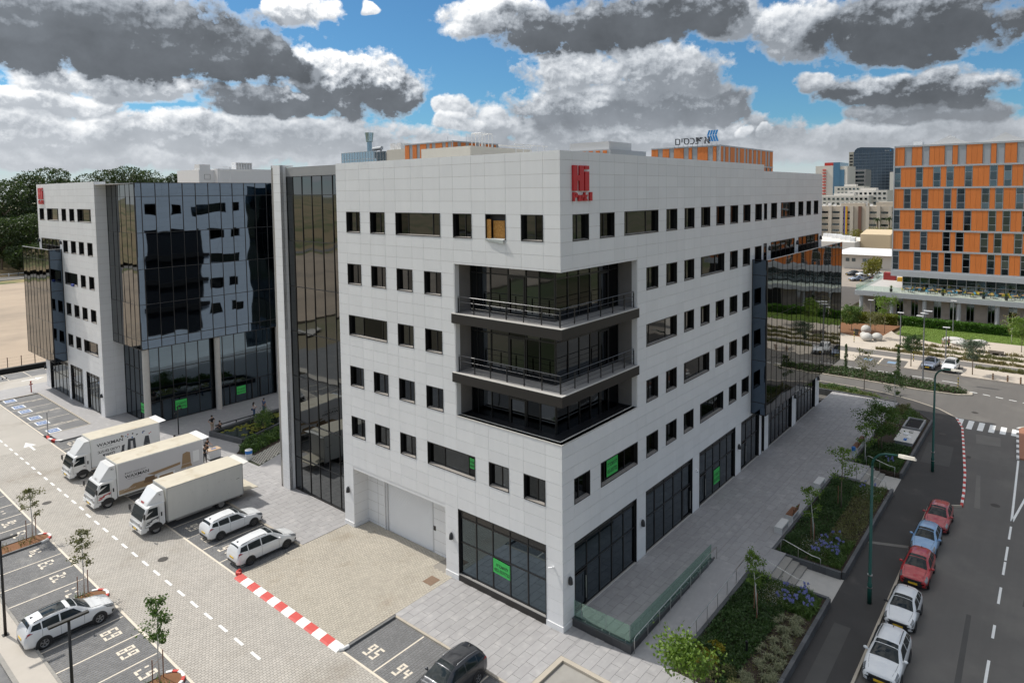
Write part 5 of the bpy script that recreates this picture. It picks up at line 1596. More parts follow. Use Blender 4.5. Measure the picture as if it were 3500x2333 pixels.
def truck(loc, Lb, Wb, zb0, zb1, xb, label, livery, tail):
    """front of the cab at x=0, box from xb to xb+Lb; y=0 is the middle"""
    o = thing('delivery_truck', label, 'truck', (loc[0], loc[1], ZL), 0, 'box trucks in the bays')
    rel = lambda nm, mb, m_, sm=False, par=None: link(nm, mb.mesh(nm, m_, sm), par or o)
    wc = Wb / 2 - .12
    # cab lofted over its side profile
    prof = [(.02, .42), (.0, .62), (.03, .95), (.06, 1.22), (.16, 1.5), (.34, 1.98), (.44, 2.16), (.62, 2.24), (1.72, 2.27), (1.74, 2.2), (1.74, .62), (1.55, .5)]
    mb = MB()
    n_ = len(prof)
    b = 0
    ins = [(-1, .0), (-1 + .09 / wc, .0), (1 - .09 / wc, .0), (1, .0)]
    for yy, shr in ((-wc, .06), (-wc + .09, 0), (wc - .09, 0), (wc, .06)):
        for (x_, z_) in prof:
            cx_, cz_ = .9, 1.3
            mb.v.append((x_ + (cx_ - x_) * shr * .7, yy * (1 - (.035 if z_ > 1.6 else 0)), z_ + (cz_ - z_) * shr * .35))
    for s_ in range(3):
        for i in range(n_):
            j = (i + 1) % n_
            mb.f.append((s_ * n_ + i, s_ * n_ + j, (s_ + 1) * n_ + j, (s_ + 1) * n_ + i))
    mb.f.append(tuple(range(n_ - 1, -1, -1)))
    mb.f.append(tuple(range(3 * n_, 4 * n_)))
    cab = rel('cab', mb, m_truckw)
    wi = wc - .13
    def scr(z):  # windscreen line
        return np.interp(z, [1.22, 1.5, 1.98, 2.1], [.06, .16, .34, .40])
    g = MB().quad(*[(scr(z) - .014, y_ * wi, z) for z, y_ in ((1.24, 1), (1.24, -1), (1.6, -1), (1.6, 1))]).quad(*[(scr(z) - .014, y_ * wi * (.99 if z > 1.7 else 1), z) for z, y_ in ((1.6, 1), (1.6, -1), (2.06, -1), (2.06, 1))])
    rel('windscreen', g, m_carglass, par=cab)
    rel('grille', MB().box(-.02, -wi * .62, .80, .04, wi * .62, 1.02), mat('pale_grille', (.45, .45, .45), .5), par=cab)
    rel('bumper', MB().box(-.06, -wc - .01, .36, .34, wc + .01, .66), m_truckw, par=cab)
    rel('lower_intake', MB().box(-.07, -wi * .5, .44, -.02, wi * .5, .56), m_trim, par=cab)
    rel('number_plate', MB().box(-.085, -.26, .46, -.068, .26, .57), m_plate, par=cab)
    for s in (1, -1):
        rel('headlight', MB().obox((.02, s * (wc - .28), .80), (.035, 0, 0), (0, .2, 0), (0, 0, .1)), m_head, par=cab)
        y_ = s * (wc + .004)
        w_ = s * (wc * .965 + .012)
        # door glass and door outline
        pts = [(.30, y_, 1.33), (1.2, y_, 1.38), (1.2, w_, 2.06), (.56, w_, 2.06)]
        rel('side_window', MB().quad(*(pts if s < 0 else pts[::-1])), m_carglass, par=cab)
        rel('door_gap', MB().box(1.27, y_ - .006, .72, 1.283, y_ + .006, 2.08).box(.24, y_ - .006, .72, .253, y_ + .006, 1.3).box(.25, y_ - .006, .71, 1.28, y_ + .006, .723), m_trim, par=cab)
        rel('door_handle', MB().box(1.08, y_ - .03, 1.12, 1.22, y_ + .03, 1.16), m_trim, par=cab)
        rel('side_vent', MB().box(1.40, y_ - .008, 1.25, 1.5, y_ + .008, 1.55), m_trim, par=cab)
        rel('mirror', MB().obox((.12, s * (wc + .24), 1.72), (.05, 0, 0), (0, .09, 0), (0, 0, .19)).tube([(.22, s * wc, 1.95), (.1, s * (wc + .22), 1.92)], .018, 6).tube([(.2, s * wc, 1.35), (.1, s * (wc + .22), 1.5)], .018, 6), m_trim, par=cab)
        rel('step', MB().box(.5, y_ - .06, .40, 1.15, y_ - .0 + .02, .70), m_trim, par=cab)
        mbq = MB()
        R2_ = .50
        pts = [(1.02 + R2_ * math.cos(math.pi * i / 14), .40 + R2_ * math.sin(math.pi * i / 14)) for i in range(15)]
        mbq.v += [(x_, s * (wc + .01), z_) for x_, z_ in pts]
        mbq.f.append(tuple(range(15)) if s < 0 else tuple(range(14, -1, -1)))
        rel('wheel_arch', mbq, m_trim, par=cab)
        wheel(o, 1.02, s * (wc - .12), .40, .24, s, mat('steel_wheel', (.35, .34, .33), .5, .3))
        wheel(o, xb + Lb * .70, s * (wc - .16), .40, .30, s, mat('steel_wheel', (.35, .34, .33), .5, .3))
    # wind deflector
    zt = zb1 - .12
    t0 = [(.52, -wc * .72), (.52, wc * .72), (1.74, wc * .96), (1.74, -wc * .96)]
    mb = MB()
    mb.v += [(.50, -wc * .70, 2.2), (.50, wc * .70, 2.2), (1.74, wc * .96, 2.24), (1.74, -wc * .96, 2.24), (.62, -wc * .62, 2.42), (.62, wc * .62, 2.42), (1.28, wc * .82, zt - .03), (1.28, -wc * .82, zt - .03), (1.70, wc * .86, zt), (1.70, -wc * .86, zt)]
    mb.f += [(0, 1, 5, 4), (4, 5, 6, 7), (7, 6, 8, 9), (1, 2, 8, 6, 5), (3, 0, 4, 7, 9), (2, 3, 9, 8), (0, 3, 2, 1)]
    rel('wind_deflector', mb, m_truckw, par=cab)
    # chassis and box
    rel('chassis', MB().box(.9, -.45, .48, xb + Lb, .45, .72).box(xb + Lb * .25, -.9, .38, xb + Lb * .45, .9, .62).box(xb + Lb - .12, -1.0, .38, xb + Lb, 1.0, .52), m_under)
    rel('side_guard', MB().box(xb + .7, -wc + .05, .42, xb + Lb * .58, -wc + .09, .5).box(xb + .7, -wc + .05, .58, xb + Lb * .58, -wc + .09, .64), m_alu)
    w2_ = Wb / 2
    bx = rel('box', MB().box(xb, -w2_, zb0, xb + Lb, w2_, zb1), m_boxw)
    rel('roof', MB().box(xb + .03, -w2_ + .03, zb1, xb + Lb - .03, w2_ - .03, zb1 + .03), m_roofb, par=bx)
    e = .05
    rel('edge_profile', MB().box(xb - .012, -w2_ - .012, zb1 - e, xb + Lb + .012, -w2_ + e, zb1 + .014).box(xb - .012, w2_ - e, zb1 - e, xb + Lb + .012, w2_ + .012, zb1 + .014).box(xb - .014, -w2_ - .014, zb0 - .02, xb + e, -w2_ + e, zb1 - e)
        .box(xb + Lb - e, -w2_ - .016, zb0 - .02, xb + Lb + .016, -w2_ + e, zb1 - e).box(xb, -w2_ - .014, zb0 - .05, xb + Lb, -w2_ + e, zb0 + .03), m_alu if livery == 'plain' else m_truckw, par=bx)
    if tail == 'ramp':
        rel('tail_lift', MB().obox((xb + Lb + .72, 0, .82), (.62, 0, -.06), (0, w2_ - .05, 0), (0, 0, .03)), m_roofb, par=bx)
        rel('open_door', MB().obox((xb + Lb + .28, 0, zb1 - .06), (.26, 0, .05), (0, w2_, 0), (0, 0, .02)), m_boxw, par=bx)
    elif tail == 'door':
        rel('open_door', MB().obox((xb + Lb + .32, 0, zb1 + .03), (.32, 0, .03), (0, w2_, 0), (0, 0, .02)), m_white, par=bx)
        rel('tail_lift', MB().obox((xb + Lb + .5, 0, .16), (.5, 0, 0), (0, w2_ - .1, 0), (0, 0, .03)), m_alu, par=bx)
    ys = -w2_ - .006
    def face(nm, pts, m_, lift=0.):
        return rel(nm, MB().quad(*[(xb + x_, ys - lift, zb0 + z_) for x_, z_ in pts]), m_, par=bx)
    def words(t_, x_, z_, s_, m_=None, sx_=1., bold=0.):
        me = text_mesh(t_, s_, m_ or m_inkb, 0, bold)
        return link('lettering', me, bx, (xb + x_, ys - .008, zb0 + z_), (R(90), 0, 0), (sx_, 1, 1))
    H_ = zb1 - zb0
    if livery == 'desk':
        face('print_ground', [(.06, .05), (Lb - .06, .05), (Lb - .06, H_ - .08), (.06, H_ - .08)], m_pgrey)
        face('print_floor', [(.07, .06), (Lb - .07, .06), (Lb - .07, .42), (.07, .42)], m_ptan, .003)
        face('print_rug', [(.3, .14), (2.6, .14), (3.2, .62), (1.2, .66)], m_wood, .006)
        face('print_desk_top', [(2.3, 1.08), (5.1, 1.28), (5.05, 1.05), (2.9, .86)], m_wood, .006)
        face('print_desk_front', [(2.0, .42), (2.9, .3), (2.9, .84), (2.15, .86)], m_wood2, .009)
        face('print_drawers', [(3.1, .3), (4.6, .3), (4.6, .72), (3.1, .72)], m_pwhite, .009)
        face('print_bench', [(3.2, .32), (4.5, .32), (4.4, .62), (3.3, .62)], m_wood, .012)
        face('print_chair_back', [(5.2, .95), (6.0, .95), (5.95, 1.9), (5.65, 2.02), (5.3, 1.92)], m_wood, .009)
        face('print_chair_seat', [(5.1, .62), (6.1, .62), (6.0, .92), (5.2, .92)], m_wood, .011)
        face('print_chair_leg', [(5.55, .25), (5.65, .25), (5.65, .62), (5.55, .62)], m_pwhite, .009)
        face('print_cabinet', [(6.2, .9), (6.75, .9), (6.75, 1.9), (6.2, 1.9)], m_pwhite, .009)
        words('WAXMAN', .55, 1.28, .36, bold=.006, sx_=1.15)
        words('דרשמל בצועמ טוהיר', .55, 1.64, .2)
        words('Friendly office solutions', .75, 1.12, .11)
        words('www.waxman.co.il', .45, .30, .12, m_pwhite)
    elif livery == 'office':
        face('print_ground', [(.06, .05), (Lb - .06, .05), (Lb - .06, H_ - .08), (.06, H_ - .08)], m_pwhite)
        words('WAXMAN', .45, 1.75, .42, bold=.006, sx_=1.15)
        words('Friendly office solutions', .7, 1.58, .11)
        words('בצועמ טוהיר', .5, 1.12, .36, bold=.006)
        words('דרשמל', .9, .74, .36, bold=.006)
        face('print_cabinet', [(3.0, .62), (3.8, .56), (3.72, 1.72), (3.1, 1.76)], m_pdark, .004)
        face('print_cabinet_inner', [(3.3, .62), (3.55, .6), (3.5, 1.5), (3.32, 1.5)], m_pgrey, .007)
        face('print_chair', [(4.45, .86), (5.05, .84), (4.95, 1.6), (4.62, 1.62)], m_pdark, .004)
        face('print_chair_base', [(4.4, .72), (5.1, .7), (5.0, .82), (4.5, .84)], m_pdark, .005)
        face('print_figure_body', [(2.5, .8), (2.72, .82), (2.8, 1.35), (2.55, 1.3)], m_pdark, .004)
        face('print_figure_leg', [(2.2, .35), (2.32, .35), (2.7, .85), (2.5, .85)], m_pdark, .004)
        face('print_figure_leg', [(2.75, .35), (2.88, .35), (2.72, .85), (2.58, .85)], m_pdark, .005)
        for i in range(16):
            cx_, cz_, s_ = random.uniform(2.4, 5.6), random.uniform(1.75, 2.25), random.uniform(.03, .07)
            face('print_note', [(cx_ - s_, cz_ - s_), (cx_ + s_, cz_ - s_), (cx_ + s_, cz_ + s_), (cx_ - s_, cz_ + s_)], random.choice([m_pred, m_wood, m_pdark, m_blue]), .004)
    else:
        words('ISUZU', -1, -1, .01) if False else None
        for i in range(14):
            cx_, cz_ = random.uniform(.4, Lb - .4), random.uniform(.4, H_ - .3)
            face('scuff', [(cx_, cz_), (cx_ + random.uniform(.02, .1), cz_), (cx_ + .06, cz_ + .03)], m_trim, .002)
        face('sticker', [(Lb - .55, 1.42), (Lb - .3, 1.46), (Lb - .3, 1.5), (Lb - .55, 1.46)], m_inkb, .002)
    # swoosh on the door
    dm = {'desk': m_pred, 'plain': m_pdark}.get(livery)
    if dm:
        y_ = -wc - .012
        for (pts) in ([(.34, 1.02), (.72, 1.0), (.8, 1.12), (.4, 1.1)], [(.62, 1.1), (1.25, 1.22), (1.25, 1.3), (.7, 1.2)], [(.3, .88), (.6, .9), (.62, .98), (.32, .96)]):
            rel('door_stripe', MB().quad(*[(x_, y_, z_) for x_, z_ in pts]), dm, par=cab)
        me = text_mesh('ISUZU', .17, m_pred if livery == 'plain' else m_pgrey, .004, .008, align='CENTER')
        link('lettering', me, cab, (.53, 0, 2.28), (R(72), 0, R(-90)))
        me = text_mesh('7.5', .2, m_inkb, .004, .004)
        link('lettering', me, cab, (1.36, -wc * .87, zt - .34), (R(80), 0, R(3)))
    else:
        mb = MB()
        mb.tube([(.90, 0, 2.66), (.885, 0, 2.68)], .26, 18)
        e_ = rel('round_badge', MB().obox((.93, 0, 2.72), (.16, 0, .17), (0, .28, 0), (-.006, 0, .006)), mat('badge_grey', (.20, .22, .26), .5), par=cab)
    return o
truck((-10.98, 32.32), 6.1, 2.5, .66, 3.26, 1.84, 'plain grey white box truck with its tail lift lowered, nearest of the three', 'plain', 'ramp')
truck((-11.70, 39.98), 7.1, 2.66, .80, 3.5, 1.75, 'white truck with WAXMAN lettering and a printed wooden desk, middle of the three', 'desk', 'door')
truck((-10.98, 48.12), 5.95, 2.45, .86, 3.42, 1.74, 'white truck with WAXMAN lettering and printed black office chairs, farthest of the three', 'office', 'door')

# ================================================================== plaza, planters, stairs, ramp
ZP = .42
plaza = paved('plaza', .96, -3.84, 57.5, -.005, .6, 1.2, ZP, m_tgrout, m_tile, near=(2, -4), piece='tile', n_ind=200, depth=.4)
pz2 = paved('plaza_edge', 12.4, -6.6, 57.5, -3.844, .6, 1.2, ZP, m_tgrout, m_tile, near=(12, -6), piece='tile', n_ind=100, depth=.4)
struct(slab('plaza_strip', rect(36.2, -7.25, 57.5, -6.604), -.4, ZP - .001, m_tile))
struct(slab('stair_head', rect(12.55, -7.6, 15.95, -6.604), -.4, ZP - .001, m_tile))
struct(slab('stair_head', rect(31.85, -8.8, 35.6, -6.604), -.4, ZP - .001, m_tile))
# ramp
rp = MB()
rp.v += [(1.0, -6.25, -.3), (12.4, -6.25, -.3), (12.4, -3.98, -.3), (1.0, -3.98, -.3), (1.0, -6.25, .004), (12.4, -6.25, ZP - .002), (12.4, -3.98, ZP - .002), (1.0, -3.98, .004)]
rp.f += [(0, 3, 2, 1), (4, 5, 6, 7), (0, 1, 5, 4), (1, 2, 6, 5), (2, 3, 7, 6), (3, 0, 4, 7)]
struct(rp.build('ramp', m_tile))
def stairs(x0, x1, ytop, nstep, tread, zt, zb, label):
    o = thing('steps', label, 'steps', ((x0 + x1) / 2, ytop, zb))
    rise = (zt - zb) / (nstep + 1)
    for i in range(nstep):
        MB().box(x0, ytop - (i + 1) * tread, zb - .2, x1, ytop - i * tread + (.0 if i == 0 else .0), zt - (i + 1) * rise).build('step', mat('grey_stone_step', (.30, .285, .26), .7, noise=(2, .12)), o)
    MB().box(x0, -11.34, zb - .2, x1, ytop - nstep * tread - .002, zb + .004).build('landing', m_conc, o)
    return o
stairs(12.56, 15.94, -7.6, 3, .48, ZP, ZS, 'stone steps between the two nearest planted beds')
stairs(31.86, 35.58, -8.8, 3, .42, ZP, ZS, 'stone steps between the middle and the farther planted bed')
def handrail(pts, posts, label, r_=.024):
    o = thing('handrail', label, 'handrail', (pts[0][0], pts[0][1], posts[0][2]))
    MB().tube(pts, r_, 8).build('rail', m_steel, o, smooth=True)
    for (x, y, z0, z1) in posts:
        MB().tube([(x, y, z0), (x, y, z1)], .018, 6).build('post', m_steel, o)
    return o
zt = ZP + .9
handrail([(16.0, -7.2, ZP), (16.0, -7.25, ZP + .85), (16.0, -7.4, zt), (16.0, -9.3, .82), (16.0, -9.8, .80), (16.0, -9.85, .7), (16.0, -9.85, -.1)], [(16.0, -8.4, .3, 1.05)], 'steel handrail on the far side of the nearest steps')
handrail([(12.62, -7.2, ZP), (12.62, -7.25, ZP + .85), (12.62, -7.4, zt), (12.62, -9.3, .82), (12.62, -9.8, .80), (12.62, -9.85, .7), (12.62, -9.85, -.1)], [(12.62, -8.4, .3, 1.05)], 'steel handrail on the near side of the nearest steps')
handrail([(35.62, -8.5, ZP), (35.62, -8.5, zt - .1), (35.62, -8.65, zt), (35.62, -10.3, .85), (35.62, -10.8, .8), (35.62, -10.8, -.1)], [(35.62, -9.6, .2, .98)], 'steel handrail on the far side of the farther steps')
handrail([(31.9, -8.5, ZP), (31.9, -8.5, zt - .1), (31.9, -8.65, zt), (31.9, -10.3, .85), (31.9, -10.8, .8), (31.9, -10.8, -.1)], [(31.9, -9.6, .2, .98)], 'steel handrail on the near side of the farther steps')
def rz_(x): return .004 + (ZP - .004) * (x - 1) / 11.4
handrail([(1.05, -4.12, .0), (1.05, -4.12, .86), (1.2, -4.12, .93)] + [(x, -4.12, rz_(x) + .92) for x in (4, 8, 12.2)] + [(12.3, -4.12, 1.25), (12.3, -4.12, ZP)], [(x, -4.12, rz_(x), rz_(x) + .9) for x in (2.6, 4.0, 5.4, 6.8, 8.2, 9.6, 11)], 'steel handrail on the ramp, beside the glass balustrade')
handrail([(1.6, -6.2, .0), (1.6, -6.2, .90)] + [(x, -6.2, rz_(x) + .92) for x in (1.9, 5, 9, 12.4)] + [(12.45, -6.2, ZP)], [(x, -6.2, rz_(x), rz_(x) + .9) for x in (3.0, 4.5, 6.0, 7.5, 9.0, 10.5)], 'steel handrail on the ramp, beside the nearest planted bed')
# basalt wall and glass balustrade round the plaza corner
bwall = thing('basalt_wall', 'low dark basalt wall round the raised plaza corner', 'wall', (.95, -3.9, 0))
x = .0
for i in range(7):
    ya = -.06 - i * .55
    MB().box(.86, ya - .54, -.2, 1.06, ya, ZP + .03).build('stone', m_stone, bwall)
for i in range(20):
    xa = .87 + i * .56
    MB().box(xa, -4.0, -.2, xa + .55, -3.86, ZP + .03).build('stone', m_stone, bwall)
MB().box(.82, -4.03, ZP + .034, 1.16, -.05, ZP + .075).box(1.16, -4.03, ZP + .034, 12.05, -3.76, ZP + .074).build('coping', mat('basalt_coping', (.07, .075, .078), .35, noise=(2, .2)), bwall)
bal = thing('glass_balustrade', 'frameless green glass balustrade on the basalt wall at the corner', 'balustrade', (.95, -3.9, ZP))
for (ya, yb) in ((-.12, -.62), (-.66, -2.3), (-2.34, -3.86)):
    MB().box(.96, yb, ZP + .09, .978, ya, ZP + 1.15).build('pane', m_bal, bal)
for i in range(7):
    xa = 1.0 + i * 1.56
    MB().box(xa, -3.90, ZP + .09, xa + 1.53, -3.882, ZP + 1.15).build('pane', m_bal, bal)
for (x, y) in [(.97, -.9), (.97, -2.05), (.97, -2.55), (.97, -3.6)] + [(1.25 + i * .78, -3.89) for i in range(14)]:
    MB().cyl((x, y), .035, ZP + .07, ZP + .16, 10).build('clamp', m_steel, bal)

# ------------------------------------------------------------------ planted beds
lf_dark = leafmat('dark_ground_cover', (.022, .05, .012), (.075, .14, .035))
lf_mid = leafmat('green_leaf', (.04, .09, .015), (.13, .21, .045))
lf_bright = leafmat('bright_leaf', (.07, .14, .015), (.20, .30, .05))
lf_olive = leafmat('olive_leaf', (.08, .09, .028), (.21, .21, .08))
lf_dry = leafmat('dry_grass', (.10, .095, .03), (.26, .22, .09))
lf_var = leafmat('variegated_blade', (.13, .15, .07), (.38, .38, .24))
lf_yel = leafmat('yellow_shrub_leaf', (.16, .15, .01), (.40, .33, .03))
lf_fl = leafmat('blue_flower', (.17, .19, .45), (.38, .40, .70))
lf_wf = leafmat('white_flower', (.45, .45, .38), (.75, .74, .66))
lf_hedge = leafmat('hedge_leaf', (.03, .09, .008), (.10, .22, .02))
lf_far = leafmat('far_foliage', (.022, .042, .012), (.07, .105, .03))
m_bark = mat('bark', (.20, .155, .11), .9, noise=(8, .25))
m_wbark = mat('limewashed_trunk', (.62, .60, .56), .85, noise=(8, .12))
m_stake = mat('wooden_stake', (.24, .12, .07), .85, noise=(6, .2))

def leaf_arr(p, s, asp=.6, flat=.0, fold=True):
    """one pointed leaf per point: p (n,3), s sizes -> verts, faces (two triangles as one quad kite)"""
    n = len(p)
    d = rng.normal(size=(n, 3))
    d[:, 2] *= (1 - flat)
    d /= np.linalg.norm(d, axis=1)[:, None] + 1e-9
    a = rng.normal(size=(n, 3))
    a -= (a * d).sum(1)[:, None] * d
    a /= np.linalg.norm(a, axis=1)[:, None] + 1e-9
    s = np.asarray(s)[:, None]
    v = np.stack([p, p + d * s * .5 + a * s * asp * .5, p + d * s, p + d * s * .5 - a * s * asp * .5], 1)
    f = np.arange(n * 4).reshape(n, 4)
    return v.reshape(-1, 3), f

def blade_arr(p, h, w, lean=.5, seg=2):
    """grass-like blades standing at points p"""
    n = len(p)
    th = rng.uniform(0, 2 * np.pi, n)
    out = np.stack([np.cos(th), np.sin(th), np.zeros(n)], 1)
    sidev = np.stack([-np.sin(th), np.cos(th), np.zeros(n)], 1)
    h = np.asarray(h)[:, None]
    l = (rng.uniform(.2, 1, n) * lean)[:, None]
    b = p
    m_ = p + np.array([0, 0, 1]) * h * .65 + out * h * l * .35
    t = p + np.array([0, 0, 1]) * h * (1 - l * .45) + out * h * l
    v = np.stack([b - sidev * w / 2, b + sidev * w / 2, m_ + sidev * w / 2, m_ - sidev * w / 2, t + sidev * w * .08, t - sidev * w * .08], 1).reshape(-1, 3)
    i = np.arange(n)[:, None] * 6
    f = np.concatenate([i + np.array([[0, 1, 2, 3]]), i + np.array([[3, 2, 4, 5]])], 0)
    return v, f

def in_poly(x, y, poly):
    c = np.zeros(len(x), bool)
    n = len(poly)
    for i in range(n):
        (x1, y1), (x2, y2) = poly[i], poly[(i + 1) % n]
        cond = ((y1 > y) != (y2 > y)) & (x < (x2 - x1) * (y - y1) / ((y2 - y1) + 1e-12) + x1)
        c ^= cond
    return c
def scatter(poly, dens):
    xs = [p[0] for p in poly]; ys = [p[1] for p in poly]
    n = int((max(xs) - min(xs)) * (max(ys) - min(ys)) * dens)
    x = rng.uniform(min(xs), max(xs), n)
    y = rng.uniform(min(ys), max(ys), n)
    k_ = in_poly(x, y, poly)
    return x[k_], y[k_]

def bed(parent, poly, z, dens, h, material, kind='leaf', size=.12, name='ground_cover', wave=1.0, w=.02, lean=.6):
    """a mass of small plants as one part"""
    x, y = scatter(poly, dens)
    hh = h * (.55 + .45 * np.sin(x * 2.1 * wave + 1.3 * np.sin(y * 1.7)) * np.sin(y * 2.4 * wave) + rng.uniform(-.25, .25, len(x)))
    hh = np.clip(hh, .25 * h, 1.3 * h)
    if kind == 'leaf':
        zz = z + rng.uniform(.0, 1, len(x)) ** .5 * hh
        v, f = leaf_arr(np.stack([x, y, zz], 1), rng.uniform(.7, 1.3, len(x)) * size, .55, .2)
    else:
        v, f = blade_arr(np.stack([x, y, np.full(len(x), z)], 1), hh, w, lean)
    o = npmesh(name, v, f, material, parent)
    o['kind'] = 'stuff'
    return o

def basalt_edge(parent, pts, z0, z1, w=.22, step=.9):
    for (xa, ya), (xb, yb) in zip(pts[:-1], pts[1:]):
        L = math.hypot(xb - xa, yb - ya)
        n = max(1, round(L / step))
        dx, dy = (xb - xa) / L, (yb - ya) / L
        for k_ in range(n):
            s0, s1 = L * k_ / n + .004, L * (k_ + 1) / n - .004
            c = (xa + dx * (s0 + s1) / 2, ya + dy * (s0 + s1) / 2, (z0 + z1) / 2)
            MB().obox(c, (dx * (s1 - s0) / 2, dy * (s1 - s0) / 2, 0), (-dy * w / 2, dx * w / 2, 0), (0, 0, (z1 - z0) / 2 + random.uniform(-.004, .004))).build('edge_stone', mat('basalt_kerb', (.085, .088, .092), .6, noise=(3, .25), isl=.2), parent)

def planter(poly, edge, z, label, ztop):
    xs = [p[0] for p in poly]; ys = [p[1] for p in poly]
    o = thing('planted_bed', label, 'planter', (sum(xs) / len(xs), sum(ys) / len(ys), ZS))
    MB().prism(poly, -.4, z).build('soil', m_soil, o)
    for e_ in edge:
        basalt_edge(o, e_, -.35, ztop)
    return o
p1 = [(1.2, -11.2), (12.45, -11.2), (12.45, -6.45), (1.2, -6.45)]
b1 = planter(p1, [[(1.2, -11.3), (12.5, -11.3), (12.5, -6.4)], [(12.38, -6.4), (1.2, -6.4)]], .22, 'nearest planted bed by the ramp with variegated grasses and blue flowers', .36)
bed(b1, [(1.5, -9.3), (9.5, -9.6), (12.2, -7.6), (12.2, -6.6), (2.2, -6.6)], .22, 480, .34, lf_dark, size=.15)
bed(b1, [(9.6, -11.0), (12.3, -11.0), (12.3, -7.2), (10, -8.2)], .22, 420, .42, lf_mid, 'blade', w=.03, name='strap_leaves')
bed(b1, [(1.3, -11.1), (9.6, -11.1), (9.6, -9.6), (1.3, -9.3)], .22, 90, .12, lf_olive, size=.1)
bed(b1, [(11.0, -7.6), (12.3, -7.8), (12.3, -6.6), (10.5, -6.6)], .22, 260, .75, lf_dark, 'blade', w=.02, name='tall_grass', lean=.9)
p2 = [(16.1, -11.2), (31.75, -11.2), (31.75, -6.75), (16.1, -6.75)]
b2 = planter(p2, [[(16.0, -11.3), (31.8, -11.3)], [(31.74, -6.66), (15.95, -6.66), (15.95, -11.15)]], .22, 'planted bed between the two flights of steps', .36)
bed(b2, [(16.2, -8.6), (20, -9.2), (31.6, -9.0), (31.6, -6.9), (16.2, -6.9)], .22, 330, .32, lf_dark, size=.15)
bed(b2, [(20, -11.0), (31.5, -11.0), (31.5, -9.0), (20, -9.2)], .22, 260, .28, lf_olive, size=.13)
bed(b2, [(16.4, -11.0), (20.6, -11.0), (20.4, -9.2), (16.4, -8.8)], .22, 420, .42, lf_mid, 'blade', w=.03, name='strap_leaves')
bed(b2, [(16.3, -8.6), (19, -8.6), (19, -6.9), (16.3, -6.9)], .22, 200, .5, lf_dark, 'blade', w=.02, name='tall_grass', lean=.9)
bed(b2, [(28.5, -11), (31.5, -11), (31.5, -8.8), (28.5, -8.8)], .22, 260, .5, lf_mid, 'blade', w=.03, name='strap_leaves')
bed(b2, [(25, -8.6), (30.5, -8.6), (31.5, -7), (26, -6.9)], .22, 230, .55, lf_dark, 'blade', w=.02, name='tall_grass', lean=.9)
p3 = [(35.7, -11.2), (46.8, -11.2), (46.8, -8.9), (42, -8.9), (42, -7.3), (35.7, -7.3)]
p3 = [(35.7, -11.2), (57.2, -11.2), (57.2, -7.35), (35.7, -7.35)]
b3 = planter([(35.7, -11.2), (53.0, -11.2), (56.0, -9.4), (57.5, -7.35), (35.7, -7.35)], [[(35.6, -11.3), (53.2, -11.3)], [(57.5, -7.27), (35.7, -7.27)]], .22, 'long planted bed past the farther steps with a sunken counter', .4)
bed(b3, [(35.9, -11.0), (43, -11.0), (43, -7.5), (35.9, -7.5)], .22, 300, .4, lf_dark, size=.16)
bed(b3, [(47, -8.6), (57.0, -8.6), (57.0, -7.5), (44, -7.5)], .22, 260, .5, lf_olive, size=.16)
bed(b3, [(52, -11.0), (55.5, -9.2), (57, -8.4), (52, -8.6)], .22, 260, .45, lf_mid, size=.15)
bed(b3, [(36, -11), (39.4, -11), (39.4, -9.6), (36, -9.6)], .22, 300, .5, lf_mid, 'blade', w=.03, name='strap_leaves')
p5 = [(57.62, -7.2), (58.6, -6.3), (60.0, -3.8), (60.8, -.6), (61.0, 4), (61.0, 24), (57.62, 24)]
b5 = planter(p5, [[(57.6, 24), (57.6, -7.1)]], .1, 'planted strip closing off the far end of the plaza', ZP + .12)
bed(b5, [(57.9, -6.5), (60.2, -3.2), (60.8, 0), (60.9, 12), (57.9, 12)], .1, 200, .55, lf_mid, size=.18)
bed(b5, [(57.9, -5.5), (58.9, -4.8), (59.2, 6), (57.9, 6)], .1, 200, .7, lf_olive, size=.16)
bed(b5, [(59.5, -3.5), (60.7, -.6), (60.9, 8), (60.0, 8)], .1, 120, .6, lf_dark, 'blade', w=.05, name='strap_leaves')
mb_ = tag(bed(None, medi, ZR + .18, 70, .40, lf_dark, size=.26, name='median_shrubs'), 'low dark shrubs filling the median strip', 'shrubs', kind='stuff')
tag(bed(None, medi, ZR + .18, 40, .48, leafmat('greyish_leaf', (.06, .06, .035), (.15, .14, .085)), size=.24, name='median_shrubs'), 'greyish shrub tips over the median strip', 'shrubs', kind='stuff')

# variegated grass tufts, one object each
def tuft_mesh(n, h, w, m_, lean=1.1, spread=.05):
    p = np.stack([rng.normal(0, spread, n), rng.normal(0, spread, n), np.zeros(n)], 1)
    v, f = blade_arr(p, rng.uniform(.7, 1.1, n) * h, w, lean)
    me = bpy.data.meshes.new('tuft')
    me.from_pydata([tuple(map(float, q)) for q in v], [], [tuple(map(int, q)) for q in f])
    me.materials.append(m_)
    return me
tm = [tuft_mesh(42, .40, .035, lf_var) for _ in range(3)]
cnt = 0
for i in range(120):
    x, y = random.uniform(2.0, 9.4), random.uniform(-11.0, -9.5)
    if y > -9.9 + (x - 6) * -.03 and random.random() < .5:
        continue
    o = link('ornamental_grass', random.choice(tm), None, (x, y, .2), (0, 0, random.uniform(0, 6.28)), [random.uniform(.8, 1.2)] * 3)
    tag(o, 'pale striped grass tuft in the nearest bed beside the street pavement', 'grass', 'striped grass tufts in the nearest bed')
    cnt += 1
    if cnt > 62: break
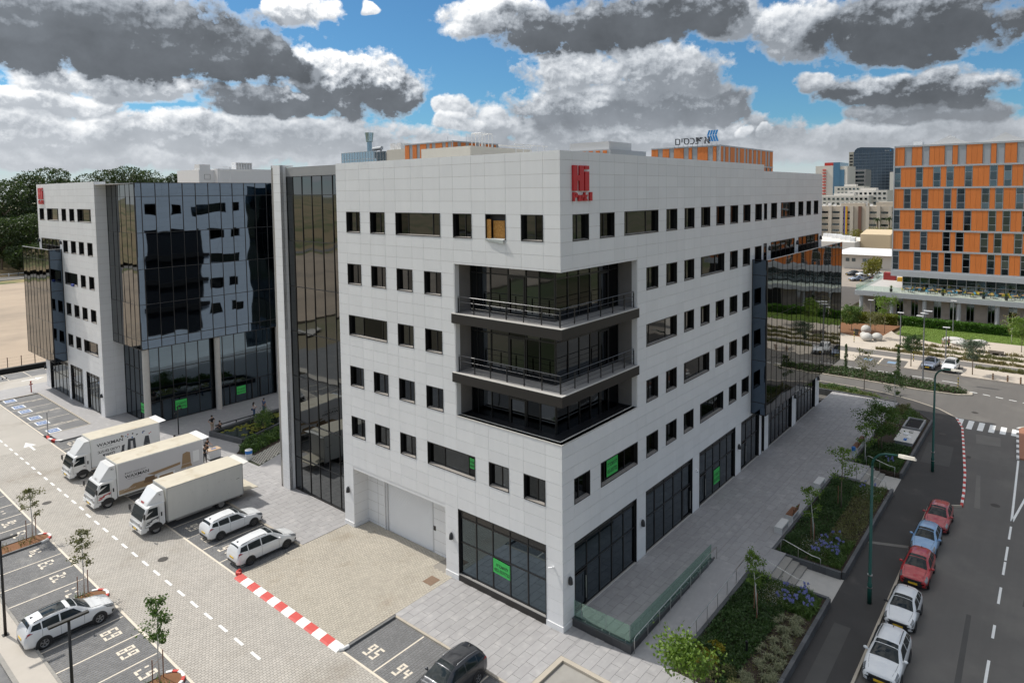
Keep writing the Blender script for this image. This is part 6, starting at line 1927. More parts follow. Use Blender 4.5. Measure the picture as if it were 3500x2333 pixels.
# yellow shrubs
def shrub_mesh(n, r, h, m_, size):
    p = rng.normal(size=(n, 3))
    p /= np.linalg.norm(p, axis=1)[:, None]
    p *= (rng.uniform(.35, 1, n) ** .5)[:, None]
    p = p * np.array([r, r, h / 2]) + np.array([0, 0, h / 2])
    v, f = leaf_arr(p, rng.uniform(.7, 1.3, n) * size, .6)
    me = bpy.data.meshes.new('shrub')
    me.from_pydata([tuple(map(float, q)) for q in v], [], [tuple(map(int, q)) for q in f])
    me.materials.append(m_)
    return me
sy = shrub_mesh(260, .26, .36, lf_yel, .10)
for i in range(13):
    o = link('yellow_shrub', sy, None, (2.0 + random.uniform(0, 2.2), -7.0 - random.uniform(0, 1.1), .2), (0, 0, random.uniform(0, 6)), [random.uniform(.8, 1.3)] * 3)
    tag(o, 'small yellow leaved shrub near the lower end of the ramp', 'shrub', 'yellow shrubs beside the ramp')
sb = shrub_mesh(520, .42, .6, lf_olive, .09)
for i, (x, y) in enumerate(((1.6, -9.6), (2.4, -9.0), (1.9, -8.4))):
    tag(link('brown_shrub', sb, None, (x, y, .2), (0, 0, i * 2.), (1, 1, .9)), 'rusty green shrub low in the nearest bed', 'shrub', 'rusty shrubs in the nearest bed')
# agapanthus: strap leaves and blue heads
def agap(loc, seed):
    o = thing('agapanthus', seed, 'flowers', loc, 0, 'blue flowers in the beds')
    n = 40
    p = np.stack([rng.normal(0, .12, n), rng.normal(0, .12, n), np.zeros(n)], 1)
    v, f = blade_arr(p, rng.uniform(.35, .6, n), .045, 1.0)
    v = v + np.array(loc)
    npmesh('leaves', v, f, lf_mid, o)
    for i in range(random.randint(2, 4)):
        a = random.uniform(0, 6.28); rr = random.uniform(.05, .3)
        x, y, z = loc[0] + rr * math.cos(a), loc[1] + rr * math.sin(a), loc[2] + random.uniform(.6, .85)
        MB().tube([(loc[0] + rr * .3 * math.cos(a), loc[1] + rr * .3 * math.sin(a), loc[2]), (x, y, z)], .008, 4).build('stem', lf_mid, o)
        q = rng.normal(size=(40, 3)); q /= np.linalg.norm(q, axis=1)[:, None]
        v, f = leaf_arr(q * .03 + np.array([x, y, z]), rng.uniform(.07, .11, 40), .5)
        npmesh('flower_head', v, f, lf_fl, o)
for i in range(15):
    agap((random.uniform(9.9, 12.2), random.uniform(-10.9, -8.9), .22), 'blue flower head plant in the nearest bed next to the steps')
for i in range(13):
    agap((random.uniform(16.7, 20.4), random.uniform(-10.8, -9.2), .22), 'blue flower head plant in the bed just past the nearest steps')
for i in range(3):
    agap((random.uniform(29, 31.3), random.uniform(-10.5, -9.0), .22), 'blue flower head plant before the farther steps')
for i in range(3):
    agap((random.uniform(36.2, 39), random.uniform(-10.8, -9.8), .22), 'blue flower head plant past the farther steps')
def whitefl(c, n, lab):
    p = np.stack([rng.normal(c[0], .7, n), rng.normal(c[1], .45, n), c[2] + rng.uniform(.15, .6, n)], 1)
    v, f = leaf_arr(p, rng.uniform(.03, .06, n), .9)
    tag(npmesh('white_flowers', v, f, lf_wf), lab, 'flowers', kind='stuff')
    p = np.stack([rng.normal(c[0], .8, n * 2), rng.normal(c[1], .5, n * 2), c[2] + rng.uniform(.05, .55, n * 2)], 1)
    v, f = leaf_arr(p, rng.uniform(.06, .1, n * 2), .5)
    tag(npmesh('pale_shrub', v, f, lf_olive), lab.replace('tiny white flowers', 'pale green shrub'), 'shrub', kind='stuff')
whitefl((10.6, -8.7, .22), 500, 'tiny white flowers near the end of the nearest bed')
whitefl((18.0, -9.0, .22), 500, 'tiny white flowers in the bed just past the nearest steps')
whitefl((29.5, -10.0, .22), 300, 'tiny white flowers before the farther steps')
whitefl((49.5, -8.2, .22), 600, 'tiny white flowers at the far end of the long bed')

# ------------------------------------------------------------------ trees
def tree(name, loc, H, label, leafm, n=900, leaf=.17, cr=(.9, .9), base=.42, trunk_r=.045, white=.0, stakes=0, group=None, seed=0, lean=(0, 0), limbs=9, dense=1., cat='tree'):
    rs = np.random.default_rng(seed + 5)
    o = thing(name, label, cat, loc, 0, group)
    X, Y, Z = loc
    top = Vector((X + lean[0], Y + lean[1], Z + H * .93))
    pts = [Vector((X, Y, Z - .05)), Vector((X + lean[0] * .3 + rs.normal() * .03, Y + lean[1] * .3, Z + H * .35)), Vector((X + lean[0] * .7, Y + lean[1] * .7 + rs.normal() * .05, Z + H * .7)), top]
    tr = MB().tube(pts, [trunk_r * 1.15, trunk_r * .9, trunk_r * .55, trunk_r * .2], 8)
    clus = []
    for i in range(limbs):
        t = base + (1 - base) * (i + .5) / limbs
        t = min(.97, t + rs.normal() * .02)
        seg = t * 3 / .93
        j = min(2, int(t / .93 * 3)) if t < .93 else 2
        s0 = [0, .35 / .93, .7 / .93, 1][j]
        s1 = [0, .35 / .93, .7 / .93, 1][j + 1]
        p = pts[j].lerp(pts[j + 1], min(1, max(0, (t / .93 - s0) / (s1 - s0))))
        a = i * 2.4 + rs.uniform(-.5, .5)
        prof = math.sin(math.pi * min(1, (t - base) / (1 - base) * .85 + .15)) ** .7
        ln = (cr[0] * prof) * rs.uniform(.65, 1.1)
        e_ = p + Vector((math.cos(a) * ln, math.sin(a) * ln, ln * rs.uniform(.35, .8)))
        mid = p.lerp(e_, .5) + Vector((0, 0, ln * .08))
        tr.tube([p, mid, e_], [trunk_r * .4, trunk_r * .28, trunk_r * .1], 5)
        clus += [(mid, ln * .38), (e_, ln * .42), (p.lerp(e_, .78), ln * .36)]
    clus.append((top, cr[0] * .35))
    tr.build('trunk', m_wbark if white else m_bark, o, smooth=True)
    k_ = len(clus)
    per = max(4, int(n * 1.7 / k_))
    P = []
    for c, r_ in clus:
        q = rs.normal(size=(per, 3)) * np.array([1, 1, .8]) * max(.12, r_) * .62 + np.array(c)
        P.append(q)
    P = np.concatenate(P)
    v, f = leaf_arr(P, rs.uniform(.6, 1.25, len(P)) * leaf * .78, .58)
    npmesh('crown', v, f, leafm, o)
    for i in range(stakes):
        a = i * 2.6 + .8
        x, y = X + .42 * math.cos(a), Y + .42 * math.sin(a)
        MB().tube([(x, y, Z - .05), (x + .02, y, Z + 1.6)], .028, 6).build('stake', m_stake, o)
        MB().tube([(x, y, Z + 1.25), (X, Y, Z + 1.35)], .010, 4).build('tie', m_stake, o)
    return o
# saplings by the left bays
tree('sapling', (-16.15, 37.9, ZL), 4.0, 'sapling tied to two stakes, farthest up the left bays', lf_olive, 420, .20, (.75, .75), white=1, stakes=2, seed=1, limbs=8)
tree('sapling', (-16.3, 26.3, ZL), 4.6, 'sapling tied to two stakes, in front of the big white SUV', lf_olive, 470, .20, (.72, .72), white=1, stakes=2, seed=2, limbs=10)
tree('sapling', (-16.5, 14.4, ZL), 4.7, 'sapling with fresh green leaves at the lower left edge', lf_mid, 620, .21, (.72, .72), white=1, stakes=2, seed=3, limbs=10, base=.45)
def island(x0, y0, x1, y1, label, grass):
    o = thing('planting_island', label, 'planting island', ((x0 + x1) / 2, (y0 + y1) / 2, ZL))
    w = (y1 - y0) / 2
    poly = [(x0, y0), (x1 - w, y0)] + [(x1 - w + w * math.sin(t), (y0 + y1) / 2 - w * math.cos(t)) for t in np.linspace(.3, math.pi - .3, 7)] + [(x1 - w, y1), (x0, y1)]
    MB().prism(poly, -.2, -.02).build('soil', m_rsoil, o)
    ring = poly + [poly[0]]
    kerb_run('k', ring[:2], .14, -.2, .03, m_gkerb, .9, o)
    kerb_run('k', ring[1:-3], .16, -.2, .04, m_rkerb, .45, o, [m_wkerb, m_wkerb, m_rkerb])
    kerb_run('k', ring[-3:], .14, -.2, .03, m_gkerb, .9, o)
    x, y = scatter([(x0 + .2, y0 + .15), (x1 - .5, y0 + .15), (x1 - .5, y1 - .15), (x0 + .2, y1 - .15)], 40)
    keep = (np.sin(x * 4.1) + np.cos(x * 2.3 + 1)) > -.1
    v, f = blade_arr(np.stack([x[keep], y[keep], np.full(keep.sum(), -.03)], 1), rng.uniform(.25, .55, keep.sum()), .03, .8)
    q = npmesh('grass_clumps', v, f, grass, o)
    q['kind'] = 'stuff'
island(-19.7, 36.55, -15.2, 38.1, 'planted island with red soil, farthest up the left bays', lf_dry)
island(-19.7, 24.85, -15.2, 26.6, 'planted island with grass clumps in front of the big white SUV', lf_mid)
island(-19.7, 13.4, -15.45, 14.95, 'planted island at the lower left edge', lf_mid)
# plaza saplings
tree('sapling', (8.2, -8.4, .25), 4.1, 'leafy sapling in the nearest bed beside the ramp', lf_bright, 700, .17, (.62, .62), white=1, stakes=2, seed=11, base=.40, limbs=10, lean=(-.3, .2))
tree('sapling', (19.0, -8.6, .25), 4.4, 'slim sapling behind the nearest wooden bench', lf_bright, 420, .20, (.75, .75), white=1, stakes=2, seed=12, base=.40, limbs=9, lean=(-.8, .1))
tree('sapling', (25.8, -8.75, .25), 4.9, 'taller bare stemmed sapling in the middle of the planted bed', lf_bright, 430, .22, (1.1, 1.1), stakes=1, seed=13, base=.42, limbs=9)
tree('sapling', (37.0, -8.1, .25), 3.6, 'sapling beside the blue bin and the farther steps', lf_bright, 420, .22, (.9, .9), white=1, seed=14, base=.3, limbs=8)
tree('shade_tree', (41.0, -8.7, .25), 4.2, 'bushy dark green tree beside the sunken counter', lf_mid, 2600, .24, (1.7, 1.7), trunk_r=.07, stakes=1, seed=15, base=.30, limbs=14)
tree('sapling', (54.3, -7.5, .2), 4.8, 'slim sapling at the far end of the long planted bed', lf_mid, 520, .24, (.95, .95), white=1, seed=16, base=.38, limbs=9)
tree('sapling', (62.3, -2.6, 0), 5.0, 'thin sapling by the cross street kerb', lf_olive, 360, .26, (1.5, 1.2), seed=17, base=.42, limbs=8)
tree('street_tree', (.5, -8.2, .0), 2.5, 'leafy tree top at the bottom edge beside the ramp', lf_bright, 1150, .27, (1.35, 1.35), seed=18, base=.35, limbs=15, lean=(-.8, .8))
# ------------------------------------------------------------------ street furniture
def concrete_bench(x, y, label, wood=False):
    o = thing('bench', label, 'bench', (x, y, ZP))
    L = 1.65
    m_ = mat('white_concrete', (.62, .61, .59), .7, noise=(3, .06))
    MB().box(x - L / 2, y - .27, ZP, x - L / 2 + .18, y + .27, ZP + .36).build('leg', m_, o)
    MB().box(x + L / 2 - .18, y - .27, ZP, x + L / 2, y + .27, ZP + .36).build('leg', m_, o)
    MB().box(x - L / 2, y - .27, ZP + .362, x + L / 2, y + .27, ZP + .48).build('seat', m_, o)
    if wood:
        mw_ = mat('brown_timber', (.22, .095, .045), .6, noise=(5, .2), isl=.12)
        for i in range(6):
            MB().box(x - L / 2 + .03, y - .26 + i * .088, ZP + .484, x + L / 2 - .03, y - .26 + i * .088 + .075, ZP + .52).build('slat', mw_, o)
        for s in (-.55, .55):
            MB().box(x + s - .03, y - .28, ZP + .5, x + s + .03, y - .24, ZP + .92).build('back_bracket', m_black, o)
        for i in range(3):
            MB().obox((x, y - .27 - i * .02, ZP + .66 + i * .11), (L / 2 - .03, 0, 0), (0, .014, 0), (0, -.01, .045)).build('back_slat', mw_, o)
    return o
concrete_bench(19.1, -6.28, 'white concrete bench block nearest the steps')
concrete_bench(21.4, -6.32, 'bench with brown timber slats and back, next to the nearest sapling', True)
concrete_bench(28.5, -6.35, 'white concrete bench block halfway along the plaza')
concrete_bench(38.9, -6.95, 'timber seat by the blue bin, nearer of two', True)
concrete_bench(41.0, -6.95, 'timber seat by the bushy tree, farther of two', True)
concrete_bench(53.7, -5.75, 'white concrete block seat at the far plaza corner')
def bin_(x, y, z, label, h=.95, r_=.22, top=None):
    o = thing('litter_bin', label, 'bin', (x, y, z))
    mb_c = mat('pale_bin_body', (.55, .56, .56), .5)
    mbl = mat('blue_plastic', (.02, .16, .50), .45)
    MB().tube([(x, y, z), (x, y, z + h * .62)], [r_ * .85, r_], 14).build('body', mb_c, o)
    MB().tube([(x, y, z + h * .62), (x, y, z + h * .95)], [r_ * 1.02, r_ * 1.05], 14, cap=False).build('liner', mbl, o)
    MB().tube([(x, y, z + h * .95), (x, y, z + h)], [r_ * 1.1, r_ * .9], 14).build('lid', mb_c if top is None else mbl, o)
bin_(1.65, 38.9, 0, 'round white bin with blue band on the court by the planted bed', 1.0, .32)
bin_(37.0, -7.6 + .5, ZP, 'small blue bin on the plaza beside a sapling', .95, .17, 1)
# bed light
bl_ = thing('bollard_light', 'short black bollard light in the nearest bed', 'bollard', (4.6, -9.1, .2))
MB().cyl((4.6, -9.1), .06, .2, .85, 12).build('post', m_black, bl_)
MB().cyl((4.6, -9.1), .075, .85, .95, 12).build('cap', m_black, bl_)
# sunken counter in the long bed
cn = thing('outdoor_counter', 'grey stone counter with white and blue things, sunk in the long bed', 'counter', (45, -10, ZS))
MB().box(43.6, -10.9, -.1, 47.6, -9.4, .55).build('body', mat('grey_render', (.33, .33, .33), .7, noise=(1, .1)), cn)
MB().box(43.5, -11.0, .552, 47.7, -9.3, .60).build('top', mat('pale_stone_cap', (.62, .60, .56), .6), cn)
for (x, y, m_, s_) in ((44.2, -10.2, mat('blue_plastic', (.02, .16, .50), .45), .22), (45.0, -10.4, m_white, .3), (46.0, -10.0, m_white, .35), (46.9, -10.3, m_conc, .3)):
    MB().box(x - s_, y - s_ * .6, .602, x + s_, y + s_ * .6, .70).build('basin', m_, cn)
tb_ = thing('stone_trough', 'square dark trough full of black soil behind the stone counter', 'trough', (50, -10, ZS))
MB().box(48.3, -10.9, -.1, 52.0, -10.75, .62).box(48.3, -9.4, -.1, 52.0, -9.25, .62).box(48.3, -10.75, -.1, 48.45, -9.4, .62).box(51.85, -10.75, -.1, 52, -9.4, .62).build('wall', mat('grey_render', (.33, .33, .33), .7, noise=(1, .1)), tb_)
MB().box(48.45, -10.75, 0, 51.85, -9.4, .5).build('soil', mat('black_soil', (.012, .011, .012), .9, noise=(5, .3)), tb_)
# green street lamps
m_lampg = mat('dark_green_paint', (.008, .075, .058), .4)
def street_lamp(x, y, h, reach, label, z=ZS):
    o = thing('street_lamp', label, 'street lamp', (x, y, z))
    MB().tube([(x, y, z), (x, y, z + 1.3), (x, y, z + 1.35), (x, y, z + h - .9)], [.13, .13, .10, .075], 12).build('pole', m_lampg, o, smooth=True)
    pts = [(x, y - .9 * (1 - math.cos(t)), z + h - .9 + .9 * math.sin(t)) for t in np.linspace(0, math.pi / 2, 8)] + [(x, y - reach, z + h + .06)]
    MB().tube(pts, [.07] * 8 + [.05], 10).build('arm', m_lampg, o, smooth=True)
    hd = MB()
    hd.prism([(x - .14, y - reach), (x + .14, y - reach), (x + .2, y - reach - .3), (x + .13, y - reach - .95), (x - .13, y - reach - .95), (x - .2, y - reach - .3)], z + h + .0, z + h + .14, [(x - .08, y - reach), (x + .08, y - reach), (x + .12, y - reach - .3), (x + .08, y - reach - .85), (x - .08, y - reach - .85), (x - .12, y - reach - .3)])
    hd.build('lamp_head', mat('lamp_head_cream', (.62, .58, .50), .5), o)
    for zz in (z + 1.0, z + 1.8):
        MB().tube([(x, y, z + zz - z), (x, y, zz + .06)], [.14, .14], 12).build('band', m_steel, o)
    return o
street_lamp(14.3, -13.2, 9.7, 1.4, 'tall dark green street lamp standing nearest on the dark pavement')
street_lamp(39.1, -13.24, 9.55, 1.2, 'tall dark green street lamp farther up the dark pavement by the red and white kerb')
# parking lamps
def t_lamp(x, y, h, label, z=0.02):
    o = thing('parking_lamp', label, 'lamp', (x, y, z))
    m_ = mat('dark_brown_paint', (.018, .016, .014), .4)
    MB().box(x - .16, y - .16, z, x + .16, y + .16, z + .03).build('base_plate', m_, o)
    MB().tube([(x, y, z), (x, y, z + h)], [.085, .06], 10).build('pole', m_, o, smooth=True)
    MB().box(x - .82, y - .10, z + h, x + .82, y + .10, z + h + .09).build('lamp_bar', m_, o)
t_lamp(-20.6, 25.58, 5.7, 'dark parking lamp with a flat bar head at the left edge')
t_lamp(-20.6, 13.75, 5.8, 'dark parking lamp with a flat bar head in front of the big white SUV')
# court lamp with two small heads
cl_ = thing('court_lamp', 'slim black lamp post with small spot heads on the rear court', 'lamp', (.45, 51.5, 0))
MB().tube([(.45, 51.5, 0), (.45, 51.5, 3.1)], .06, 10).build('pole', m_black, cl_)
for (dx, dz) in ((.18, 2.75), (-.2, 2.4), (.1, 3.1)):
    MB().tube([(.45, 51.5, dz), (.45 + dx, 51.4, dz)], .02, 6).obox((.45 + dx * 1.6, 51.35, dz), (.1, 0, 0), (0, .07, 0), (0, 0, .09)).build('spot_head', m_black, cl_)
sp_ = thing('sign_post', 'bare grey post on the kerb point before the disabled bays', 'post', (-8.55, 62.3, 0))
MB().tube([(-8.55, 62.3, 0), (-8.55, 62.3, 2.6)], .04, 8).build('post', mat('galvanised', (.25, .25, .26), .5, .4), sp_)
rp_ = thing('fire_hydrant', 'thin red standpipe at the corner of the disabled bays', 'hydrant', (-4.75, 83.3, 0))
MB().tube([(-4.75, 83.3, 0), (-4.75, 83.3, 1.3)], .07, 8).tube([(-4.95, 83.3, 1.05), (-4.55, 83.3, 1.05)], .06, 8).tube([(-4.75, 83.3, 1.3), (-4.75, 83.3, 1.48)], .1, 8).build('pipe', mat('hydrant_red', (.40, .05, .03), .5), rp_)
# far fence and low black wall at the north end
nw = thing('low_wall', 'low black wall behind the northern bays', 'wall', (0, 98.4, 0))
MB().box(-30, 98.2, -.3, 12, 98.9, .55).build('wall', mat('black_wall', (.025, .025, .025), .8), nw)
fn = thing('wire_fence', 'wire fence on rusty posts along the sandy lot', 'fence', (0, 100.4, 0))
for i in range(18):
    x = -24 + i * 1.72
    MB().tube([(x, 100.4, -.2), (x, 100.4, 1.75)], .055, 6).build('post', mat('rusty_post', (.12, .065, .04), .8), fn)
for zz in (.7, 1.2, 1.65):
    MB().tube([(-24, 100.38, zz), (6, 100.38, zz)], .008, 4).build('wire', m_black, fn)
rb = thing('roadside_fence', 'pale post and rail fence along the far road', 'fence', (0, 233, 0))
for i in range(44):
    x = -40 + i * 2.6
    MB().box(x, 246.2, 0, x + .25, 246.4, 1.0).build('post', m_wkerb if i % 2 else m_gkerb, rb)
MB().box(-40, 246.25, .7, 74, 246.35, .85).build('rail', m_wkerb, rb)

# ------------------------------------------------------------------ rear court: lily tub, planting, grass paving
tubp = [(2.35, 48.25), (3.35, 43.2), (9.3, 45.0), (16, 46.9), (16, 50.0)]
lt = thing('lily_tub', 'raised dark stone pond with yellow lily pads on the rear court', 'pond', (7, 46.5, 0))
MB().prism(tubp, -.2, .30).build('water', mat('dark_water', (.012, .016, .010), .08, spec=.6), lt)
basalt_edge(lt, tubp + [tubp[0]], -.2, .5, .32, 1.4)
pads = MB()
x, y = scatter([(4.2, 44.4), (9, 45.7), (15.5, 47.5), (15.5, 49.2), (3.2, 47.6)], 9)
for xx, yy in zip(x, y):
    if math.sin(xx * 1.3) + math.sin(yy * 2.2 + xx) < -.3: continue
    r_ = random.uniform(.10, .22)
    pads.v += []
    b = len(pads.v)
    pads.v += [(xx + r_ * math.cos(t), yy + r_ * math.sin(t), .305 + random.uniform(0, .03)) for t in np.linspace(0, 5.9, 9)]
    pads.f.append(tuple(range(b, b + 9)))
o = pads.build('lily_pads', leafmat('lily_pad', (.10, .13, .02), (.32, .30, .04)), lt)
o['kind'] = 'stuff'
tree('pond_shrub', (6.4, 44.6, .3), 1.9, 'feathery grey green shrub at the near corner of the pond', lf_mid, 1500, .16, (1.1, 1.1), base=.1, trunk_r=.03, seed=31, limbs=12, cat='shrub')
cb = planter([(1.6, 41.2), (3.2, 42.8), (9.2, 44.6), (16, 46.5), (16, 43.5), (9, 41.9), (2.6, 39.4)], [], .06, 'green shrub bed between the pond and the grass paving', .1)
bed(cb, [(1.8, 41.0), (3.3, 42.6), (9.2, 44.3), (15, 46), (15, 44), (9, 42.3), (2.6, 39.8)], .05, 300, .85, lf_mid, size=.22)
bed(cb, [(1.8, 41.0), (3.3, 42.6), (9.2, 44.3), (9, 42.3), (2.6, 39.8)], .05, 160, .8, lf_dark, size=.24)
gpv = struct(slab('grass_paving', [(1.3, 38.7), (1.4, 36.6), (8, 39.4), (14, 41.9), (14, 43.5), (9, 41.8), (2.5, 39.3)], -.2, .006, mat('grass_joint', (.035, .04, .02), .95)))
rs_ = []
x, y = np.meshgrid(np.arange(1.3, 14, .34), np.arange(36.6, 43.6, .34))
gp = [(1.3, 38.7), (1.4, 36.6), (8, 39.4), (14, 41.9), (14, 43.5), (9, 41.8), (2.5, 39.3)]
kk = in_poly(x.ravel(), y.ravel(), gp)
for xx, yy in zip(x.ravel()[kk], y.ravel()[kk]):
    rs_.append((xx, yy, xx + .2, yy + .2)); rs_.append((xx + .17, yy + .17, xx + .33, yy + .33))
v, f = np_slabs(rs_, .03, .03)
o = npmesh('grid_stone_field', v, f, mat('grid_stone', (.50, .47, .42), .8, isl=.08), gpv)
o['kind'] = 'stuff'
# long bench beam by the pond
bb = thing('bench_beam', 'long thin dark seat beam along the far side of the pond', 'bench', (6.5, 50.6, 0))
MB().box(3.6, 49.65, .40, 8.4, 49.85, .46).build('beam', m_black, bb)
for x in (3.8, 6, 8.2):
    MB().box(x - .04, 49.7, 0, x + .04, 49.8, .4).build('leg', m_black, bb)
# packed table and trolley behind the trucks
pk = thing('packed_cabinet', 'white wrapped cabinet with a pale wooden top behind the middle truck', 'cabinet', (-.35, 41.9, 0))
MB().box(-.9, 41.55, .12, .2, 42.3, .92).build('body', mat('wrap_white', (.62, .63, .64), .4), pk)
MB().box(-.95, 41.5, .922, .25, 42.35, .97).build('top', mat('pale_wood', (.50, .36, .24), .6), pk)
MB().box(-.55, 41.8, .972, -.1, 42.05, .985).build('blue_card', m_blue, pk)
MB().box(-.85, 41.6, 0, .15, 42.25, .11).build('trolley', m_black, pk)
ht = thing('hand_truck', 'blue upright hand truck behind the farthest truck', 'trolley', (-2.6, 47.0, 0))
MB().tube([(-2.8, 46.9, .1), (-2.8, 46.9, 1.35), (-2.45, 46.9, 1.35), (-2.45, 46.9, .1)], .03, 6).box(-2.85, 46.6, .05, -2.4, 46.92, .08).build('frame', mat('blue_plastic', (.02, .16, .50), .45), ht)
for x in (-2.85, -2.4):
    wheel(ht, x, 46.95, .1, .05, 1, m_trim)
    MB().box(0, 0, 0, .01, .01, .01) if False else None

# ------------------------------------------------------------------ people
def skin(name, joints, edges, material, parent, sub=1):
    me = bpy.data.meshes.new(name)
    keys = list(joints)
    me.from_pydata([joints[k_][:3] for k_ in keys], [(keys.index(a), keys.index(b)) for a, b in edges], [])
    ob = bpy.data.objects.new(name, me)
    col.objects.link(ob)
    md = ob.modifiers.new('s', 'SKIN')
    for i, k_ in enumerate(keys):
        r_ = joints[k_][3]
        me.skin_vertices[0].data[i].radius = (r_, r_ * (joints[k_][4] if len(joints[k_]) > 4 else 1))
    me.skin_vertices[0].data[0].use_root = True
    ob.modifiers.new('u', 'SUBSURF').levels = sub
    bpy.context.view_layer.update()
    dg = bpy.context.evaluated_depsgraph_get()
    me2 = bpy.data.meshes.new_from_object(ob.evaluated_get(dg))
    bpy.data.objects.remove(ob)
    me2.materials.clear()
    me2.materials.append(material)
    me2.polygons.foreach_set('use_smooth', [True] * len(me2.polygons))
    return link(name, me2, parent)
m_skin = mat('skin', (.42, .25, .17), .6)
m_hair = mat('dark_hair', (.018, .014, .012), .7)
def cloth(name, c):
    return mat(name, c, .85, noise=(20, .06))
def person(loc, rotz, label, shirt, legs, pose='stand', long_legs=True, hair='short', scale=1., bag=None, sleeves=True):
    """faces +x"""
    o = thing('person', label, 'person', loc, rotz)
    J = {'pel': (0, 0, .94, .125, .8), 'wst': (0, 0, 1.10, .118, .78), 'chs': (0, 0, 1.30, .145, .72), 'nck': (0, 0, 1.47, .055), 'hd0': (.015, 0, 1.56, .07), 'hd1': (.02, 0, 1.66, .088, 1.1), 'hd2': (.02, 0, 1.75, .06)}
    for s, n_ in ((1, 'l'), (-1, 'r')):
        J.update({n_ + 'hip': (0, s * .09, .88, .09), n_ + 'kne': (.02, s * .10, .49, .062), n_ + 'ank': (-.01, s * .10, .09, .042), n_ + 'toe': (.14, s * .12, .035, .034),
                  n_ + 'shl': (0, s * .19, 1.41, .06), n_ + 'elb': (-.02, s * .25, 1.13, .042), n_ + 'wri': (.06, s * .26, .89, .03), n_ + 'han': (.09, s * .255, .80, .028)})
    if pose == 'hips':
        for s, n_ in ((1, 'l'), (-1, 'r')):
            J[n_ + 'elb'] = (-.08, s * .40, 1.17, .042); J[n_ + 'wri'] = (.06, s * .20, 1.02, .03); J[n_ + 'han'] = (.10, s * .15, .99, .028)
    if pose == 'hip_one':
        J['relb'] = (-.10, -.38, 1.16, .042); J['rwri'] = (.05, -.20, 1.0, .03); J['rhan'] = (.09, -.16, .97, .028)
    if pose == 'gesture':
        J['lelb'] = (.06, .24, 1.13, .042); J['lwri'] = (.30, .18, 1.14, .03); J['lhan'] = (.38, .15, 1.16, .028)
        J['relb'] = (.04, -.24, 1.13, .042); J['rwri'] = (.27, -.16, 1.10, .03); J['rhan'] = (.35, -.13, 1.12, .028)
        J['lkne'] = (.08, .10, .49, .062)
    if pose == 'reach':
        for s, n_ in ((1, 'l'), (-1, 'r')):
            J[n_ + 'elb'] = (.22, s * .22, 1.20, .042); J[n_ + 'wri'] = (.45, s * .17, 1.12, .03); J[n_ + 'han'] = (.54, s * .15, 1.10, .028)
        J['chs'] = (.08, 0, 1.29, .145, .72); J['nck'] = (.13, 0, 1.45, .055); J['hd0'] = (.17, 0, 1.53, .07); J['hd1'] = (.19, 0, 1.62, .088, 1.1); J['hd2'] = (.2, 0, 1.71, .06)
        J['lkne'] = (.16, .10, .50, .062); J['lank'] = (.10, .10, .09, .042); J['ltoe'] = (.25, .12, .035, .034); J['rkne'] = (-.06, -.10, .49, .062); J['rank'] = (-.22, -.10, .10, .042); J['rtoe'] = (-.08, -.12, .035, .034)
    if pose == 'sit':
        for k_ in list(J):
            v_ = list(J[k_]); v_[2] -= .42; J[k_] = tuple(v_)
        for s, n_ in ((1, 'l'), (-1, 'r')):
            J[n_ + 'hip'] = (.04, s * .10, .48, .09); J[n_ + 'kne'] = (.46, s * .14, .50, .062); J[n_ + 'ank'] = (.44, s * .13, .09, .042); J[n_ + 'toe'] = (.58, s * .14, .035, .034)
            J[n_ + 'elb'] = (.10, s * .28, .78, .042); J[n_ + 'wri'] = (.34, s * .18, .66, .03); J[n_ + 'han'] = (.42, s * .14, .64, .028)
    E_ = [('pel', 'wst'), ('wst', 'chs'), ('chs', 'nck'), ('nck', 'hd0'), ('hd0', 'hd1'), ('hd1', 'hd2')]
    for n_ in 'lr':
        E_ += [('pel', n_ + 'hip'), (n_ + 'hip', n_ + 'kne'), (n_ + 'kne', n_ + 'ank'), (n_ + 'ank', n_ + 'toe'), ('chs', n_ + 'shl'), (n_ + 'shl', n_ + 'elb'), (n_ + 'elb', n_ + 'wri'), (n_ + 'wri', n_ + 'han')]
    bd = skin('body', J, E_, m_skin, o)
    # nose, ears, fingers
    hx, hy, hz = J['hd1'][:3]
    mb = MB().ball((hx + .10, 0, hz - .01), .022, .016, .028, 8, 6).ball((hx, .09, hz - .01), .015, .012, .03, 8, 6).ball((hx, -.09, hz - .01), .015, .012, .03, 8, 6)
    for n_ in 'lr':
        h_, w_ = Vector(J[n_ + 'han'][:3]), Vector(J[n_ + 'wri'][:3])
        d = (h_ - w_).normalized()
        p = d.orthogonal().normalized()
        for q in (-.024, -.008, .008, .024):
            mb.tube([h_ + p * q, h_ + p * q * 1.2 + d * .045, h_ + p * q * 1.2 + d * .075 + Vector((.01, 0, -.01))], [.010, .009, .007], 6)
        mb.tube([h_ - d * .02 + p * .03, h_ + p * .055 + d * .02], [.011, .008], 6)
    link('face_and_fingers', mb.mesh('face_and_fingers', m_skin, True), bd)
    f = lambda k_, g: (*J[k_][:3], J[k_][3] + g, *(J[k_][4:]))
    T = {'pel': f('pel', .020), 'wst': f('wst', .022), 'chs': f('chs', .020), 'nck': (J['nck'][0], 0, J['nck'][2] - .05, .068)}
    Et = [('wst', 'pel'), ('wst', 'chs'), ('chs', 'nck')]
    for n_ in 'lr':
        T[n_ + 'shl'] = f(n_ + 'shl', .022)
        m2 = tuple(J[n_ + 'shl'][i] * .35 + J[n_ + 'elb'][i] * .65 for i in range(3))
        T[n_ + 'slv'] = (*m2, .062)
        Et += [('chs', n_ + 'shl'), (n_ + 'shl', n_ + 'slv')]
    skin('shirt', T, Et, shirt, o)
    Q = {'pel': f('pel', .022)}
    Eq = []
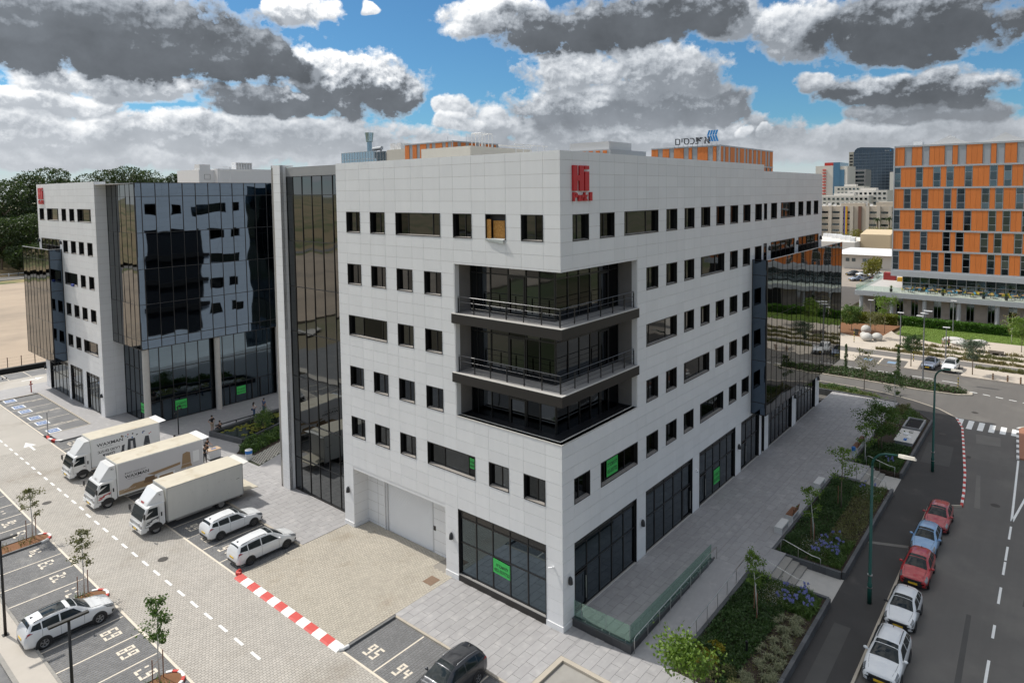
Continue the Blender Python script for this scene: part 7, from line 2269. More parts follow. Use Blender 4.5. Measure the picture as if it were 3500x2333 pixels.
    for n_ in 'lr':
        Q[n_ + 'hip'] = f(n_ + 'hip', .022)
        Q[n_ + 'kne'] = f(n_ + 'kne', .026 if long_legs else .036)
        Eq += [('pel', n_ + 'hip'), (n_ + 'hip', n_ + 'kne')]
        if long_legs:
            Q[n_ + 'ank'] = f(n_ + 'ank', .024)
            Eq.append((n_ + 'kne', n_ + 'ank'))
    skin('trousers', Q, Eq, legs, o)
    sm = MB()
    for n_ in 'lr':
        a, t_ = J[n_ + 'ank'], J[n_ + 'toe']
        sm.tube([(a[0] - .07, a[1], .045), (a[0] + .0, a[1], .06), ((a[0] + t_[0]) / 2, (a[1] + t_[1]) / 2, .055), (t_[0] + .04, t_[1], .035)], [.035, .05, .048, .025], 8)
    link('shoes', sm.mesh('shoes', m_black, True), o)
    hb = MB().ball((hx - .018, 0, hz + .035), .112, .102, .11, 12, 8)
    if hair == 'long':
        hb.tube([(hx - .05, 0, hz + .05), (hx - .085, 0, hz - .1), (hx - .09, 0, hz - .28)], [.09, .10, .07], 10)
    link('hair', hb.mesh('hair', m_hair, True), o)
    if bag:
        link('bag', MB().obox((-.05, .22, .86), (.13, 0, 0), (0, .05, 0), (0, 0, .10)).tube([(-.05, .2, .95), (0, .08, 1.3), (0, -.15, 1.42)], .012, 6).mesh('bag', m_black), o)
    o.scale = (scale,) * 3
    return o
c_blk, c_beige, c_white, c_jean, c_blue, c_dark = cloth('black_cotton', (.014, .014, .016)), cloth('beige_cotton', (.42, .34, .26)), cloth('white_cotton', (.68, .68, .70)), cloth('denim', (.05, .095, .18)), cloth('blue_cotton', (.045, .10, .21)), cloth('dark_cotton', (.02, .02, .024))
person((3.1, 49.4, 0), R(-80), 'person in black t-shirt and beige shorts, hands on hips by the pond', c_blk, c_beige, 'hips', False, scale=1.02)
person((3.45, 48.35, 0), R(110), 'person in black sitting on the edge of the pond', c_blk, c_dark, 'sit')
person((8.5, 50.45, 0), R(10), 'person with long dark hair, white top and jeans, talking with raised hands', c_white, c_jean, 'gesture', hair='long', scale=.95, bag=1)
person((9.8, 50.5, 0), R(190), 'person in blue t-shirt and jeans with one hand on the hip', c_blue, c_jean, 'hip_one', scale=1.03)
person((-1.35, 41.6, 0), R(70), 'person dressed all in black standing behind the middle truck', c_blk, c_dark, 'stand', scale=1.0)
person((-.5, 43.05, 0), R(-70), 'person in black t-shirt and shorts pushing the white cabinet', c_blk, c_dark, 'reach', False, scale=1.03)
person((-2.0, 46.6, 0), R(150), 'person in dark clothes half hidden behind the farthest truck', c_dark, c_dark, 'stand', scale=.98)

# ================================================================== far buildings
m_orange = mat('orange_louvre_panel', (.68, .20, .042), .6, isl=.05, noise=(.5, .05), bump=(9, .2))
m_ggrey = mat('blue_grey_panel', (.36, .38, .40), .5, isl=.05)
m_gframe = mat('light_grey_band', (.44, .46, .48), .5)
m_ostone = mat('pinkish_stone', (.36, .32, .285), .8, isl=.12, noise=(.8, .1))
PAT = [1.82, 1.26, 1.77, 1.22, 2.57, 1.26, .88, 1.35, 2.58, 1.26, .86, 1.24, 1.85, 1.24]
PAT2 = [-1.23, 2.6, 1.24, 1.74, 1.25, .93, 1.21, 1.78, 1.24, 2.65, 1.22, .96, 1.20, 1.67]
def stripes_row(root, org, rz, pat, u_end, z0, z1, blind, sc=1., first=True):
    """a storey of orange panels and windows; pat alternates panel (+) and window widths, negative first entry starts with a window"""
    u, i, orange = 0., 0, pat[0] > 0
    while u < u_end - .2:
        w = abs(pat[i % len(pat)]) * sc
        u1 = min(u + w, u_end)
        if orange:
            n = max(1, round((u1 - u) / (.92 * sc)))
            for j in range(n):
                a, b = u + (u1 - u) * j / n + (.03 if j == 0 else .012), u + (u1 - u) * (j + 1) / n - (.03 if j == n - 1 else .012)
                key = ('op', round(b - a, 2), round(z1 - z0, 2))
                me = cached(key, lambda: MB().box(-(b - a) / 2, 0, 0, (b - a) / 2, .1, z1 - z0 - .34).mesh('orange_panel', m_orange))
                link('orange_panel', me, root, place(org, rz, (a + b) / 2, -.05, z0 + .17) - woff(root), (0, 0, rz))
        elif blind:
            me = cached(('gp', round(u1 - u, 2), round(z1 - z0, 2)), lambda: MB().box(0, .02, 0, u1 - u - .1, .10, z1 - z0 - .34).mesh('grey_panel', m_ggrey))
            link('grey_panel', me, root, place(org, rz, u + .05, 0, z0 + .17) - woff(root), (0, 0, rz))
        else:
            w_, h_ = round(u1 - u - .06, 2), round(z1 - z0 - .34, 2)
            fm = cached(('owf', w_, h_), lambda: MB().box(0, -.06, 0, .06, .16, h_).box(w_ - .06, -.06, 0, w_, .16, h_).box(.06, -.06, h_ * .30, w_ - .06, .1, h_ * .30 + .05).box(.06, -.06, h_ * .70, w_ - .06, .1, h_ * .70 + .05).box(.06, -.06, h_ - .06, w_ - .06, .16, h_).mesh('window', m_gframe))
            o = link('window', fm, root, place(org, rz, u + .03, 0, z0 + .17) - woff(root), (0, 0, rz))
            for (a, b) in ((0, .30), (.31, .70), (.71, 1)):
                pm = cached(('owp', w_, round((b - a) * h_, 2)), lambda: MB().box(.06, .08, 0, w_ - .06, .1, (b - a) * h_ - .04).mesh('pane', m_dglass))
                link('pane', pm, o, (0, 0, a * h_ + .03), (R(random.uniform(-1.2, .4)), 0, R(random.uniform(-.8, .8))))
        u = u1
        i += 1
        orange = not orange
Cb = thing('orange_office_building', 'orange and grey striped office tower on a columned podium at the right edge', 'building', (122, 5.2, 0))
CO, CR = (122, 5.25, 0), R(-90)
cz = [33.99, 29.96, 25.71, 21.45, 17.26, 13.19, 9.1]
MB().box(122.12, -44, 7.94, 152, 5.2, 33.9).build('core', m_ggrey, Cb)
for i in range(6):
    stripes_row(Cb, CO, CR, PAT if i % 2 == 0 else PAT2, 48, cz[i + 1], cz[i], i == 0)
for z in cz:
    MB().box(121.88, -44, z - .17, 122.12, 5.28, z + .16).build('floor_band', m_gframe, Cb)
MB().box(121.86, 5.12, 9.0, 122.1, 5.3, 34.1).build('corner_trim', m_gframe, Cb)
MB().box(121.7, -44.5, 7.9, 152, 5.4, 8.96).build('overhang_band', m_gframe, Cb)
curtain(Cb, (124, 3.6, 0), R(-90), list(np.arange(0, 40, 1.56)), [4.98, 6.4, 7.9], m_dglass, mw=.09, name='terrace_glazing', frame=m_gframe, wob=.6)
MB().box(124.2, -44, 5.0, 151, 3.5, 7.95).build('terrace_core', m_reveal, Cb)
MB().prism([(117, 11.0), (117, -45), (152, -45), (152, 11.0)], 4.1, 5.05).build('podium_slab', m_gframe, Cb)
MB().prism([(117.3, 10.7), (117.3, -44.7), (152, -44.7), (152, 10.7)], 5.052, 5.07).build('terrace_floor', mat('terrace_tile', (.50, .48, .46), .7, noise=(1, .06)), Cb)
for y in (9.9, 4.4, -1.25, -6.85, -12.75, -18.5, -24.5):
    MB().cyl((117.75, y), .36, -.2, 4.12, 16).build('column', m_gframe, Cb, smooth=False)
ow = [(7.66, 6.39), (3.78, 2.52), (1.22, -.04), (-2.59, -3.89), (-5.23, -6.3), (-7.9, -9.16), (-11.2, -12.34), (-14.33, -15.64), (-18, -19.2), (-21.5, -23)]
holes = [(9.94 - a, 0, 9.94 - b, 4.05) for a, b in ow]
facade(Cb, (119, 9.94, 0), R(-90), list(np.arange(0, 40, .8)), [-.2, .4, 1.0, 1.6, 2.2, 2.8, 3.4, 4.1], holes, name='podium_wall', joint=m_ostone)
flush_panels(Cb, m_ostone, 300, name='stone')
for a, b in ow:
    window(Cb, (119, 9.94, 0), R(-90), 9.94 - a, -.1, 9.94 - b, 4.05, mull=(.5,), glass=m_dglass, frame=m_ggrey, sill=False)
MB().box(119.35, -40, -.2, 150, 9.6, 4.1).build('podium_core', m_reveal, Cb)
MB().box(119.0, 9.94, -.2, 150, 10.2, 4.1).build('podium_side_wall', m_ostone, Cb)
for i in range(34):
    ya = 10.8 - i * 1.62
    MB().box(117.12, ya - 1.58, 5.07, 117.14, ya, 6.15).build('parapet_pane', m_bal2, Cb)
for i in range(18):
    xa = 117.3 + i * 1.6
    MB().box(xa, 10.8, 5.07, xa + 1.56, 10.82, 6.15).build('parapet_pane', m_bal2, Cb)
for (x, y, w, d, h) in ((126, 1.0, 2.2, 1.6, 1.1), (127, -4.5, 1.3, 1.3, 1.8), (130, -12, 3, 2, 1.2)):
    MB().box(x, y, 34, x + w, y + d, 34 + h).build('roof_unit', m_white, Cb)
tent = MB()
for (xa, ya, xb, yb) in ((125, 1, 130, -8), (125, -8, 130, -17), (125, -17, 130, -28)):
    pk = Vector(((xa + xb) / 2, (ya + yb) / 2, 36.2))
    n = 8
    for (p, q) in (((xa, ya), (xb, ya)), ((xb, ya), (xb, yb)), ((xb, yb), (xa, yb)), ((xa, yb), (xa, ya))):
        P, Q = Vector((*p, 34.6)), Vector((*q, 34.6))
        for i in range(n):
            t0, t1 = i / n, (i + 1) / n
            f0, f1 = t0 ** 1.7, t1 ** 1.7
            a, b = P.lerp(pk, t0), Q.lerp(pk, t0)
            c, d = Q.lerp(pk, t1), P.lerp(pk, t1)
            for v_, g in ((a, f0), (b, f0), (c, f1), (d, f1)):
                v_.z = 34.3 + 1.9 * g
            tent.quad(a, b, c, d)
tent.build('shade_tent', mat('grey_membrane', (.28, .29, .30), .8), Cb)
# terrace furniture
tcols = [mat('table_oak', (.40, .24, .11), .6), mat('seat_blue', (.10, .30, .45), .6), mat('seat_yellow', (.55, .42, .05), .6)]
def table_set(x, y, i):
    t = thing('terrace_table', f"wooden terrace table, {['first', 'second', 'third', 'fourth', 'fifth', 'sixth'][i // 2]} from the open end, {['parapet', 'window'][i % 2]} side of the podium", 'table', (x, y, 5.07), 0, 'terrace tables on the podium')
    MB().cyl((x, y), .55, 5.80, 5.85, 14).build('top', tcols[0], t)
    MB().cyl((x, y), .05, 5.07, 5.8, 8).build('leg', m_black, t)
    for j in range(3):
        a = i * 1.3 + j * 2.1
        cx, cy = x + .95 * math.cos(a), y + .95 * math.sin(a)
        cm = tcols[1 + (i + j) % 2]
        c = thing('terrace_chair', 'coloured chair at a terrace table on the podium', 'chair', (cx, cy, 5.07), a, 'terrace chairs on the podium')
        link('seat', cached(('tseat', cm.name), lambda: MB().box(-.22, -.22, .43, .22, .22, .47).mesh('seat', cm)), c)
        link('backrest', cached(('tback', cm.name), lambda: MB().box(.19, -.22, .47, .23, .22, .88).mesh('backrest', cm)), c)
        for (dx, dy) in ((-.2, -.2), (.2, -.2), (.2, .2), (-.2, .2)):
            link('leg', cached('tleg', lambda: MB().box(-.015, -.015, 0, .015, .015, .43).mesh('leg', m_black)), c, (dx, dy, 0))
for i, (x, y) in enumerate(((119.4, 1.8), (121.5, .3), (119.6, -2.0), (121.4, -3.2), (119.5, -5.2), (121.3, -6.4), (119.4, -8.4), (121.4, -9.9), (119.6, -11.6), (121.4, -13.2), (119.5, -15.2), (121.5, -16.6))):
    table_set(x, y, i)
for i, y in enumerate((4.6, -4.2, -10.6, -14.0)):
    q = thing('terrace_pot', ['spiky plant in a dark pot at the open end of the terrace', 'spiky plant in a dark pot near the first terrace tables', 'spiky plant in a dark pot among the terrace tables', 'spiky plant in a dark pot at the right end of the terrace'][i], 'potted plant', (118.1, y, 5.07))
    MB().tube([(118.1, y, 5.07), (118.1, y, 5.7)], [.22, .3], 10).build('pot', m_black, q)
    v, f = blade_arr(np.tile(np.array([[118.1, y, 5.6]]), (50, 1)), rng.uniform(.6, 1.1, 50), .07, .9)
    npmesh('leaves', v, f, lf_mid, q)
mc = thing('red_container', 'small red container with yellow machines on the pale terrace deck', 'container', (138, 8, 5.07))
MB().box(137, 7.2, 5.08, 138.8, 9.6, 6.7).build('box', mat('container_red', (.30, .03, .03), .6), mc)
MB().box(135.6, 4.6, 5.08, 137.2, 6.6, 5.9).box(136, 5, 5.9, 136.6, 5.6, 6.3).build('machine', mat('machine_yellow', (.60, .33, .02), .5), mc)

def striped_block(lab, corner, ly, lx, ztop, nrow, rowh, side_sc=.62):
    o = thing('orange_office_block', lab, 'building', (corner[0], corner[1], 0))
    cx, cy = corner
    MB().box(cx + .15, cy + .15, 0, cx + lx, cy + ly, ztop - .05).build('core', m_ggrey, o)
    for i in range(nrow):
        z1, z0 = ztop - i * rowh, ztop - (i + 1) * rowh
        stripes_row(o, (cx, cy + ly, 0), R(-90), PAT if i % 2 == 0 else PAT2, ly, z0, z1, i == 0)
        stripes_row(o, (cx, cy, 0), 0, PAT if i % 2 == 0 else PAT2, lx, z0, z1, i == 0)
        MB().box(cx - .12, cy - .12, z1 - .15, cx + lx, cy, z1 + .15).box(cx - .12, cy + .004, z1 - .15, cx + .0, cy + ly, z1 + .15).build('floor_band', m_gframe, o)
    MB().box(cx - .14, cy - .14, ztop - nrow * rowh, cx + .1, cy + .1, ztop + .2).build('corner_trim', m_gframe, o)
    return o
O2 = striped_block('orange and grey striped block with rooftop Hebrew sign, behind the white parapet', (118.2, 40.3), 17.7, 35.5, 36.0, 3, 4.3)
m_signd = mat('dark_sign_letter', (.06, .065, .075), .5)
for t_, y_, b_ in (('םיסכנ', 51.6, .0), ('יפא', 46.2, .05)):
    me = text_mesh(t_, 2.5, m_signd, .08, b_)
    link('sign_lettering', me, O2, Vector((117.9, y_, 36.6)) - woff(O2), (R(90), 0, R(-90)), (1.0, 1, 1))
for i in range(4):
    u = 42.9 - i * .62
    MB().quad((117.9, u, 37.0), (117.9, u - .5, 37.0), (117.9, u - .1 + .1, 38.4), (117.9, u + .5, 38.4)).quad((117.9, u - .0, 38.45), (117.9, u + .5, 38.45), (117.9, u + .1, 39.6), (117.9, u - .4, 39.6)).build('sign_logo', mat('sign_blue', (.03, .25, .60), .5), O2)
for y_ in np.arange(41, 52, 1.2):
    MB().box(118.0, y_, 36.0, 118.1, y_ + .06, 36.7).build('sign_strut', m_gframe, O2)
O1 = striped_block('orange and grey striped block behind the left half of the parapet', (91.4, 100.6), 18.5, 18.0, 39.0, 3, 4.6)
for (x, y) in ((97, 108), (100, 104)):
    MB().tube([(x, y, 39), (x, y, 41)], .06, 6).build('mast', m_gframe, O1)
MB().box(91.5, 119.2, 0, 112, 127, 38.0).build('stair_block', mat('cream_render', (.60, .57, .50), .8, noise=(1, .08)), O1)
for y_ in (121.5, 124.5):
    MB().box(92, y_, 38, 96, y_ + 1.6, 39.8).build('roof_unit', m_white, O1)
gp_ = thing('glass_pavilion', 'pale blue glass building with a small tower, behind the left end of the parapet', 'building', (93, 140, 0))
MB().box(93.3, 130, 0, 110, 150, 37.8).build('core', m_reveal, gp_)
curtain(gp_, (93, 150.4, 0), R(-90), list(np.arange(0, 17, 1.3)), [25, 29, 33, 36, 38.2], mat('pale_blue_glass', (.30, .42, .50), .12, .8), mw=.1, name='curtain_wall', frame=m_gframe, wob=.4)
curtain(gp_, (93, 134.4, 0), R(-90), [0, 1.3, 2.6, 3.9, 5.2], [25, 29, 33, 37.9], m_dglass, mw=.1, name='curtain_wall', frame=m_gframe, wob=.4)
MB().tube([(96, 140.5, 37.8), (96, 140.5, 41.2), (96, 140.5, 41.3), (96, 140.5, 44.0)], [.75, .75, 1.0, 1.35], 14).build('tower', mat('pale_blue_glass', (.30, .42, .50), .12, .8), gp_)
MB().tube([(95, 137.5, 38.9), (95, 133.5, 39.1)], .55, 12).box(94.7, 136.8, 37.8, 95.3, 137.1, 38.6).box(94.7, 133.8, 37.8, 95.3, 134.1, 38.6).build('tank', m_gframe, gp_)
ab = thing('distant_block', 'grey topped block just showing over the middle of the parapet', 'building', (112, 70, 0))
MB().box(112, 66, 0, 130, 82, 36.2).build('wall', m_gframe, ab)
MB().box(113, 67, 36.2, 124, 79, 38.2).build('plant_room', mat('pale_grey_metal', (.6, .6, .6), .4), ab)
for i in range(7):
    MB().box(111.9, 67 + i * 2.1, 34.6, 112.0, 68.2 + i * 2.1, 35.9).build('orange_panel', m_orange, ab)

# white block behind the left building
wb = thing('white_block', 'plain white flat roofed block rising behind the mirror glass building', 'building', (43, 120, 0))
MB().box(39.4, 120, 0, 54, 134, 31.5).box(36.1, 121.5, 0, 39.4, 132, 31.3).build('wall', m_white, wb)
MB().box(36.3, 121.6, 31.3, 38.6, 124, 32.4).build('stair_head', m_white, wb)
window(wb, (0, 121.5, 0), 0, 37.2, 29.2, 38.5, 30.3, mull=(), glass=m_dglass, sill=False)
fr2 = MB()
for i in range(7):
    fr2.box(44.6 + i * .62, 122, 31.5, 44.72 + i * .62, 124, 33.0)
fr2.box(44.5, 122, 32.9, 48.5, 124, 33.05).build('plant_screen', m_white, wb)
MB().box(49.8, 120.5, 29, 53, 122, 30.6).build('roof_unit', mat('plant_grey', (.45, .45, .44), .6), wb)
cr_ = thing('roof_gantry', 'thin pale gantry on the roof behind the mirror glass building', 'gantry', (30, 100, 27))
MB().tube([(30, 100, 0), (30, 100, 30.6)], .08, 6).tube([(32, 100, 0), (32, 100, 31.0)], .08, 6).tube([(30, 100, 30.4), (36, 100, 30.4)], .07, 6).tube([(30.5, 100, 31.0), (34, 100, 31.0)], .05, 6).build('frame', m_white, cr_)

# ---- city beyond the cross street
m_sandst = mat('sandstone_wall', (.50, .44, .36), .85, noise=(.3, .06), isl=.05)
so = thing('sandstone_office', 'long sandstone office block with a tall striped banner, in the middle distance', 'building', (329, 58, 0))
MB().box(329.6, 30, -.3, 345, 84, 17).build('wall', m_sandst, so)
MB().box(331, 40, 17, 340, 50, 19).box(331, 55, 17, 341, 66, 18.4).build('penthouse', m_sandst, so)
for y in (76.2, 70.6, 65.3, 60.6, 53.4, 48.6, 43.6, 38.5):
    MB().box(328.9, y - .75, -.3, 329.6, y + .75, 17.2).build('pier', mat('pale_sandstone', (.56, .50, .42), .85, noise=(.3, .06)), so)
MB().box(329.0, 56.2, -.3, 329.7, 57.6, 17).build('brown_strip', mat('brown_cladding', (.17, .085, .06), .7), so)
for yc in (73.4, 68, 63.0, 51, 46, 41):
    for zc_ in (13.4, 10.4, 7.3, 4.3):
        o = MB().box(329.5, yc - 1.7, zc_, 329.62, yc + 1.7, zc_ + 1.05).build('window', m_dglass, so)
        MB().box(329.42, yc - 1.75, zc_ - .5, 329.6, yc + 1.75, zc_ - .05).build('sill', mat('pale_sandstone', (.56, .50, .42), .85, noise=(.3, .06)), o)
        for k_ in (-.6, .6):
            MB().box(329.4, yc + k_ - .06, zc_, 329.5, yc + k_ + .06, zc_ + 1.05).build('mullion', m_reveal, o)
for i, c in enumerate(((.10, .06, .35), (.62, .50, .05), (.65, .25, .02))):
    MB().box(328.7, 63.95 - i * .5 - .5, 1.8, 328.8, 63.95 - i * .5, 17).build('banner_stripe', mat('banner_%d' % i, c, .7), so)
for i in range(16):
    y = 35 + i * 2.8
    MB().box(332 + (i % 3), y, 17, 333.4 + (i % 3), y + 1.3, 18 + (i % 2) * .5).build('roof_unit', m_white, so)
def palm(loc, H, label, n=26):
    o = thing('palm_tree', label, 'palm tree', loc)
    X, Y, Z = loc
    MB().tube([(X, Y, Z), (X + .1, Y, Z + H * .5), (X, Y, Z + H)], [.45, .36, .34], 8).build('trunk', m_bark, o)
    v_, f_ = [], []
    for i in range(n):
        a = 2.4 * i; up = .9 - 1.5 * (i / n)
        p = Vector((X, Y, Z + H)); d = Vector((math.cos(a), math.sin(a), up)).normalized(); s = Vector((-math.sin(a), math.cos(a), 0))
        L = H * .2 + .8
        for j in range(6):
            q = p + d * (L / 6); d = (d + Vector((0, 0, -.22))).normalized()
            w0, w1 = .38 * (1 - j / 7), .38 * (1 - (j + 1) / 7)
            b = len(v_)
            v_ += [tuple(p - s * w0), tuple(p + s * w0), tuple(q + s * w1), tuple(q - s * w1)]
            f_.append((b, b + 1, b + 2, b + 3))
            p = q
    npmesh('crown', v_, f_, lf_far, o)
palm((322, 73.5, 0), 11.5, 'palm tree at the left end of the sandstone office')
palm((322, 47.5, 0), 11.0, 'palm tree in front of the sandstone office, right of the striped banner')
palm((322, 42.5, 0), 11.5, 'palm tree beside the edge of the orange tower')
m_bldw = mat('warm_white_render', (.66, .63, .58), .8, noise=(.2, .06))  # warm off-white render shared by the far blocks
fa = thing('white_workshop', 'long low white workshop with a pale roof beyond the car lot', 'building', (200, 26, 0))
MB().box(203, 8, -.3, 225, 36, 4.6).build('wall', m_bldw, fa)
MB().prism([(201.5, 7), (214, 7), (214, 37), (201.5, 37)], 4.6, 4.9, [(202, 7), (226, 7), (226, 37), (202, 37)]).build('roof', m_white, fa)
for y in (32, 30.2, 27, 25.6, 22.5, 18, 14):
    MB().box(202.94, y, 2.2, 203.02, y + 1.1, 3.3).build('window', m_dglass, fa)
MB().box(202.9, 24.0, 0, 203.02, 24.9, 2.3).build('door', m_gframe, fa)
fc = thing('cream_shed', 'cream gabled shed among roof plant, before the sandstone office', 'building', (250, 30, 0))
MB().xprism([(240, 0), (256, 0), (256, 8.0), (250, 10.2), (240, 8.8)], 27, 37).build('wall', mat('cream_shed_wall', (.58, .46, .30), .8), fc)
MB().box(232, 37.1, 0, 262, 56, 6.2).build('annex', m_bldw, fc)
for i in range(14):
    MB().box(236 + (i * 7) % 22, 38 + (i * 5) % 17, 6.2, 238 + (i * 7) % 22, 39.6 + (i * 5) % 17, 7.6).build('roof_unit', m_white, fc)
wr_ = thing('white_tower', 'white tower with red top and red balconies on the skyline', 'building', (520, 120, 0))
MB().box(520, 118, 0, 545, 131, 43.6).box(520, 108, 0, 545, 113.2, 43).build('wall', m_bldw, wr_)
MB().box(519.5, 113.2, 0, 545, 118, 46).build('glass_core', mat('blue_tower_glass', (.10, .20, .30), .1, .7), wr_)
MB().box(519.8, 110, 0, 520, 113.2, 40.3).build('glass_strip', mat('blue_tower_glass', (.10, .20, .30), .1, .7), wr_)
MB().box(520, 118, 43.6, 530, 124.5, 46).build('red_top', mat('tower_red', (.55, .05, .04), .6), wr_)
for i in range(9):
    MB().box(519, 123.2, 21.5 + i * 2.3, 520, 125.6, 22.3 + i * 2.3).build('balcony', mat('tower_red', (.55, .05, .04), .6), wr_)
gb = thing('grey_block', 'grey block between the white tower and the blue glass tower', 'building', (560, 112, 0))
MB().box(560, 104, 0, 580, 122, 41).build('wall', mat('mid_grey_render', (.26, .26, .26), .8), gb)
for i in range(5):
    MB().box(559.9, 105, 25 + i * 3.2, 560.02, 121, 26.6 + i * 3.2).build('window_band', m_dglass, gb)
bt_ = thing('blue_glass_tower', 'rounded blue glass tower, tallest on the skyline', 'building', (650, 118, 0))
prof = [(100.5, 0), (133.6, 0), (133.6, 58), (132.6, 61.5), (130.5, 63.4), (127.5, 64), (104, 62.6), (101.5, 61.8), (100.5, 60)]
mb = MB()
n_ = len(prof)
mb.v += [(650, y, z) for y, z in prof] + [(680, y, z) for y, z in prof]
mb.f += [tuple(range(n_))[::-1], tuple(range(n_, 2 * n_))] + [(i, (i + 1) % n_, n_ + (i + 1) % n_, n_ + i) for i in range(n_)]
mb.build('glass_body', mat('tower_blue_glass', (.075, .10, .135), .15, .6, noise=(.12, .4), bump=(.2, .05, .5, 0)), bt_)
for i in range(14):
    MB().box(649.8, 101, 22 + i * 2.75, 650, 133.4, 22.35 + i * 2.75).build('floor_line', mat('tower_line', (.14, .17, .21), .5), bt_)
for i in range(10):
    MB().box(649.82, 103.5 + i * 3.2, 22, 650, 103.65 + i * 3.2, 61).build('mullion', mat('tower_line', (.14, .17, .21), .5), bt_)
MB().box(650, 133.62, 0, 680, 137.6, 60).build('stone_side', mat('tower_stone', (.42, .40, .35), .8), bt_)
for i in range(12):
    MB().box(649.9, 134.2, 24 + i * 2.9, 650.02, 137.0, 25.6 + i * 2.9).build('window', m_reveal, bt_)
me = text_mesh('bynet', 1.6, m_gframe, .02, .01)
link('sign_lettering', me, bt_, Vector((649.7, 107.5, 59.6)) - woff(bt_), (R(90), 0, R(-90)))
MB().quad((649.7, 103.5, 59.4), (649.7, 102.2, 59.4), (649.7, 102.8, 61.2)).build('sign_logo', mat('sign_blue', (.03, .25, .60), .5), bt_)
for nm, lab, (x, y0, y1, z1), rows_ in (('white_block', 'wide white block below the blue glass tower', (420, 62, 84, 24.6), 3), ('white_block', 'lower white block with blue strip windows, left of the wide one', (410, 70, 99, 21.5), 2), ('white_block', 'slim white block right beside the orange tower', (470, 60, 70, 36.5), 4), ('white_block', 'small white block at the foot of the white tower', (500, 92, 112, 27.5), 2)):
    o = thing(nm, lab, 'building', (x, (y0 + y1) / 2, 0))
    MB().box(x, y0, 0, x + 18, y1, z1).build('wall', m_bldw, o)
    MB().box(x + 3, y0 + (y1 - y0) * .3, z1, x + 9, y0 + (y1 - y0) * .7, z1 + 1.5).build('roof_room', m_bldw, o)
    n_ = int((y1 - y0) / 2.6)
    for r_ in range(rows_):
        for i in range(n_):
            MB().box(x - .1, y0 + .8 + i * 2.6, z1 - 2.6 - r_ * 2.9, x + .02, y0 + 2.2 + i * 2.6, z1 - 1.3 - r_ * 2.9).build('window', m_dglass, o)
# far town on the other side of the street, at the horizon
for i, (x, y, w, d, h) in enumerate(((700, 40, 40, 30, 22), (620, -40, 30, 40, 18), (760, 180, 40, 50, 20), (820, 90, 30, 60, 26))):
    o = thing('distant_block', ['distant pale block low on the skyline behind the towers', 'distant pale block hidden mostly by the orange tower', 'distant pale block left of the white tower', 'distant pale block behind the blue glass tower'][i], 'building', (x, y, 0))
    MB().box(x, y, 0, x + w, y + d, h).build('wall', m_bldw, o)
    for j in range(5):
        MB().box(x - .1, y + 2, h - 3 - j * 3.2, x, y + d - 2, h - 1.8 - j * 3.2).build('window_band', m_dglass, o)

# ------------------------------------------------------------------ garden across the cross street
def hedge(name, pts, w, h, label, m_, dens=160, z=ZS, size=.22):
    o = None
    P = []
    for (xa, ya), (xb, yb) in zip(pts[:-1], pts[1:]):
        L = math.hypot(xb - xa, yb - ya)
        n = int(L * (w + 2 * h) * dens)
        t = rng.uniform(0, 1, n)
        side = rng.uniform(-1, 1, n)
        zz = rng.uniform(0, 1, n)
        face = rng.uniform(0, 1, n) < (2 * h / (w + 2 * h))
        off = np.where(face, np.sign(side) * w / 2, side * w / 2) + rng.normal(0, .05, n)
        hz = np.where(face, zz * h, h) + rng.normal(0, .06, n)
        dx, dy = (xb - xa) / L, (yb - ya) / L
        P.append(np.stack([xa + dx * t * L - dy * off, ya + dy * t * L + dx * off, z + np.maximum(0, hz)], 1))
    P = np.concatenate(P)
    v, f = leaf_arr(P, rng.uniform(.7, 1.3, len(P)) * size, .7)
    t_ = thing(name, label, 'hedge', (pts[0][0], pts[0][1], z))
    npmesh('foliage', v, f, m_, t_)['kind'] = 'stuff'
    mb = MB()
    for (xa, ya), (xb, yb) in zip(pts[:-1], pts[1:]):
        L = math.hypot(xb - xa, yb - ya)
        dx, dy = (xb - xa) / L, (yb - ya) / L
        mb.obox(((xa + xb) / 2, (ya + yb) / 2, z + h * .45), (dx * L / 2, dy * L / 2, 0), (-dy * w * .42, dx * w * .42, 0), (0, 0, h * .45))
    mb.build('branches', mat('hedge_inside', (.02, .03, .01), .95), t_)
hedge('hedge', [(111.6, 2), (111.6, -40)], 1.6, 1.5, 'clipped bright green hedge in front of the podium columns', lf_hedge)
hedge('hedge', [(108.5, 11.5), (110.5, 7), (111.2, 2.2)], 2.6, 1.7, 'rounded yellowish hedge at the end of the podium', leafmat('olive_hedge_leaf', (.06, .085, .008), (.20, .22, .02)))
x, y = scatter([(97.6, -7.2), (103.9, -9.5), (104.1, -40), (110.8, -40), (110.8, 1.0), (102.3, .5)], 60)
v, f = blade_arr(np.stack([x, y, np.full(len(x), ZS + .01)], 1), rng.uniform(.05, .12, len(x)), .06, .7)
tag(npmesh('lawn_grass', v, f, leafmat('lawn_blade', (.09, .15, .015), (.20, .29, .045))), 'short mown grass of the garden lawn', 'grass', kind='stuff')
for (xa, ya, xb, yb, n, m_) in ((87.2, -30, 88.8, 1.2, 90, lf_dry), (90.6, -30, 92.2, -1.0, 90, lf_olive), (83.0, -30, 84.4, -12.5, 90, lf_olive), (94.2, -30, 95.4, -3.0, 60, lf_dry)):
    q = tag(bed(None, rect(xa, ya, xb, yb), ZS, n, .65, m_, 'blade', w=.07, name='garden_strip', lean=.9), 'strip of tall garden grasses along the far walks', 'grass', kind='stuff')
def boulder(name, c, r, lab, n=10):
    o = MB().ball((c[0], c[1], ZS + r[2] * .85), *r, 16, 10).build(name, mat('pale_concrete_ball', (.52, .51, .48), .8, noise=(1.5, .1)), None, smooth=True)
    tag(o, lab, 'sculpture')
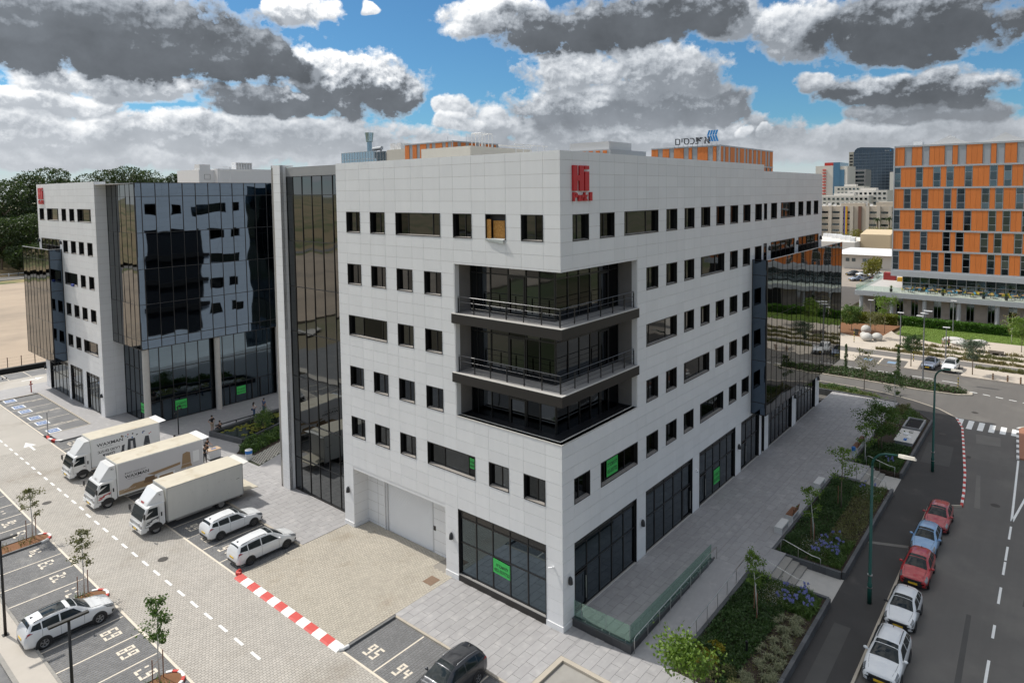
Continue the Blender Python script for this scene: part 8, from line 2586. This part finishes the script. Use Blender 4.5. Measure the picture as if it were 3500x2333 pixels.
boulder('concrete_ball', (99.1, 5.0), (.85, .85, .85), 'pale concrete ball, farthest of four in the garden')
boulder('concrete_ball', (94.9, 4.5), (.6, .6, .6), 'small pale concrete ball, leftmost of four in the garden')
boulder('concrete_ball', (93.1, 3.6), (.9, .9, .75), 'big pale concrete ball, nearest of four in the garden')
boulder('concrete_ball', (94.5, 2.3), (.85, .85, .7), 'pale concrete ball, rightmost of four in the garden')
boulder('garden_boulder', (100.8, -8.1), (1.0, 1.6, .45), 'flat pale boulder seat, left of three by the lawn')
boulder('garden_boulder', (98.3, -9.6), (.9, 1.9, .42), 'flat pale boulder seat, nearest of three by the lawn')
boulder('garden_boulder', (101.4, -11.6), (.7, 1.1, .4), 'flat pale boulder seat, right of three by the lawn')
def park_lamp(x, y, h, lab, big=False):
    o = thing('park_lamp', lab, 'lamp', (x, y, ZS))
    m_ = mat('lamp_grey', (.22, .22, .23), .5)
    MB().tube([(x, y, ZS), (x, y, h)], [.10, .06], 8).build('pole', m_, o)
    MB().box(x - .2, y - .45, h, x + .2, y + .45, h + .1).build('lamp_head', m_white, o)
    if big:
        MB().box(x - .2, y - .9, h + .35, x + .2, y + .1, h + .45).box(x - .2, y + .1, h - .4, x + .2, y + .9, h - .3).tube([(x, y, h), (x, y - .5, h + .4)], .03, 6).build('lamp_head', m_white, o)
park_lamp(71.9, -7.7, 8.9, 'tall grey lamp with white heads standing in the median', True)
park_lamp(103.9, 5.3, 5.2, 'grey park lamp near the rounded hedge')
park_lamp(91.8, -1.6, 5.4, 'grey park lamp beside the left edge of the lawn')
park_lamp(87.0, -8.5, 4.6, 'grey park lamp behind the white crossover')
park_lamp(110.0, -6.85, 5.4, 'grey park lamp against the podium columns')
for i, (x, y, lab) in enumerate(((77.8, -15.0, 'wooden bollard on the far kerb, left of three'), (77.75, -16.6, 'wooden bollard on the far kerb, middle of three'), (77.6, -18.0, 'wooden bollard on the far kerb, right of three'))):
    o = thing('bollard', lab, 'bollard', (x, y, ZS), 0, 'wooden bollards on the far kerb')
    MB().cyl((x, y), .1, ZS, ZS + .85, 10).build('post', mat('bollard_wood', (.22, .13, .07), .7), o)
    MB().cyl((x, y), .105, ZS + .65, ZS + .72, 10).build('band', m_steel, o)
def striped_pole(x, y, h, lab, z=ZS):
    o = thing('striped_pole', lab, 'pole', (x, y, z))
    for i in range(8):
        MB().cyl((x, y), .05, z + h * .7 * i / 8, z + h * .7 * (i + 1) / 8 - .004, 8).build('band', mat('pole_yellow', (.60, .45, .03), .5) if i % 2 else m_black, o)
    MB().cyl((x, y), .03, z + h * .7, z + h, 8).build('mast', mat('lamp_grey', (.22, .22, .23), .5), o)
striped_pole(69.9, -11.9, 2.2, 'yellow and black striped pole at the tip of the median', ZR + .15)
striped_pole(90.5, 5.0, 2.6, 'yellow and black striped pole near the concrete balls')
striped_pole(82.3, -5.0, 3.0, 'yellow and black striped pole with blue sign between the far bays')
tree('street_tree', (78.9, -5.2, ZS), 4.4, 'round dark green street tree between the far parking bays', lf_dark, 1500, .26, (1.35, 1.35), trunk_r=.06, seed=41, base=.45, limbs=12)
tree('street_tree', (79.0, -12.6, ZS), 4.6, 'silvery street tree right of the white crossover', leafmat('silver_leaf', (.06, .09, .055), (.16, .20, .13)), 1500, .26, (1.4, 1.6), trunk_r=.06, seed=42, base=.45, limbs=12)
tree('garden_tree', (96.2, 3.0, ZS), 4.2, 'airy small tree among the concrete balls', lf_olive, 600, .3, (1.7, 1.7), seed=43, base=.4)
tree('garden_tree', (101.5, 2.5, ZS), 6.5, 'light green tree on red soil behind the concrete balls', lf_bright, 900, .34, (1.9, 1.9), seed=44, base=.5)
tree('garden_tree', (101.0, 7.8, ZS), 4.2, 'dense round tree at the left end of the garden', lf_mid, 2200, .34, (1.7, 1.7), seed=45, base=.2, limbs=14)
tree('garden_tree', (96.5, 10.2, ZS), 3.6, 'dense dark shrub tree beside the glass box corner', lf_mid, 2000, .32, (1.6, 1.6), seed=46, base=.15, limbs=14)
tree('garden_tree', (98.5, -17.2, ZS), 5.2, 'bright green tree at the right edge of the garden', lf_bright, 1500, .34, (2.0, 2.0), seed=47, base=.3, limbs=12)
tree('garden_tree', (104.8, -15.6, ZS), 5.0, 'almost bare white tree by the lawn', lf_dry, 120, .3, (1.4, 1.4), white=1, seed=48, base=.3)
def cypress(x, y, h, lab, z):
    o = thing('cypress', lab, 'tree', (x, y, z))
    MB().tube([(x, y, z), (x, y, z + h * .6)], [.05, .02], 6).build('trunk', m_bark, o)
    n = 900
    t = rng.uniform(0, 1, n)
    r_ = .20 * np.sin(np.pi * np.clip(t * .9 + .1, 0, 1)) ** .6 * np.sqrt(rng.uniform(.3, 1, n))
    a = rng.uniform(0, 6.28, n)
    v, f = leaf_arr(np.stack([x + r_ * np.cos(a), y + r_ * np.sin(a), z + .15 + t * (h - .3)], 1), rng.uniform(.12, .22, n), .5)
    npmesh('crown', v, f, lf_dark, o)
cypress(70.8, 1.6, 3.9, 'slim dark cypress in the median, left of two', ZR + .15)
cypress(70.6, -5.0, 4.6, 'slim dark cypress in the median, right of two', ZR + .15)
tree('sapling', (65.4, -2.4, ZR + .1), 5.2, 'airy sapling between the planted strip and the median', lf_mid, 420, .3, (1.7, 1.5), seed=49, base=.42) if False else None
gbn = thing('garden_bench', 'dark stone bench at the right edge of the garden', 'bench', (94.3, -14.1, ZS))
MB().box(93.6, -15.2, ZS + .35, 95.0, -13.2, ZS + .5).build('seat', mat('dark_timber', (.09, .075, .06), .7), gbn)
MB().box(93.8, -14.9, ZS, 94.8, -14.6, ZS + .35).box(93.8, -13.8, ZS, 94.8, -13.5, ZS + .35).build('leg', m_conc, gbn)
o = thing('garden_bin', 'brown box bin at the left end of the garden plaza', 'bin', (96.8, 6.1, ZS))
MB().box(96.5, 5.8, ZS, 97.1, 6.4, ZS + .95).build('body', mat('dark_timber', (.09, .075, .06), .7), o)
MB().box(96.45, 5.75, ZS + .96, 97.15, 6.45, ZS + 1.0).build('lid', m_black, o)
person((95.2, -7.2, ZS), R(180), 'far person in pale shorts standing by the lawn', c_white, c_beige, 'stand', False)
person((95.5, -7.9, ZS), R(120), 'far person in black standing by the lawn', c_blk, c_dark, 'stand')

# ------------------------------------------------------------------ trees on the hill at the left and round about
def hillz(x, y):
    h_ = 13 * (1 - math.exp(-(y - 247) / 120)) * (1 if x < 160 else math.exp(-(x - 160) / 120)) + 1.3 * math.sin(x * .03) * math.sin(y * .021)
    return max(-.2, h_) if y > 247 else -.2
def bigtree(x, y, H, r_, lab, seed, m_=None, n=1500, leaf=.95):
    rs = np.random.default_rng(seed)
    z = hillz(x, y)
    o = thing('broadleaf_tree', lab, 'tree', (x, y, z), 0, 'trees on the hill')
    tr = MB().tube([(x, y, z - .5), (x + .3, y, z + H * .4), (x, y, z + H * .75)], [H * .022, H * .016, H * .006], 7)
    cl = []
    for i in range(11):
        a = i * 2.4
        t = .35 + .6 * (i / 11)
        rr = r_ * (.45 + .55 * math.sin(math.pi * (t - .2) / .9)) * rs.uniform(.6, 1)
        c = Vector((x + math.cos(a) * rr * .75, y + math.sin(a) * rr * .75, z + H * t))
        tr.tube([(x, y, z + H * t * .7), tuple(c)], [H * .008, H * .002], 5)
        cl.append((c, r_ * rs.uniform(.38, .6)))
    cl.append((Vector((x, y, z + H * .9)), r_ * .5))
    tr.build('trunk', m_bark, o)
    per = n // len(cl)
    P = []
    for c, q in cl:
        g = rs.normal(size=(per, 3))
        g /= np.linalg.norm(g, axis=1)[:, None]
        g *= (rs.uniform(.5, 1, per) ** .4)[:, None]
        P.append(g * np.array([q, q, q * .75]) + np.array(c))
    P = np.concatenate(P)
    v, f = leaf_arr(P, rs.uniform(.6, 1.3, len(P)) * leaf, .75)
    npmesh('crown', v, f, m_ or lf_far, o)
HT = [(40, 292, 27, 9), (49, 300, 30, 9), (57, 300, 33, 10), (63, 306, 28, 8), (71, 312, 27, 8), (79, 305, 32, 10), (86, 300, 34, 11), (94, 303, 32, 10), (101, 312, 29, 8), (107, 300, 32, 7), (116, 306, 31, 7), (124, 318, 28, 8), (133, 325, 30, 8),
      (32, 262, 17, 8), (41, 264, 18, 8), (50, 268, 18, 8), (58, 272, 19, 8), (45, 252, 11, 6), (36, 251, 9, 5), (53, 254, 10, 6), (66, 268, 17, 8), (75, 275, 18, 8), (30, 285, 22, 9), (146, 330, 24, 8)]
ORD = ['first', 'second', 'third', 'fourth', 'fifth', 'sixth', 'seventh', 'eighth', 'ninth', 'tenth', 'eleventh', 'twelfth', 'thirteenth', 'fourteenth', 'fifteenth', 'sixteenth']
rowof = lambda y: 'skyline' if y > 285 else ('middle slope' if y > 258 else 'lowest row')
for i, (x, y, H, r_) in enumerate(HT):
    k_ = sorted(a / b for a, b, *_ in HT if rowof(b) == rowof(y)).index(x / y)
    bigtree(x, y, H, r_, f'{ORD[k_]} tree from the left on the {rowof(y)} of the wooded hill', 100 + i, n=6500 if y > 285 else 5000, leaf=.72)
mass_p = [(-60, 262), (150, 270), (190, 420), (-40, 420)]
x, y = scatter(mass_p, .9)
P = np.stack([x, y, np.array([hillz(a, b) for a, b in zip(x, y)]) + rng.uniform(1, 9, len(x))], 1)
v, f = leaf_arr(P, rng.uniform(1.2, 2.4, len(P)), .8)
tag(npmesh('wood', v, f, lf_far), 'undergrowth of the wooded hill behind the left building', 'wood', kind='stuff')
for i, (x, y, H, r_) in enumerate(((300, 52, 7, 4), (300, 45, 8, 4.5), (302, 38, 8, 5), (298, 58, 5, 3), (190, 22, 5, 2.2), (178, 20.5, 5.5, 2.4))):
    bigtree(x, y, H, r_, ['yellowish tree left of the bright clump before the sandstone office', 'yellowish tree in the bright clump before the sandstone office', 'yellowish tree at the edge of the orange tower', 'dark shrub tree before the brown strip of the sandstone office', 'small tree behind the far car lot', 'small tree among the far parked cars'][i], 200 + i, leafmat('yellow_green_%d' % i, (.07, .085, .01), (.26, .24, .04)), 700, .55)
